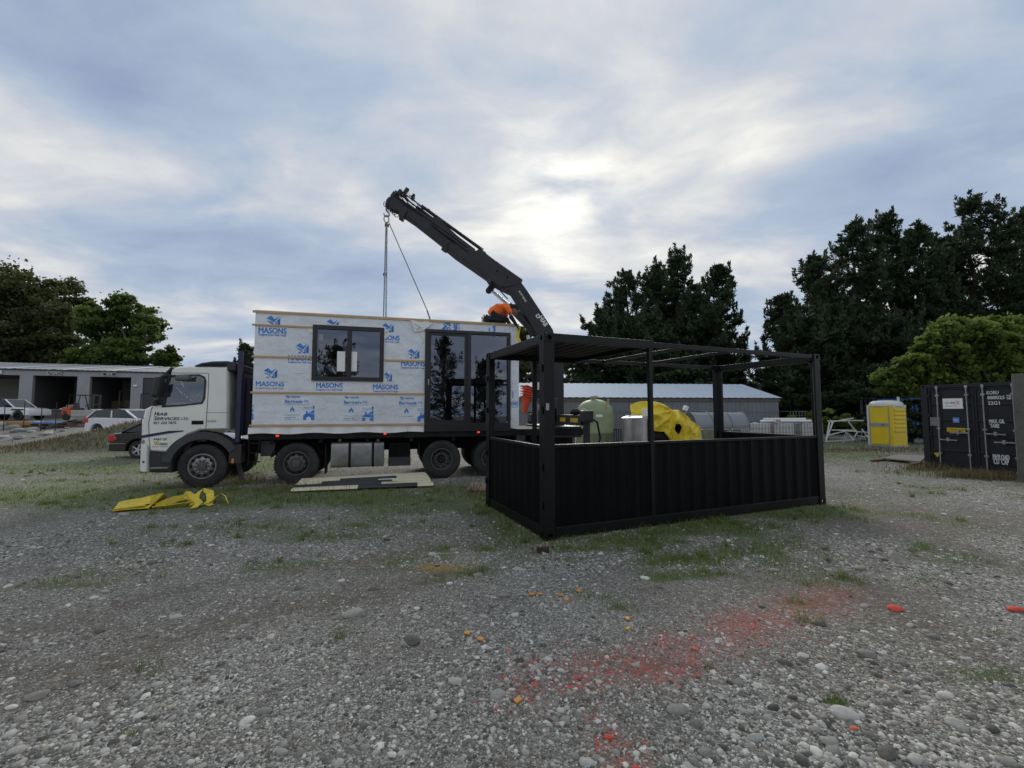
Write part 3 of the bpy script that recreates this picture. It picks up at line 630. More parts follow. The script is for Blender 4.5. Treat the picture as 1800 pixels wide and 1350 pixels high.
M_ALU = mat('tank_aluminium', (.30, .30, .30), .45, .8, var=.3, scale=3, dirt=(.14, .13, .11), dirt_amt=.6)
M_NAVY = mat('navy_paint', (.018, .022, .055), .45, var=.2, dirt=(.05, .05, .06), dirt_amt=.2)
M_INK = mat('navy_lettering', (.022, .022, .07), .5, var=.05)
M_CGL = glass('cab_glass', (.55, .6, .62), .06)
M_DGL = mat('dark_glass', (.012, .013, .015), .08, var=.05, spec=.6)
M_RED = mat('red_lens', (.45, .02, .015), .25, var=.05, emit=((1, .05, .02), .6))
M_AMB = mat('amber_lens', (.65, .22, .04), .3, var=.05)
M_SEAT = mat('seat_fabric', (.05, .052, .06), .9)
tp = lambda u, v, y=0.0: FT.pl(u, v, y)
def wheel(T, x, y, r, near, rim, w=.30, front=True, z=None):
    """axis along local y; near: outer face towards -y"""
    s = -1 if near else 1; z = r if z is None else z
    Wt = MB(); pr = [(r*.60, -.42*w), (r*.70, -.5*w), (r*.90, -.5*w), (r*.975, -.42*w), (r, -.30*w), (r, .30*w), (r*.975, .42*w), (r*.90, .5*w), (r*.70, .5*w), (r*.60, .42*w)]
    Wt.lathe([(a, b*-s) for a, b in pr], axis='Y', n=40)
    root = Wt.build('wheel', M_RUB, T, (x, y, z), smooth=True)
    # tread blocks round the shoulder
    tb = MB(); nb = 44
    for i in range(nb):
        t = 2*math.pi*i/nb
        for sy in (-1, 1):
            M = Matrix.Rotation(t, 4, 'Y') @ Matrix.Translation((0, sy*.30*w, r*.992)); tb.obox(M, .052*r*2*.9, .26*w, .022)
    tb.build('tread', M_RUB, root)
    f = -.5*w*-s*-1 if False else s*.5*w
    d = MB()
    if front: pr = [(r*.60, .86*f), (r*.58, .98*f), (r*.545, .98*f), (r*.52, .70*f), (r*.47, .52*f), (r*.42, .90*f), (r*.34, 1.02*f), (r*.335, 1.05*f), (r*.21, 1.05*f)]
    else: pr = [(r*.60, .80*f), (r*.58, .98*f), (r*.545, .98*f), (r*.52, .55*f), (r*.46, -.15*f), (r*.40, -.30*f), (r*.30, -.30*f), (r*.22, -.25*f)]
    d.lathe(pr, axis='Y', n=40); rm = d.build('rim', rim, root, smooth=True)
    yy = 1.05*f if front else -.28*f
    h = MB(); h.lathe([(r*.22, yy), (r*.205, yy+s*.02), (r*.20, yy+s*(.03 if front else .16)), (r*.15, yy+s*(.035 if front else .19)), (.001, yy+s*(.035 if front else .19))], axis='Y', n=24)
    h.build('hub', M_RIMD if front else M_CHASS, root, smooth=True)
    nt = MB(); ho = MB()
    for i in range(10):
        t = 2*math.pi*(i+.5)/10; cx, cz = math.sin(t), math.cos(t); rr = r*.275
        nt.cyl((cx*rr, yy-s*.005, cz*rr), (cx*rr, yy+s*.045, cz*rr), .020, .016, 6)
        if front: rr = r*.425; ho.cyl((cx*rr, f*.93, cz*rr), (cx*rr, f*.955, cz*rr), .037, .037, 10)
        else: rr = r*.455; ho.cyl((cx*rr, -.20*f, cz*rr), (cx*rr, -.10*f, cz*rr), .03, .03, 10)
    nt.build('wheel_nuts', M_RIMD if front else M_RIM, root); ho.build('hand_holes', M_CHASS, root)
    return root
def shell(mb, prof, y0, y1, ch=.06, ins=.045, holes0=(), side0=True, side1=True, skip=()):
    """solid of side profile prof (x,z) with chamfered side edges; holes cut in the near side"""
    n = len(prof); a = inset(prof, ins); b = inset(prof, ins*.3); k = len(mb.v)
    rings = [(a, y0), (b, y0+ch*.35), (prof, y0+ch), (prof, y1-ch), (b, y1-ch*.35), (a, y1)]
    vs = [(x, y, z) for P, y in rings for x, z in P]; fs = []
    for r in range(5):
        for i in range(n):
            if i in skip: continue
            j = (i+1) % n; fs.append((r*n+i, r*n+j, (r+1)*n+j, (r+1)*n+i))
    mb.add(vs, fs)
    if side0: mb.plate(a, list(holes0), y0, None)
    if side1: mb.plate(a, list(holes0), y1, None)
    return mb
def truck():
    T = thing('flatbed_truck', 'white cab eight-wheel flatbed truck with black deck and dark headboard', 'truck', (FT.o.x, FT.o.y, 0), FT.a)
    WD = 2.5; r = .50
    # ---- cab
    px = [(246,772),(247,742),(254,718),(268,711),(283,678),(298,657),(301,648),(312,643.5),(334,642),(401,643),(402,754),(400,756),(352,757),(330,765),(314,779),(302,797),(264,794)]
    prof = [tp(u, v) for u, v in px]
    win = [tp(u, v) for u, v in ((288,713.5),(291,688),(299,661.5),(350,660.5),(358,664),(360,670),(358,700),(354,707.5),(320,711.5))]
    zroof = prof[8][1]; xb = prof[9][0]
    mb = MB(); shell(mb, prof, 0.0, WD, ch=.09, ins=.05, holes0=[win], skip=(3, 4)); cab = mb.build('cab', M_WHITE, T, smooth=True)
    # windscreen between the pillars
    (xa, za), (xm_, zm), (xc, zc) = prof[3], prof[4], prof[5]
    g = MB(); g.add([(xa, .09, za), (xa, WD-.09, za), (xm_, WD-.09, zm), (xm_, .09, zm), (xc, WD-.12, zc), (xc, .12, zc)], [(0, 1, 2, 3), (3, 2, 4, 5)]); g.build('windscreen', M_CGL, cab)
    MB().plate(inset(win, .004), [], .012, .02).build('side_window', M_CGL, cab); MB().plate(inset(win, .004), [], WD-.02, WD-.012).build('side_window', M_CGL, cab)
    # black rubber round the side window
    MB().plate(inset(win, -.035), [inset(win, .006)], -.008, .012).build('window_seal', M_DPLAS, cab)
    # A pillar mask, black
    apo = [tp(u, v) for u, v in ((272,712),(286,679),(299,659),(303,659),(296,680),(290,713))]; MB().plate(apo, [], -.006, .01).build('pillar_cover', M_DPLAS, cab)
    # cab interior
    zf = tp(300, 752)[1]; zb = tp(300, 714)[1]
    i = MB(); i.box(prof[2][0]+.15, xb-.08, .12, WD-.12, zf, zf+.05); i.box(prof[3][0]+.1, prof[3][0]+.5, .15, WD-.15, zb-.35, zb-.02); i.build('dashboard', M_SEAT, cab, bevel=.03)
    for yc in (.6, 1.9):
        s = MB(); xs = tp(340, 700)[0]; s.box(xs-.35, xs+.12, yc-.25, yc+.25, zf+.30, zf+.45); s.obox(Matrix.Translation((xs+.12, yc, zf+.78)) @ Matrix.Rotation(R(12), 4, 'Y'), .14, .5, .75); s.obox(Matrix.Translation((xs+.20, yc, zf+1.22)), .10, .28, .22); s.build('seat', M_SEAT, cab, bevel=.04)
    sw = MB(); cx, cz = tp(299, 705); q = [(cx+.05*math.sin(t)*0+.10*math.cos(t), 1.9 if False else .6+.22*math.sin(t), cz+.16*math.cos(t)) for t in np.linspace(0, 2*math.pi, 25)]; sw.tube(q, .014, 6, False); sw.build('steering_wheel', M_DPLAS, cab)
    # door shut lines
    def line(pts, w=.010, y=-.004, m=M_DPLAS, name='panel_gap'):
        for a, b in zip(pts[:-1], pts[1:]):
            q = MB(); (x0, z0), (x1, z1) = tp(*a), tp(*b); q.bar((x0, y, z0), (x1, y, z1), .004, w); q.build(name, m, cab)
    line([(264,788),(262,770),(261.5,742),(268,713)]); line([(367,657),(366,690),(362,754)]); line([(300,655.5),(367,656)]); line([(362,725),(400,725.5)], .007)
    hx0, hz0 = tp(337, 739.5); hx1, hz1 = tp(357.5, 746); MB().box(hx0, hx1, -.012, .01, hz1, hz0).build('door_handle', M_CHASS, cab, bevel=.006)
    # roof spoiler, ribbed dark fairing
    sp = [tp(u, v) for u, v in ((334,648),(340,642),(352,637.5),(372,634.5),(398,634),(412,636.5),(415,639),(415,652),(400,652.5))]
    sm = MB(); shell(sm, sp, .02, WD-.02, ch=.05, ins=.03); fair = sm.build('roof_fairing', M_DPLAS, T, smooth=True)
    for k in range(13):
        u = 344+k*4.2; x0, z0 = tp(u-3, 650); x1, z1 = tp(u+3.5, 638.5 if k > 1 else 642); q = MB(); q.bar((x0, .012, z0), (x1, .012, z1), .02, .012); q.build('fairing_rib', M_CHASS, fair)
    # sun visor and mirrors
    vx0, vz0 = tp(281, 660); vx1, vz1 = tp(300, 645); v_ = MB(); v_.add([(vx0, .05, vz0-.02), (vx0, WD-.05, vz0-.02), (vx1, WD-.02, vz1), (vx1, .02, vz1), (vx0+.02, .05, vz0-.05), (vx0+.02, WD-.05, vz0-.05), (vx1, WD-.02, vz1-.06), (vx1, .02, vz1-.06)], [(0, 1, 2, 3), (4, 7, 6, 5), (0, 3, 7, 4), (1, 5, 6, 2), (0, 4, 5, 1)]); v_.build('sun_visor', M_DPLAS, cab)
    for (ya, yb, sg) in ((-.30, -.06, -1), (WD+.06, WD+.30, 1)):
        mm = [tp(u, v) for u, v in ((276,698),(283,664),(294,663),(293,680),(288,697))]; q = MB(); shell(q, mm, ya, yb, ch=.05, ins=.03); q.build('mirror', M_DPLAS, cab, smooth=True)
        q = MB(); a, c = tp(290, 663); q.tube([(a, (ya+yb)/2, c), (a+.10, (ya+yb)/2+.05*-sg, c+.04), (a+.2, 0 if sg < 0 else WD, c+.02)], .022, 6); q.build('mirror_arm', M_DPLAS, cab)
    x0, z0 = tp(272, 714); x1, z1 = tp(280.5, 702); MB().box(x0, x1, -.16, -.03, z0, z1).build('mirror', M_DPLAS, cab, bevel=.04, seg=3)
    x0, z0 = tp(313, 670); x1, z1 = tp(339, 660.5); MB().box(x0, x1, -.20, -.02, z0, z1).build('mirror', mat('mirror_back', (.10, .105, .11), .5), cab, bevel=.045, seg=3)
    x0, z0 = tp(262, 712); x1, z1 = tp(270, 700); MB().box(x0-.05, x1-.1, .25, .5, z0, z1).build('mirror', M_DPLAS, cab, bevel=.03, seg=3)
    # bumper and corner, headlamp, step box
    bp = [tp(u, v) for u, v in ((245.5,773),(244,828),(249,831.5),(260,831),(261,769))]; q = MB(); shell(q, bp, -.005, WD+.005, ch=.10, ins=.03); bm_ = q.build('bumper', M_WHITE, T, smooth=True)
    x0, z0 = tp(247.5, 780); x1, z1 = tp(255, 773); MB().box(x0, x1, -.012, .12, z0, z1).build('headlamp', mat('lamp_lens', (.25, .26, .27), .15, .2), bm_, bevel=.01)
    x0, z0 = tp(252.5, 812); q = MB(); q.cyl((x0, -.012, z0), (x0, .02, z0), .022, .022, 12); q.build('tow_hole', M_CHASS, bm_)
    st = [tp(u, v) for u, v in ((261.5,794),(302,795.5),(302,830),(300,831.5),(262,831))]; q = MB(); shell(q, st, .01, .5, ch=.05, ins=.03); sb = q.build('cab_step', M_DPLAS, T, smooth=True)
    x0, z0 = tp(265, 824.5); x1, z1 = tp(296, 820.5); MB().box(x0, x1, -.03, .03, z0, z1).build('step_tread', M_ALU, sb, bevel=.005)
    # blue swoosh under the door
    sw = [tp(u, v) for u, v in ((246,766),(262,763),(296,757.5),(324,756.6),(322,758.5),(297,762),(262,768),(246,771))]; MB().plate(sw, [], -.007, -.004).build('stripe', M_INK, cab)
    # lettering on the door
    def tx(s, u0, u1, v0, v1, m=M_INK, bold=0, shear=0, par=cab):
        a, c = tp(u0, v1), tp(u1, v0); text(s, m, par, a[0], c[0], a[1], c[1], -.008, heavy=.03, shear=shear)
    tx('H', 271.5, 277.3, 724, 730.3, shear=.18); tx('IAB', 278.2, 294, 725.3, 730.3, shear=.18)
    tx('S', 270.5, 275.3, 732, 738.5, shear=.18); tx('ERVICES', 276.5, 315, 733.3, 738.5, shear=.18); tx('LTD', 319, 331, 734, 738, shear=.1)
    tx('021 222 7675', 270, 310, 741, 745.2, bold=0); tx('PART OF', 270.5, 293, 770, 774, bold=0, shear=.15)
    tx('W', 270.5, 279.5, 775.5, 783, mat('yellow_letter', (.65, .45, .02), .5), .05); tx('AREKA', 280, 295, 778.5, 782.2, bold=0)
    tx('FREIGHT & TRANSPORT', 268, 296, 784, 786, mat('grey_letter', (.25, .25, .28), .5), 0); tx('500', 364, 380, 738.5, 742, mat('grey_letter', (.25, .25, .28), .5), .01, .2)
    tx('06', 249.5, 253, 731, 736.5, mat('blue_letter', (.05, .12, .4), .5), .02)
    # wheel arch flare and mudguards
    cx, cz = 0, r
    fl = arc(cx, cz, .80, 170, 30, 14); fl2 = [(x, z) for x, z in arc(cx, cz, .63, 170, 30, 14)]
    q = MB()
    for (a, b, c, d) in zip(fl[:-1], fl[1:], fl2[1:], fl2[:-1]):
        q.add([(a[0], -.03, a[1]), (b[0], -.03, b[1]), (c[0], -.015, c[1]), (d[0], -.015, d[1]), (a[0], .35, a[1]), (b[0], .35, b[1]), (c[0], .35, c[1]), (d[0], .35, d[1])], [(0, 1, 2, 3), (3, 2, 6, 7), (0, 4, 5, 1)])
    q.build('wheel_arch', mat('arch_grey_plastic', (.055, .057, .062), .65, var=.2, scale=5, dirt=(.11, .105, .095), dirt_amt=.4), T, smooth=True)  # flare colour set lighter than the dark mudguard plastic
    fl = arc(.03, cz, .66, 95, 5, 10); q = MB()
    for a, b in zip(fl[:-1], fl[1:]): q.bar((a[0], .17, a[1]), (b[0], .17, b[1]), .34, .03, up=(0, 1, 0)) if False else q.add([(a[0], 0, a[1]), (b[0], 0, b[1]), (b[0], .34, b[1]), (a[0], .34, a[1])], [(0, 1, 2, 3)])
    x0, z0 = tp(403, 775); q.add([(.68, 0, .62), (.80, 0, .13), (.80, .34, .13), (.68, .34, .62)], [(0, 1, 2, 3)]); q.box(.55, .80, .0, .30, .55, .98); q.build('mudguard', M_DPLAS, T)
    x0, z0 = tp(407, 814); x1, z1 = tp(411.5, 806); MB().box(x0, x1, -.02, .01, z0, z1).build('side_reflector', M_AMB, T)
    # ---- chassis, deck
    E_ = 9.6; zd = tp(600, 757)[1]
    q = MB(); q.box(-.9, E_, .80, .90, .72, 1.02).box(-.9, E_, 1.60, 1.70, .72, 1.02)
    for x in np.arange(1.2, E_, .9): q.box(x, x+.12, .90, 1.60, .76, .96)
    q.build('chassis_frame', M_CHASS, T)
    q = MB(); q.box(.95, E_, -.02, WD+.02, zd-.20, zd-.012); q.build('deck', M_CHASS, T, bevel=.01)
    for x in np.arange(1.4, E_, 1.1): MB().box(x, x+.08, .02, WD-.02, zd-.30, zd-.20).build('cross_bearer', M_CHASS, T)
    zl = zd-.12
    for u, v in ((488,766),(677,762.5),(841,759.5)):
        x, z = tp(u, v); MB().box(x-.035, x+.035, -.035, -.015, z-.02, z+.02).build('marker_light', M_RED, T, bevel=.008)
    # headboard behind the cab: uprights and bars, navy
    hb0 = tp(418, 640)[0]; hb1 = tp(440, 640)[0]; zt = tp(420, 617)[1]
    hbr = MB().box(hb0, hb0+.10, -.01, .09, zd-.25, zt).build('headboard', M_NAVY, T, bevel=.008)
    MB().box(hb0, hb0+.10, WD-.09, WD+.01, zd-.25, zt).build('headboard_upright', M_NAVY, hbr, bevel=.008)
    for k, z in enumerate(np.linspace(zd+.1, zt-.05, 9)): MB().box(hb0+.02, hb0+.08, .09, WD-.09, z-.035, z+.035).build('headboard_bar', M_CHASS, hbr)
    MB().box(hb0+.08, hb0+.12, .1, WD-.1, zd-.1, zd+1.4).build('headboard_panel', M_NAVY, hbr)
    q = MB(); q.tube([(hb0+.02, -.03, zd+.05), (hb0-.07, -.05, zd+.15), (hb0-.07, -.05, zd+.55), (hb0+.02, -.03, zd+.65)], .014, 6); q.build('grab_handle', M_NAVY, hbr)
    # air intake stack between cab and headboard
    MB().box(.70, .88, .30, .75, 1.2, 2.6).build('air_intake', M_DPLAS, T, bevel=.03)
    MB().box(.68, .88, .85, 2.3, 1.1, 2.0).build('gear_locker', M_CHASS, T, bevel=.02)
    # ladder and box
    lx0, lz0 = tp(435, 818); lx1, lz1 = tp(437, 770); q = MB(); q.box(lx0, lx0+.03, -.02, .02, lz0, lz1).bar((tp(449, 816)[0], 0, lz0), (tp(458, 773)[0], 0, lz1), .03, .03)
    for k in (.12, .45, .8): z = lz0+(lz1-lz0)*k; q.box(lx0, lx0+.27, -.02, .02, z-.012, z+.012)
    q.build('ladder', M_CHASS, T)
    x0, z0 = tp(455, 803); x1, z1 = tp(482, 774); MB().box(x0, x1, .1, .6, z0, z1).build('battery_box', M_DPLAS, T, bevel=.02)
    # mudguards of the second axle and rear axles
    for (xw, a0, a1) in ((2.0, 165, 15), (5.53, 170, 60), (6.9, 120, 10)):
        pts = arc(xw, r, .60, a0, a1, 12); q = MB()
        for a, b in zip(pts[:-1], pts[1:]): q.add([(a[0], .02, a[1]), (b[0], .02, b[1]), (b[0], .36, b[1]), (a[0], .36, a[1])], [(0, 1, 2, 3)])
        q.build('mudguard', M_CHASS, T)
    for (u0, v0, u1, v1) in ((570,780,577,834),(736,778,743,799)):
        x0, z0 = tp(u0, v1); x1, z1 = tp(u1, v0); MB().box(x0, x0+.02, .02, .40, z0, z1).build('mud_flap', M_CHASS, T)
    # fuel tank
    x0, z0 = tp(581, 823); x1, z1 = tp(675, 776.5); prof2 = rrect(0, .62, z0, z1, .09)
    q = MB(); q.plate(prof2, [], x0, x1, lambda a, b, c: (b, a+.0, c)); ft = q.build('fuel_tank', M_ALU, T, smooth=True, bevel=.02)
    for u in (614.5, 655.5):
        xx = tp(u, 800)[0]; q = MB(); q.plate(inset(prof2, -.008), [inset(prof2, .004)], xx-.03, xx+.03, lambda a, b, c: (b, a, c)); q.build('tank_strap', M_CHASS, ft)
    for u in (596, 664):
        xx, zz = tp(u, 776); q = MB(); q.cyl((xx, .2, zz-.01), (xx, .2, zz+.05), .05, .05, 14); q.build('filler_cap', M_ALU, ft)
    x0, z0 = tp(682, 820); x1, z1 = tp(722, 804); bx = MB().box(x0, x1, .05, .55, z0, z1).build('battery_box', M_DPLAS, T, bevel=.015)
    q = MB(); x1_, z1_ = tp(719, 780); q.tube([(x0+.05, .1, z1), (x0+.05, .1, z1_), (x1-.05, .1, z1_), (x1-.05, .1, z1)], .02, 6); q.box(x0, x1, .3, .55, z1, z1_); q.build('rack', M_CHASS, T)
    q = MB(); q.cyl((tp(735, 800)[0], .5, .75), (tp(735, 800)[0]+.5, .5, .75), .14, .14, 16); q.build('air_tank', M_CHASS, T, smooth=True)
    # wheels
    for (xw, fr) in ((0, True), (2.0, True), (5.53, False), (6.90, False)):
        wheel(T, xw, .17, r, True, M_RIM if xw == 0 else M_RIMD, front=fr); wheel(T, xw, WD-.17, r, False, M_RIMD, front=fr)
        q = MB(); q.cyl((xw, .2, r), (xw, WD-.2, r), .07, .07, 10); q.lathe([(.05, 0), (.2, .0), (.24, .1), (.2, .2), (.05, .2)], (xw, WD/2-.1, r), 'Y', 14); q.build('axle', M_CHASS, T)
        if not fr:
            for yy in (.52, WD-.52):
                q = MB(); q.lathe([(r*.6, -.14), (r*.95, -.14), (r, -.08), (r, .08), (r*.95, .14), (r*.6, .14)], (xw, yy, r), 'Y', 28); q.build('inner_tyre', M_RUB, T, smooth=True)
    q = MB().box(E_-.12, E_-.05, .1, WD-.1, .55, .72); q.build('underrun_bar', M_CHASS, T)
truck()
# ------------------------------------------------------------------ wrapped modular building on the truck
M_WRAP = mat('building_wrap', (.73, .765, .81), .42, var=.08, scale=1.6, bump=.9, bscale=2.6, dirt=(.46, .48, .50), dirt_amt=.3)
for n_ in M_WRAP.node_tree.nodes:
    if n_.type == 'BUMP': n_.inputs['Distance'].default_value = .07
M_WRAPW = mat('wrap_white_back', (.74, .74, .73), .5, var=.08, scale=3, bump=.4, bscale=5)
M_TAPE = mat('white_tape', (.80, .80, .79), .45, var=.1, scale=12, bump=.5, bscale=20)
M_BLUE = mat('blue_print', (.045, .22, .64), .45, var=.06)
M_BLUEL = mat('pale_blue_print', (.20, .36, .66), .45, var=.06)
M_BAT = mat('pine_batten', (.56, .37, .18), .7, var=.22, scale=5, stretch=(.6, 8, 8), dirt=(.36, .21, .09), dirt_amt=.4)
M_FRM = mat('black_aluminium', (.013, .013, .015), .4, var=.15)
M_LOWE = glass('double_glazing', (.40, .43, .44), .10, gcol=(.72, .80, 1.0))
M_PAPER = mat('white_paper', (.80, .82, .81), .6, var=.04)
M_GIB = mat('green_plasterboard', (.20, .30, .26), .8, var=.1)
M_PLY = mat('pale_board', (.30, .27, .20), .8, var=.25, scale=4)
M_TIM = mat('raw_timber', (.50, .38, .22), .7, var=.2, scale=4)
S0, ZD = tp(440, 757)[0]+.02, tp(600, 757)[1]
ZT = tp(444, 544.5)[1]; S1 = tp(912, 566)[0]; MW = 2.45
def mp(u, v, y=0.0): x, z = tp(u, v, y); return (x-S0, z-ZD)
ML, MH = S1-S0, ZT-ZD
def module():
    o = FT.w(S0, 0, ZD)
    T = thing('modular_building', 'boxy prefab building in printed grey building wrap with timber battens, on the truck deck', 'building', o, FT.a)
    w0, w1 = mp(550, 667), mp(673.5, 578.5); d0, d1 = mp(747, 757), mp(895.5, 587)
    win = [(w0[0], w0[1]), (w1[0], w0[1]), (w1[0], w1[1]), (w0[0], w1[1])]
    door = [(d0[0], .05), (d1[0], .05), (d1[0], d1[1]), (d0[0], d1[1])]
    # front wall, subdivided a little so that the wrap can ripple
    q = MB(); q.plate([(0, 0.03), (ML, 0.03), (ML, MH-.05), (0, MH-.05)], [win, door], 0, .10); fw = q.build('front_wall', M_WRAP, T)
    MB().box(.001, .10, .10, MW-.1, .03, MH-.05).build('end_wall', M_WRAP, T); MB().box(ML-.10, ML-.001, .10, MW-.1, .03, MH-.05).build('end_wall', M_WRAPW, T); MB().box(0, ML, MW-.1, MW, .03, MH-.05).build('back_wall', M_WRAPW, T)
    MB().box(-.01, ML+.01, -.012, MW+.01, MH-.05, MH).build('roof', mat('roof_edge_white', (.62, .62, .60), .6), T)
    MB().box(0.1, ML-.1, .1, MW-.1, .05, .16).build('floor', M_PLY, T)
    # folds and seams of the wrap: thin raised creases
    rs = random.Random(3)
    for k in range(26):
        u, v = rs.uniform(446, 740), rs.uniform(550, 745); a = mp(u, v)
        if w0[0]-.1 < a[0] < w1[0]+.1 and w0[1]-.1 < a[1] < w1[1]+.1: continue
        l = rs.uniform(.15, .6); an = R(rs.choice((rs.uniform(-20, 20), rs.uniform(60, 120)))); n = 7; pts = []
        for i in range(n): t = i/(n-1); pts.append((a[0]+l*t*math.cos(an)+.03*math.sin(t*3), -.001+.0, min(MH-.08, max(.05, a[1]+l*t*math.sin(an)))))
        MB().tube(pts, [.001]+[.009]*(n-2)+[.001], 6).build('wrap_fold', M_WRAP, fw, smooth=True)
    # loose skirt along the bottom and torn flap over the door
    q = MB(); n = 60; vs = []
    for i in range(n+1):
        x = -.06+(d0[0]+.03)*i/n; b = .012*math.sin(i*.9)+.008*math.sin(i*2.3); vs += [(x, -.03-b, .05), (x, -.045-b*1.3, -.055+.015*math.sin(i*.37)), (x, -.022, .10)]
    q.add(vs, [f for i in range(n) for f in ((3*i, 3*i+3, 3*i+4, 3*i+1), (3*i+2, 3*i+5, 3*i+3, 3*i))]); q.build('wrap_skirt', M_WRAPW, T, smooth=True)
    fl = [mp(u, v) for u, v in ((722,563),(737,566),(752,565),(760,570),(748,579),(742,583),(728,584))]; q = MB(); q.plate(fl, [], -.035, -.02); q.build('torn_flap', M_TAPE, T, bevel=.006)
    for (u0, v0, u1, v1) in ((726,566,745,581),(735,568,744,582),(728,575,740,580)):
        a, b = mp(u0, v0), mp(u1, v1); MB().tube([(a[0], -.034, a[1]), ((a[0]+b[0])/2, -.052, (a[1]+b[1])/2), (b[0], -.034, b[1])], [.004, .02, .004], 6).build('wrap_fold', M_TAPE, T, smooth=True)
    # battens
    def batten(u0, v0, u1, v1, th=.048, y0=-.024):
        a, b = mp(u0, v0), mp(u1, v1); x0, x1 = a[0], b[0]; z = a[1] if abs(u1-u0) < 400 else a[1]
        MB().box(x0, x1, y0, -.003, z-th/2, z+th/2).build('batten', M_BAT, T, bevel=.003)
    L_ = 441
    batten(444.5, 547.5, 911, 570, .055)
    batten(443.5, 570.8, 576, 576); batten(443, 626.5, 549, 628)
    z3 = mp(443, 626.5)[1]; MB().box(w1[0]+.006, d0[0]-.006, -.024, -.003, z3-.024, z3+.024).build('batten', M_BAT, T, bevel=.003)
    z4 = mp(440.5, 689.8)[1]; MB().box(mp(440.5, 689.8)[0], d0[0]-.006, -.024, -.003, z4-.024, z4+.024).build('batten', M_BAT, T, bevel=.003)
    z5 = mp(439, 748)[1]; MB().box(mp(439, 748)[0], d0[0]-.02, -.062, -.040, z5-.024, z5+.024).build('batten', M_BAT, T, bevel=.003)
    MB().box(ML-.045, ML-.002, -.024, -.003, d1[1]+.02, MH-.09).build('batten', M_BAT, T, bevel=.003)
    # window
    wf = MB(); wf.plate(inset(win, -.03), [inset(win, .075)], -.045, .06); W_ = wf.build('window', M_FRM, T, bevel=.005)
    xm = (w0[0]+w1[0])/2+.012; MB().box(xm-.055, xm+.055, -.040, .05, w0[1]+.075, w1[1]-.075).build('mullion', M_FRM, W_, bevel=.004)
    for xa, xb in ((w0[0]+.075, xm-.055), (xm+.055, w1[0]-.075)): MB().box(xa, xb, .0, .012, w0[1]+.075, w1[1]-.075).build('pane', M_LOWE, W_)
    for (u0, v0, u1, v1) in ((592,618,607,652.5),(615.5,618.5,628,652.5)):
        a, b = mp(u0, v1), mp(u1, v0); q = MB().box(a[0], b[0], -.006, -.002, a[1], b[1]); q.build('paper_sheet', M_PAPER, W_)
    a, b = mp(561, 598), mp(568.5, 587.5); MB().box(a[0], b[0], -.005, -.002, a[1], b[1]).build('sticker', mat('sticker_grey', (.30, .33, .38), .6), W_)
    # tape patches at the window and door corners
    rs = random.Random(9)
    for (u, v) in ((548,580),(547,664),(674,582),(673,667),(746,590),(748,752),(895,590),(893,745),(676,590)):
        c = mp(u, v); n = 9; pts = [(c[0]+rs.uniform(.05, .14)*math.cos(6.28*i/n), c[1]+rs.uniform(.05, .15)*math.sin(6.28*i/n)) for i in range(n)]
        MB().plate(pts, [], -.012, -.004).build('tape_patch', M_TAPE, T)
    q = MB(); wo = inset(win, -.05); 
    q.plate(wo, [inset(win, -.01)], -.008, -.004); q.build('tape_strip', M_TAPE, T)
    # sliding door
    df = MB(); dd = [(d0[0], -.03), (d1[0], -.03), (d1[0], d1[1]), (d0[0], d1[1])]; ih = [(d0[0]+.06, .17), (d1[0]-.06, .17), (d1[0]-.06, d1[1]-.06), (d0[0]+.06, d1[1]-.06)]
    df.plate(inset(dd, -.025), [ih], -.05, .08); D_ = df.build('sliding_door', M_FRM, T, bevel=.005)
    xm = mp(824.5, 640)[0]; MB().box(xm-.05, xm+.05, -.045, .07, .17, d1[1]-.06).build('door_stile', M_FRM, D_, bevel=.004)
    lf = [(d0[0]+.06, .17), (xm-.05, .17), (xm-.05, d1[1]-.06), (d0[0]+.06, d1[1]-.06)]; MB().plate(lf, [inset(lf, .075)], -.02, .03).build('door_leaf', M_FRM, D_, bevel=.004)
    li = inset(lf, .075); MB().box(li[0][0], li[1][0], 0, .012, li[0][1], li[2][1]).build('pane', M_LOWE, D_); MB().box(xm+.05, d1[0]-.06, .02, .032, .17, d1[1]-.06).build('pane', M_LOWE, D_)
    a = mp(753, 673); MB().box(a[0]-.015, a[0]+.015, -.05, -.02, a[1]-.06, a[1]+.10).build('door_handle', M_STEEL, D_, bevel=.005)
    # ---- printing on the wrap
    P = fw; yp = -.0035
    def tx(s, c, x0, x1, y0, y1, m=M_BLUE, bold=0, rot=0):
        ox, oy = (420, 520) if c == 3 else (680, 520); a = mp(ox+x0/5.4, oy+y1/5.4); b = mp(ox+x1/5.4, oy+y0/5.4)
        text(s, m, P, a[0], b[0], a[1], b[1], yp, name='print', bold=0, rot=rot, heavy=(.045 if s in ('MASONS', 'SONS', 'ONS', 'NS', 'MASO', 'Barricade', 'arricade') else .02))
    def logo(c, x0, x1, y0, y1, cut=0.0, rot=0, half=False):
        ox, oy = (420, 520) if c == 3 else (680, 520); a = mp(ox+x0/5.4, oy+y1/5.4); b = mp(ox+x1/5.4, oy+y0/5.4); w, h = b[0]-a[0], b[1]-a[1]
        q = MB()
        def pl(pts):
            o = []
            for x, z in pts:
                if rot: x, z = 1-z, x
                if half: x = max(x, .5)
                o.append((a[0]+w*x, yp, a[1]+h*max(z, cut)))
            q.add(o, [tuple(range(len(o)))])
        pl([(.0, .72), (.30, .99), (.58, .68), (.88, .93), (.88, .90), (.57, .40)]); 
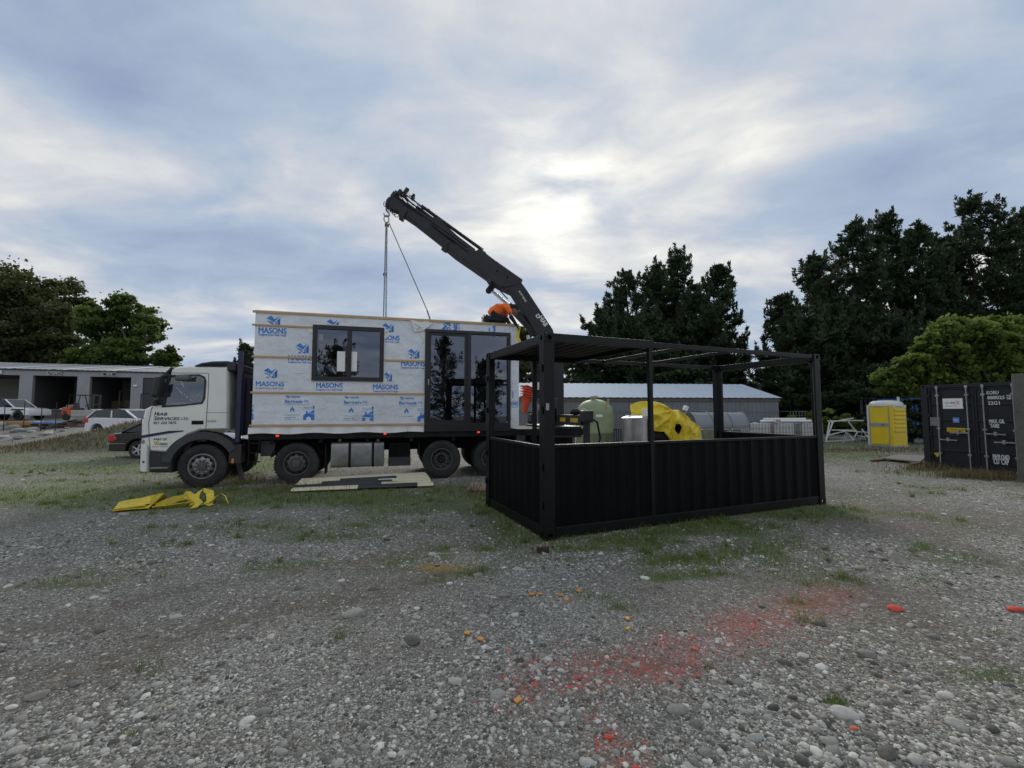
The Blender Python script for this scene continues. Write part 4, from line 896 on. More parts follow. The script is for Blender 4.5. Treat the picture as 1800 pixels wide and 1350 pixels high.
        for k in range(5):
            t = .13*k; pl([(.02+t*.9, .52-t*.55), (.02+t*.9, .46-t*.55), (.50, .10-t*.1+.30*(1-k/4)*.0+.26-.09*k), (.50, .16-t*.1+.26-.09*k)]) if k < 4 else None
            pl([(.62, .36-.09*k+.02), (.62, .30-.09*k+.03), (.99, .70-.15*k), (.99, .79-.15*k)])
        pl([(.20, .08), (.30, .18), (.40, .08), (.40, .0), (.2, .0)]); pl([(.55, .12), (.65, .2), (.75, .12), (.75, 0), (.6, 0)]); pl([(.94, .80), (1, .80), (1, .72), (.94, .72)]); pl([(.80, .62), (.99, .78), (.99, .08), (.85, .02)])
        q.build('print', M_BLUE, P, fix=True)
    TG = 'Designed Smart. Built Tough.'
    logo(3, 260, 395, 190, 290); logo(3, 830, 950, 225, 315); logo(3, 1360, 1470, 262, 345); logo(3, 540, 665, 450, 545); logo(3, 232, 367, 685, 780); logo(4, 198, 310, 503, 595); logo(3, 1380, 1455, 722, 812); logo(4, 520, 606, 250, 340, rot=1)
    for (c, a, b, y) in ((3, 187, 452, 310), (3, 468, 700, 570), (3, 162, 428, 815), (3, 735, 985, 830), (3, 1273, 1510, 844), (4, 135, 360, 622)): tx('MASONS', c, a, b, y, y+41); tx(TG, c, a, b, y+55, y+72, bold=0)
    tx('SONS', 3, 1384, 1525, 380, 420); tx(TG[9:], 3, 1384, 1525, 432, 446, bold=0)
    tx('MASO', 4, 636, 668, 255, 368, rot=90); tx(TG[:18], 4, 680, 690, 255, 368, bold=0, rot=90); tx('arricade', 4, 1003, 1028, 285, 382, rot=90); tx('MASONS', 4, 966, 980, 305, 378, M_BLUEL, .01, 90); tx('FR', 4, 1072, 1098, 345, 383, M_BLUE, .0, 90)
    tx('ONS', 4, 1178, 1240, 1005, 1040); tx(TG[12:], 4, 1178, 1240, 1050, 1062, bold=0); tx('ONS', 4, 1178, 1244, 590, 605); logo(4, 1176, 1200, 890, 970, half=True)
    for x in (435, 995, 1519):
        y = 940+(x-435)*.014
        logo(3, x+8, x+45, y, y+30); tx('MASONS', 3, x+58, x+142, y+10, y+26, bold=0); tx('Barricade', 3, x+3, x+168, y+48, y+75, bold=0); tx('FR', 3, x+182, x+228, y+50, y+74, M_BLUEL, -.005)
        tx('Fire Retardant Building Wrap', 3, x, x+225, y+84, y+93, M_BLUEL, 0)
        if x > 1500: tx('www.masons  0800 522 533', 3, x-2, x+140, y+185, y+194, M_BLUEL, 0)
        else:
            tx('www.masons  0800 522 533', 3, x-2, x+142, y+185, y+194, M_BLUEL, 0); tx('FLAMMABILITY INDEX', 3, x-2, x+105, y+212, y+221, M_BLUE, 0); tx('See installation instructions', 3, x-2, x+142, y+228, y+237, M_BLUEL, 0)
        ox = lambda xx, yy: mp(420+(x+xx)/5.4, 520+(y+yy)/5.4)
        q = MB()
        def poly(pp): q.add([(ox(*p)[0], yp, ox(*p)[1]) for p in pp], [tuple(range(len(pp)))])
        poly([(52,158),(50,138),(62,128),(70,110),(82,126),(92,140),(90,160),(80,160),(78,146),(70,140),(64,150),(64,160)])
        if x < 1500 or True:
            w = 1.0
            poly([(175,240),(175,196),(200,178),(232,172),(262,184),(282,176),(282,240),(250,240),(248,214),(228,204),(206,214),(204,240)])
            poly([(200,176),(204,150),(214,150),(218,172)]); poly([(232,168),(282,140),(282,170),(262,178)]); poly([(266,138),(266,104),(284,100),(284,132)]); poly([(182,190),(250,190),(250,196),(182,196)])
        q.build('print', M_BLUE, P); tx('Masons Barricade', 3, x+178, x+262, y+112, y+122, M_BLUEL, 0); tx('installation guide', 3, x+178, x+262, y+128, y+138, M_BLUEL, 0)
    q = MB(); c3 = lambda a, b: mp(420+a/5.4, 520+b/5.4)
    for pp in ([(78,1175),(78,1120),(104,1108),(138,1122),(138,1180)], [(100,1080),(136,1060),(136,1100),(110,1104)], [(126,1050),(138,1034),(138,1056)]): q.add([(max(.003, c3(*p)[0]), yp, c3(*p)[1]) for p in pp], [tuple(range(len(pp)))])
    q.build('print', M_BLUE, P); tx('NS', 3, 122, 152, 570, 590)
    return T
MOD = module()
# loose things stored inside the building
def inside(name, mb, m, label, cat, x, y, bevel=0.004):
    o = mb.build(name, m, None, FT.w(S0+x, y, ZD+.162), FT.a, bevel=bevel); return tag(o, label, cat)
xd = mp(747, 700)[0]
inside('board_stack', MB().box(0, 1.05, 0, .5, 0, .72), M_PLY, 'stack of pale boards behind the sliding door glass', 'boards', xd+.16, .35)
for k in range(2):
    q = MB(); q.obox(Matrix.Translation((.22, .05+.05*k, .5)) @ Matrix.Rotation(R(-8), 4, 'X'), .45, .012, 1.0); inside('plasterboard_sheet', q, M_GIB, ('green plasterboard sheet leaning inside the fixed door pane' if k == 0 else 'rear green plasterboard sheet leaning behind another one'), 'plasterboard', xd+1.30+.12*k, .40+.1*k)
for (x, l, an, lb) in ((xd+.22, 1.35, 52, 'diagonal timber brace behind the left door leaf'), (xd+1.28, 1.35, 54, 'diagonal timber brace behind the fixed door pane')):
    q = MB(); q.bar((0, 0, 0), (l*math.cos(R(an)), 0, l*math.sin(R(an))), .02, .045, up=(0, 1, 0)); o = inside('timber_brace', q, M_TIM, lb, 'brace', x, .16); o.location.z += .70
q = MB(); q.bar((0, 0, 0), (.25, .2, 1.6), .03, .22, up=(0, 1, 0)); inside('leaning_board', q, M_STEEL, 'grey board leaning at a slant behind the fixed door pane', 'board', xd+1.25, .30)

# ------------------------------------------------------------------ loader crane
M_CRANE = mat('crane_charcoal', (.030, .030, .036), .5, spec=.3, var=.25, scale=4, dirt=(.06, .055, .05), dirt_amt=.35)
M_HOSE = mat('hydraulic_hose', (.012, .012, .012), .55)
M_ROD = mat('chrome_rod', (.45, .46, .48), .2, 1.0, var=.1)
M_LET = mat('white_lettering', (.75, .75, .73), .5, var=.05)
M_HAZ = mat('hazard_yellow', (.60, .42, .02), .5)
YC = 1.25
cpx = lambda u, v, y=YC: tp(u, v, y)
def crane():
    T = thing('loader_crane', 'charcoal knuckle-boom loader crane at the tail of the truck, boom raised over the load', 'crane', (FT.o.x, FT.o.y, 0), FT.a)
    C6 = lambda x, y: cpx(640+x/4.356, 310+y/4.356)
    # first boom
    p = [C6(*q) for q in ((1098,862),(1130,845),(1190,822),(1236,885),(1430,1180),(1445,1225),(1320,1245),(1295,1200),(1180,985),(1130,905),(1040,862))]; b1 = MB().plate(p, [], YC-.19, YC+.19).build('main_boom', M_CRANE, T, bevel=.02)
    q = MB(); a, c = C6(1370, 1180), (9.15, 3.0); q.plate([(a[0]-.18, a[1]-.1), (a[0]+.2, a[1]+.15), (c[0]+.22, c[1]-.2), (c[0]-.25, c[1]-.3)], [], YC-.17, YC+.17); q.build('boom_foot', M_CRANE, b1, bevel=.02)
    ang = math.atan2(C6(1430, 1180)[1]-C6(1236, 885)[1], C6(1430, 1180)[0]-C6(1236, 885)[0])
    def txt(s, x, y, w, h, par, an):
        o = text(s, M_LET, par, 0, w, 0, h, 0, heavy=.04); k = C6(x, y); o.location = (k[0], YC-.195, k[1]); o.rotation_euler = (0, -an, 0); return o
    txt('HIAB', 1322, 1092, .34, .145, b1, ang); txt('XS 377 HIDUO', 1168, 893, .40, .055, b1, ang)
    k = C6(1296, 1075); q = MB(); q.plate(rrect(0, .125, 0, .13, .03), [rrect(.03, .095, .03, .10, .02)], YC-.196, YC-.1945); e = q.build('emblem', M_LET, b1)
    for v in e.data.vertices:
        x, z = v.co.x, v.co.z; v.co.x = k[0]+x*math.cos(ang)-z*math.sin(ang); v.co.z = k[1]+x*math.sin(ang)+z*math.cos(ang)
    # outer boom housing and telescopic sections
    p = [C6(*q) for q in ((1200,815),(1185,838),(1085,862),(1035,858),(960,815),(945,790),(700,620),(612,545),(640,515),(850,585),(880,572))]; b2 = MB().plate(p, [], YC-.20, YC+.20).build('outer_boom', M_CRANE, T, bevel=.02)
    p = [C6(*q) for q in ((870,568),(1202,800),(1202,815),(1190,826),(845,590))]; MB().plate(p, [], YC-.16, YC+.16).build('boom_top_plate', M_CRANE, b2, bevel=.008)
    for i, (pts, hw) in enumerate(((((640,560),(850,600),(560,330),(335,320)), .165), (((600,510),(700,480),(330,215),(285,295)), .14), (((400,340),(420,280),(215,150),(165,205),(200,255)), .115))):
        MB().plate([C6(*q) for q in pts], [], YC-hw, YC+hw).build('boom_section', M_CRANE, b2, bevel=.012)
    for (x, y) in ((1005,738),(1085,788)): k = C6(x, y); MB().cyl((k[0], YC-.215, k[1]), (k[0], YC-.19, k[1]), .03, .03, 10).build('bolt', M_CHASS, b2)
    for (x, y, w) in ((300,295,.10),(630,535,.12)): k = C6(x, y); MB().obox(Matrix.Translation((k[0], YC, k[1])) @ Matrix.Rotation(R(30), 4, 'Y'), w*1.6, .40, .26).build('wear_pad_collar', M_CRANE, b2, bevel=.02)
    # extension rams on top
    for (x0, y0, x1, y1, r, y) in ((915,558,440,215,.052,YC+.10), (845,570,400,235,.048,YC-.02), (835,590,395,275,.042,YC-.15), (790,590,560,420,.04,YC-.20)):
        a, b = C6(x0, y0), C6(x1, y1); d = MB().cyl((a[0], y, a[1]), (b[0], y, b[1]), r, r, 12).build('extension_ram', M_CRANE, b2, smooth=True)
        t = 1.35 if x1 < 500 else 1.2; e = (a[0]+(b[0]-a[0])*t, a[1]+(b[1]-a[1])*t); MB().cyl((b[0], y, b[1]), (e[0], y, e[1]), r*.5, r*.5, 10).build('ram_rod', M_ROD if y > YC else M_CRANE, d, smooth=True)
    a, b = C6(905, 550), C6(940, 582); MB().bar((a[0], YC+.1, a[1]), (b[0], YC+.1, b[1]), .01, .02).build('bracket', M_CRANE, b2)
    # brackets and hose loops at the tip
    for (x, y, s) in ((225,150,.17),(270,135,.19),(322,125,.20),(375,160,.12),(190,190,.15),(180,215,.14)): k = C6(x, y); MB().obox(Matrix.Translation((k[0], YC, k[1])) @ Matrix.Rotation(R(28+x % 20), 4, 'Y'), s*.6, .26, s).build('tip_bracket', M_CRANE, b2, bevel=.012)
    for k_ in range(6):
        x0, y0 = 165+k_*16, 200+k_*12; pts = [C6(x0+18*math.cos(t)+4, y0+28+22*math.sin(t)) for t in np.linspace(-.5, 4.2, 10)]; MB().tube([(p_[0], YC-.13+.03*k_, p_[1]) for p_ in pts], .012, 6).build('hose', M_HOSE, b2, smooth=True)
    for k_, (x0, y0, x1, y1) in enumerate(((260,150,405,285),(290,140,455,268),(345,150,500,262),(310,170,420,270))):
        a, b = C6(x0, y0), C6(x1, y1); pts = [(a[0]+(b[0]-a[0])*t+.02*math.sin(t*9), YC-.17+.05*k_, a[1]+(b[1]-a[1])*t-.10*math.sin(math.pi*t)) for t in np.linspace(0, 1, 12)]; MB().tube(pts, .014, 6).build('hose', M_HOSE, b2, smooth=True)
    # knuckle ram under the elbow
    a, b, c = C6(965, 862), C6(1105, 985), C6(1330, 1225)
    r1 = MB().cyl((b[0], YC, b[1]), (c[0], YC, c[1]), .115, .115, 18).build('boom_ram', M_CRANE, T, smooth=True); MB().cyl((a[0], YC, a[1]), (b[0], YC, b[1]), .055, .055, 14).build('ram_rod', M_ROD, r1, smooth=True)
    MB().cyl((a[0], YC-.22, a[1]), (a[0], YC+.22, a[1]), .10, .10, 16).build('pivot', M_CHASS, T, smooth=True)
    a2, b2_ = C6(1000, 850), C6(1090, 950); MB().tube([(a2[0], YC-.16, a2[1]), (b2_[0], YC-.16, b2_[1])], .018, 6).build('hose', M_HOSE, r1)
    # column, slew base, valve bank
    q = MB(); q.box(8.85, 9.42, YC-.25, YC+.25, 1.5, 3.35); q.build('column', M_CRANE, T, bevel=.04)
    MB().lathe([(.36, 1.32), (.36, 1.5), (.30, 1.56), (.001, 1.56)], (9.13, YC, 0), 'Z', 24).build('slew_base', M_CRANE, T, smooth=True)
    q = MB().box(8.62, 9.55, .0, 2.5, 1.02, 1.34); q.build('base_frame', M_CRANE, T, bevel=.02)
    q = MB(); q.cyl((8.75, YC-.05, 1.9), (8.35, YC-.05, 3.9), .11, .11, 16); q.build('lift_ram', M_CRANE, T, smooth=True); MB().cyl((8.43, YC-.05, 3.5), (8.30, YC-.05, 4.15), .06, .06, 12).build('ram_rod', M_ROD, T, smooth=True)
    v = MB().box(8.45, 8.85, .1, .75, 1.4, 2.15).build('valve_bank', M_DPLAS, T, bevel=.02)
    for k_ in range(6): MB().box(8.47+.06*k_, 8.50+.06*k_, .02, .10, 1.5, 1.95-.05*(k_ % 3)).build('control_lever', M_CHASS, v)
    for k_ in range(5): MB().tube([(8.5+.08*k_, .4, 2.1), (8.55+.07*k_, .5, 2.7+.1*k_), (8.8, .8, 3.1+.08*k_), (9.0, 1.0, 2.6)], .016, 6).build('hose', M_HOSE, v, smooth=True)
    a, c = tp(945, 685, YC-.26), tp(954, 672, YC-.26); MB().box(a[0], c[0], YC-.258, YC-.253, a[1], c[1]).build('notice_plate', M_LET, T)
    a, c = tp(907, 777, .02), tp(923, 757, .02); MB().box(a[0], c[0], -.02, .3, a[1], c[1]).build('control_box', M_DPLAS, T, bevel=.02)
    # stabiliser beam and leg on the near side
    zb0, zb1 = 1.42, 1.68; MB().box(8.80, 9.02, -1.62, .0, zb0, zb1).build('stabiliser_beam', M_CRANE, T, bevel=.015)
    for (y0, y1) in ((-1.45, -.95), (-.60, -.2)): MB().box(8.795, 9.025, y0, y1, zb0+.07, zb1-.08).build('hazard_decal', M_HAZ, T)
    lg = MB().cyl((8.91, -1.72, .0+.06), (8.91, -1.72, 1.75), .085, .085, 18).build('stabiliser_leg', M_CRANE, T, smooth=True); MB().cyl((8.91, -1.72, .02), (8.91, -1.72, .07), .20, .16, 18).build('stabiliser_foot', M_CHASS, lg)
    MB().box(8.77, 9.05, -1.86, -1.58, 1.50, 1.80).build('leg_head', M_CRANE, lg, bevel=.04)
    MB().tube([(9.03, -1.70, 1.62), (9.20, -1.72, 1.5), (9.28, -1.72, 1.1), (9.20, -1.72, .92), (9.02, -1.72, .95)], .028, 8).build('hose', M_HOSE, lg, smooth=True)
    MB().lathe([(.05, 1.80), (.13, 1.82), (.15, 1.88), (.08, 1.95), (.001, 1.96)], (8.91, -1.05, -.12), 'Z', 16).build('hose_reel', M_CHASS, T, smooth=True)
    MB().box(8.80, 9.02, 2.5, 2.9, zb0, zb1).build('stabiliser_beam', M_CRANE, T, bevel=.015); MB().cyl((8.91, 2.98, .06), (8.91, 2.98, 1.75), .085, .085, 18).build('stabiliser_leg', M_CRANE, T, smooth=True)
crane()
# ------------------------------------------------------------------ chain sling on the hook
M_CHAIN = mat('chain_steel', (.055, .055, .058), .45, .6, var=.3)
def link_mesh(mb, c, d, roll, l=.062, w=.036, r=.007):
    c, d = Vector(c), Vector(d).normalized(); u = d.orthogonal().normalized(); u = Matrix.Rotation(roll, 3, d) @ u; n = 10; pts = []
    for i in range(n+1):
        t = 2*math.pi*i/n; pts.append(c + d*(l/2*math.cos(t)) + u*(w/2*math.sin(t)))
    mb.tube(pts, r, 5, False)
def chain(a, b, sag=0.0):
    a, b = Vector(a), Vector(b); n = int((b-a).length/.046); mb = MB()
    for i in range(n):
        t = (i+.5)/n; p = a.lerp(b, t); p.z -= sag*math.sin(math.pi*t); link_mesh(mb, p, b-a, 1.57*(i % 2))
    return mb
def sling():
    hx, hz = cpx(679.5, 372); T = thing('chain_sling', 'steel chain sling with hook hanging from the crane tip to the building roof', 'chain', FT.w(hx, YC, ZT), FT.a); z0 = ZT
    L = lambda p: (p[0]-hx, p[1], p[2]-z0)
    q = MB(); q.tube([(0, 0, hz-z0+.10), (0, 0, hz-z0+.02)], .03, 10); t = [( .075*math.cos(a), 0, hz-z0-.07+.075*math.sin(a)) for a in np.linspace(1.57, -3.6, 16)]; q.tube(t, [.028]*12+[.022, .018, .014, .008], 8); q.build('hook', M_STEEL, T, smooth=True)
    q = MB(); q.tube([(.07*math.sin(t), 0, hz-z0-.22+.11*math.cos(t)) for t in np.linspace(0, 6.283, 17)], .014, 6, False); q.build('master_ring', M_CHAIN, T, smooth=True)
    zs = hz-z0-.33
    x1, _ = cpx(673.5, 553); x2, _ = cpx(678.5, 553)
    chain((-.01, .05, zs), (x1-hx, .35, .02)).build('chain_leg', M_CHAIN, T); chain((.02, -.02, zs), (x2-hx, .1, .02)).build('chain_leg', M_CHAIN, T)
    xa, za = tp(757, 557, .4); xs = tp(751, 545, .4); p1 = (xa-hx, .4-YC, .03); q = MB(); q.tube([(.05, 0, zs+.05), (xs[0]-hx, (.4-YC)*.95, xs[1]-z0)], .012, 6); q.build('wire_leg', M_CHAIN, T)
    MB().tube([(xs[0]-hx, (.4-YC)*.95, xs[1]-z0), p1], .018, 6).build('shackle', M_CHAIN, T)
    for k, (x, y) in enumerate(((.05, .05), (-.02, .03))): MB().obox(Matrix.Translation((x, y, zs-.06)), .05, .03, .10).build('grab_hook', M_CHAIN, T, bevel=.01)
    zc = cpx(677, 480)[1]-z0
    for x in (-.06, .01): MB().obox(Matrix.Translation(((x1-hx)*.5+x+.03, .15, zc)), .04, .03, .09).build('shortening_clutch', M_CHAIN, T, bevel=.008)
sling()
# ------------------------------------------------------------------ stack of orange cones, points down
M_CONE = mat('cone_orange', (.62, .075, .03), .5, var=.15)
cx, cz = tp(922, 724, .3)
for k in range(5):
    q = MB(); q.lathe([(.045, 0), (.05, .0), (.14, .46), (.15, .48), (.13, .48), (.04, .02)], n=20)
    q.box(-.175, .175, -.175, .175, .478, .50); o = q.build('traffic_cone', M_CONE, None, FT.w(cx, .3, cz-.05+.072*k), FT.a+.1*k, smooth=False, bevel=.006)
    o.rotation_euler[1] = R(8+2*k); o.rotation_euler[0] = R(3*(k % 2)); tag(o, ['lowest orange traffic cone of the upturned stack beside the crane', 'orange traffic cone in the upturned stack, second from its bottom', 'orange traffic cone in the middle of the upturned stack', 'orange traffic cone in the upturned stack, just under the topmost', 'topmost orange traffic cone of the upturned stack beside the crane'][k], 'traffic cone', 'orange cones stacked upside down')
# holder under the cones (part of the truck tail)
# ------------------------------------------------------------------ worker kneeling on the roof edge
M_ORG = mat('hi_vis_orange', (.90, .17, .02), .75, var=.10, scale=9, bump=.25, bscale=12)
M_TRS = mat('navy_work_trousers', (.014, .015, .022), .85, var=.2, bump=.2, bscale=14)
M_BOOT = mat('black_boot', (.012, .012, .012), .6)
M_SKIN = mat('skin', (.30, .17, .115), .55, var=.08)
M_BEAN = mat('black_beanie', (.010, .010, .011), .9, bump=.2, bscale=60)
def skin(name, verts, edges, rad, m, parent, sub=2, crease=0.0):
    me = bpy.data.meshes.new(name); me.from_pydata(verts, edges, []); o = link(name, me, m, parent); o.modifiers.new('Skin', 'SKIN').use_smooth_shade = True
    for i, r in enumerate(rad):
        s = me.skin_vertices[0].data[i]; s.radius = r if isinstance(r, tuple) else (r, r); s.use_root = (i == 0)
    sd = o.modifiers.new('Subdivision', 'SUBSURF'); sd.levels = sub; sd.render_levels = sub
    if crease:
        tx_ = bpy.data.textures.new('cloth_creases', 'CLOUDS'); tx_.noise_scale = .13; tx_.noise_depth = 2; dm = o.modifiers.new('Creases', 'DISPLACE'); dm.texture = tx_; dm.strength = crease; dm.mid_level = .5
    return o
def chain_e(n, o=0): return [(o+i, o+i+1) for i in range(n-1)]
def worker():
    x0, _ = tp(856, 556, .10); T = thing('person', 'person in orange work shirt and black beanie kneeling on the roof edge, reaching down', 'person', FT.w(x0, .10, ZT), FT.a); T.scale = (1.14, 1.14, 1.14)
    hip, sp1, sp2, nk, hd = (.13, 0, .22), (.26, 0, .34), (.42, 0, .42), (.54, 0, .40), (.60, 0, .36)
    shL, shR = (.45, -.17, .39), (.45, .17, .39); elL, elR = (.56, -.22, .13), (.56, .20, .14); wrL, wrR = (.70, -.24, -.08), (.68, .16, -.02)
    V = [hip, sp1, sp2, nk, hd, shL, elL, wrL, shR, elR, wrR]; E = [(0, 1), (1, 2), (2, 3), (3, 4), (2, 5), (5, 6), (6, 7), (2, 8), (8, 9), (9, 10)]
    RD = [.05, .07, .07, .05, .05, .045, .032, .025, .045, .032, .025]
    for s in (-1, 1):
        k = len(V); V += [(.10, s*.09, .20), (.48, s*.14, .085), (.06, s*.12, .075), (-.02, s*.12, .10)]; RD += [.03, .03, .025, .02]; E += [(0, k), (k, k+1), (k+1, k+2), (k+2, k+3)]
    body = skin('body', V, E, RD, M_SKIN, T)
    # head: egg with nose, brow and ears
    bm = bmesh.new(); bmesh.ops.create_uvsphere(bm, u_segments=20, v_segments=14, radius=1)
    for v in bm.verts:
        x, y, z = v.co; k = 1-.18*max(0, -z); nx = x*.105*k; 
        if x > .75 and -.35 < z < .15 and abs(y) < .25: nx += .022*(1-abs(y)/.25)
        if x > .6 and .05 < z < .3 and .15 < abs(y) < .5: nx -= .008
        if x > .7 and -.55 < z < -.42 and abs(y) < .35: nx -= .006
        v.co = (nx, y*.078*k + (.012*(1 if y > 0 else -1) if abs(y) > .9 and abs(x) < .3 and abs(z) < .3 else 0), z*.125)
    hm = bpy.data.meshes.new('head'); bm.to_mesh(hm); bm.free(); h = link('head', hm, M_SKIN, body, (.665, -.01, .36), smooth=True); h.scale = (1.12, 1.12, 1.12); h.rotation_euler = (0, R(62), R(-12))
    bm = bmesh.new(); bmesh.ops.create_uvsphere(bm, u_segments=20, v_segments=12, radius=1); bmesh.ops.delete(bm, geom=[v for v in bm.verts if v.co.z < -.05 - .35*v.co.x*-1*.6], context='VERTS')
    for v in bm.verts: x, y, z = v.co; v.co = (x*.117, y*.094, z*.135+.01)
    hm = bpy.data.meshes.new('beanie'); bm.to_mesh(hm); bm.free(); q = link('beanie', hm, M_BEAN, h, smooth=True); q.rotation_euler = (0, R(-28), 0)
    # shirt with sleeves, trousers, boots, gloves
    V = [(.10, 0, .17), (.17, 0, .25), (.28, 0, .36), (.42, 0, .44), (.50, 0, .43), (.45, -.15, .40), (.50, -.21, .30), (.545, -.225, .18), (.45, .15, .40), (.50, .19, .30), (.545, .20, .18)]
    skin('shirt', V, [(0, 1), (1, 2), (2, 3), (3, 4), (3, 5), (5, 6), (6, 7), (3, 8), (8, 9), (9, 10)], [(.13, .17), (.135, .175), (.135, .18), (.12, .16), .08, .10, .085, .075, .10, .085, .075], M_ORG, T, 3, .075)
    V = [(.12, 0, .19), (.16, 0, .21)]; E = [(0, 1)]; RD = [(.175, .20), (.16, .19)]
    for s in (-1, 1): k = len(V); V += [(.16, s*.09, .18), (.33, s*.13, .12), (.49, s*.14, .082), (.47, s*.14, .06), (.25, s*.13, .065), (.0, s*.12, .075)]; E += [(0, k)]+chain_e(6, k); RD += [.105, .088, .075, .06, .062, .052]
    skin('trousers', V, E, RD, M_TRS, T, 3, .04)
    for s in (-1, 1):
        skin('boot', [(.06, s*.12, .07), (-.03, s*.12, .085), (-.07, s*.12, .06), (-.02, s*.12, .15), (-.045, s*.12, .19)], [(0, 1), (1, 2), (1, 3), (3, 4)], [.055, .055, .045, .045, .03], M_BOOT, T, 1)
        for j in range(4): MB().obox(Matrix.Translation((-.085-.012*j*.3, s*.12, .06+.035*j)) @ Matrix.Rotation(R(-15), 4, 'Y'), .035, .085, .014).build('boot_cleat', M_BOOT, T)
    # sleeves of the dark undershirt and gloved hands with five fingers each
    for (el, wr, sy) in ((elL, wrL, -1), (elR, wrR, 1)):
        e, w = Vector(el), Vector(wr); d = (w-e).normalized(); skin('forearm_sleeve', [tuple(e-d*.06), tuple(e), tuple(e.lerp(w, .6)), tuple(w)], chain_e(4), [.062, .056, .046, .038], M_TRS, T)
        pm = w+d*.05; side = Vector((0, 1, 0)); V = [tuple(w-d*.01), tuple(pm)]; E = [(0, 1)]; RD = [.026, (.018, .034)]; g = skin('glove_palm', V, E, RD, M_BOOT, T, 1)
        perp = d.cross(side).normalized()
        for f, (off, ln) in enumerate(((-.028, .062), (-.010, .072), (.010, .068), (.026, .055))):
            a = pm+side*off; b = a+d*ln*.5+perp*.006; c = b+d*ln*.3-perp*.024; t_ = c-perp*.020-d*.004; skin('finger', [tuple(a-d*.01), tuple(a+d*.012), tuple(b), tuple(c), tuple(t_)], chain_e(5), [.010, .0095, .009, .008, .007], M_BOOT, g, 1)
        a = w+d*.02+side*sy*-.03; skin('thumb', [tuple(a), tuple(a+d*.03-side*sy*.018-perp*.012), tuple(a+d*.055-side*sy*.012-perp*.028)], chain_e(3), [.011, .010, .008], M_BOOT, g, 1)
    return T, FT.w(x0+1.14*wrL[0]+.07, .10+1.14*wrL[1], ZT+1.14*wrL[2]-.11)
PERS, HAND = worker()
# yellow webbing strap held in the hand
def ribbon(pts, w, th=.004, side=None):
    mb = MB(); pts = [Vector(p) for p in pts]; k = len(pts); vs = []
    for i, p in enumerate(pts):
        d = (pts[min(i+1, k-1)]-pts[max(i-1, 0)]).normalized(); s = side[i] if isinstance(side, list) else (side or Vector((0, 0, 1)).cross(d)); s = Vector(s); s = (s-d*s.dot(d)).normalized(); n = d.cross(s)*th/2
        vs += [p-s*w/2-n, p+s*w/2-n, p+s*w/2+n, p-s*w/2+n]
    fs = [(4*i+j, 4*i+(j+1) % 4, 4*i+4+(j+1) % 4, 4*i+4+j) for i in range(k-1) for j in range(4)]+[(0, 1, 2, 3), (4*k-4, 4*k-1, 4*k-2, 4*k-3)]; return mb.add(vs, fs)
M_YEL = mat('yellow_webbing', (.66, .50, .03), .6, var=.18, scale=12, bump=.2, bscale=60, dirt=(.30, .22, .05), dirt_amt=.4)
hh = HAND; pts = [hh+Vector((.0, 0, .09)), hh+Vector((-.03, -.01, -.05)), hh+Vector((-.05, -.02, -.2)), hh+Vector((.02, -.03, -.36)), hh+Vector((.08, -.03, -.5)), hh+Vector((.05, -.02, -.8))]
tag(ribbon(pts, .08, .006, Vector((1, .3, 0))).build('webbing_strap', M_YEL, None, smooth=True), 'yellow webbing strap hanging from the hand of the person on the roof', 'strap')
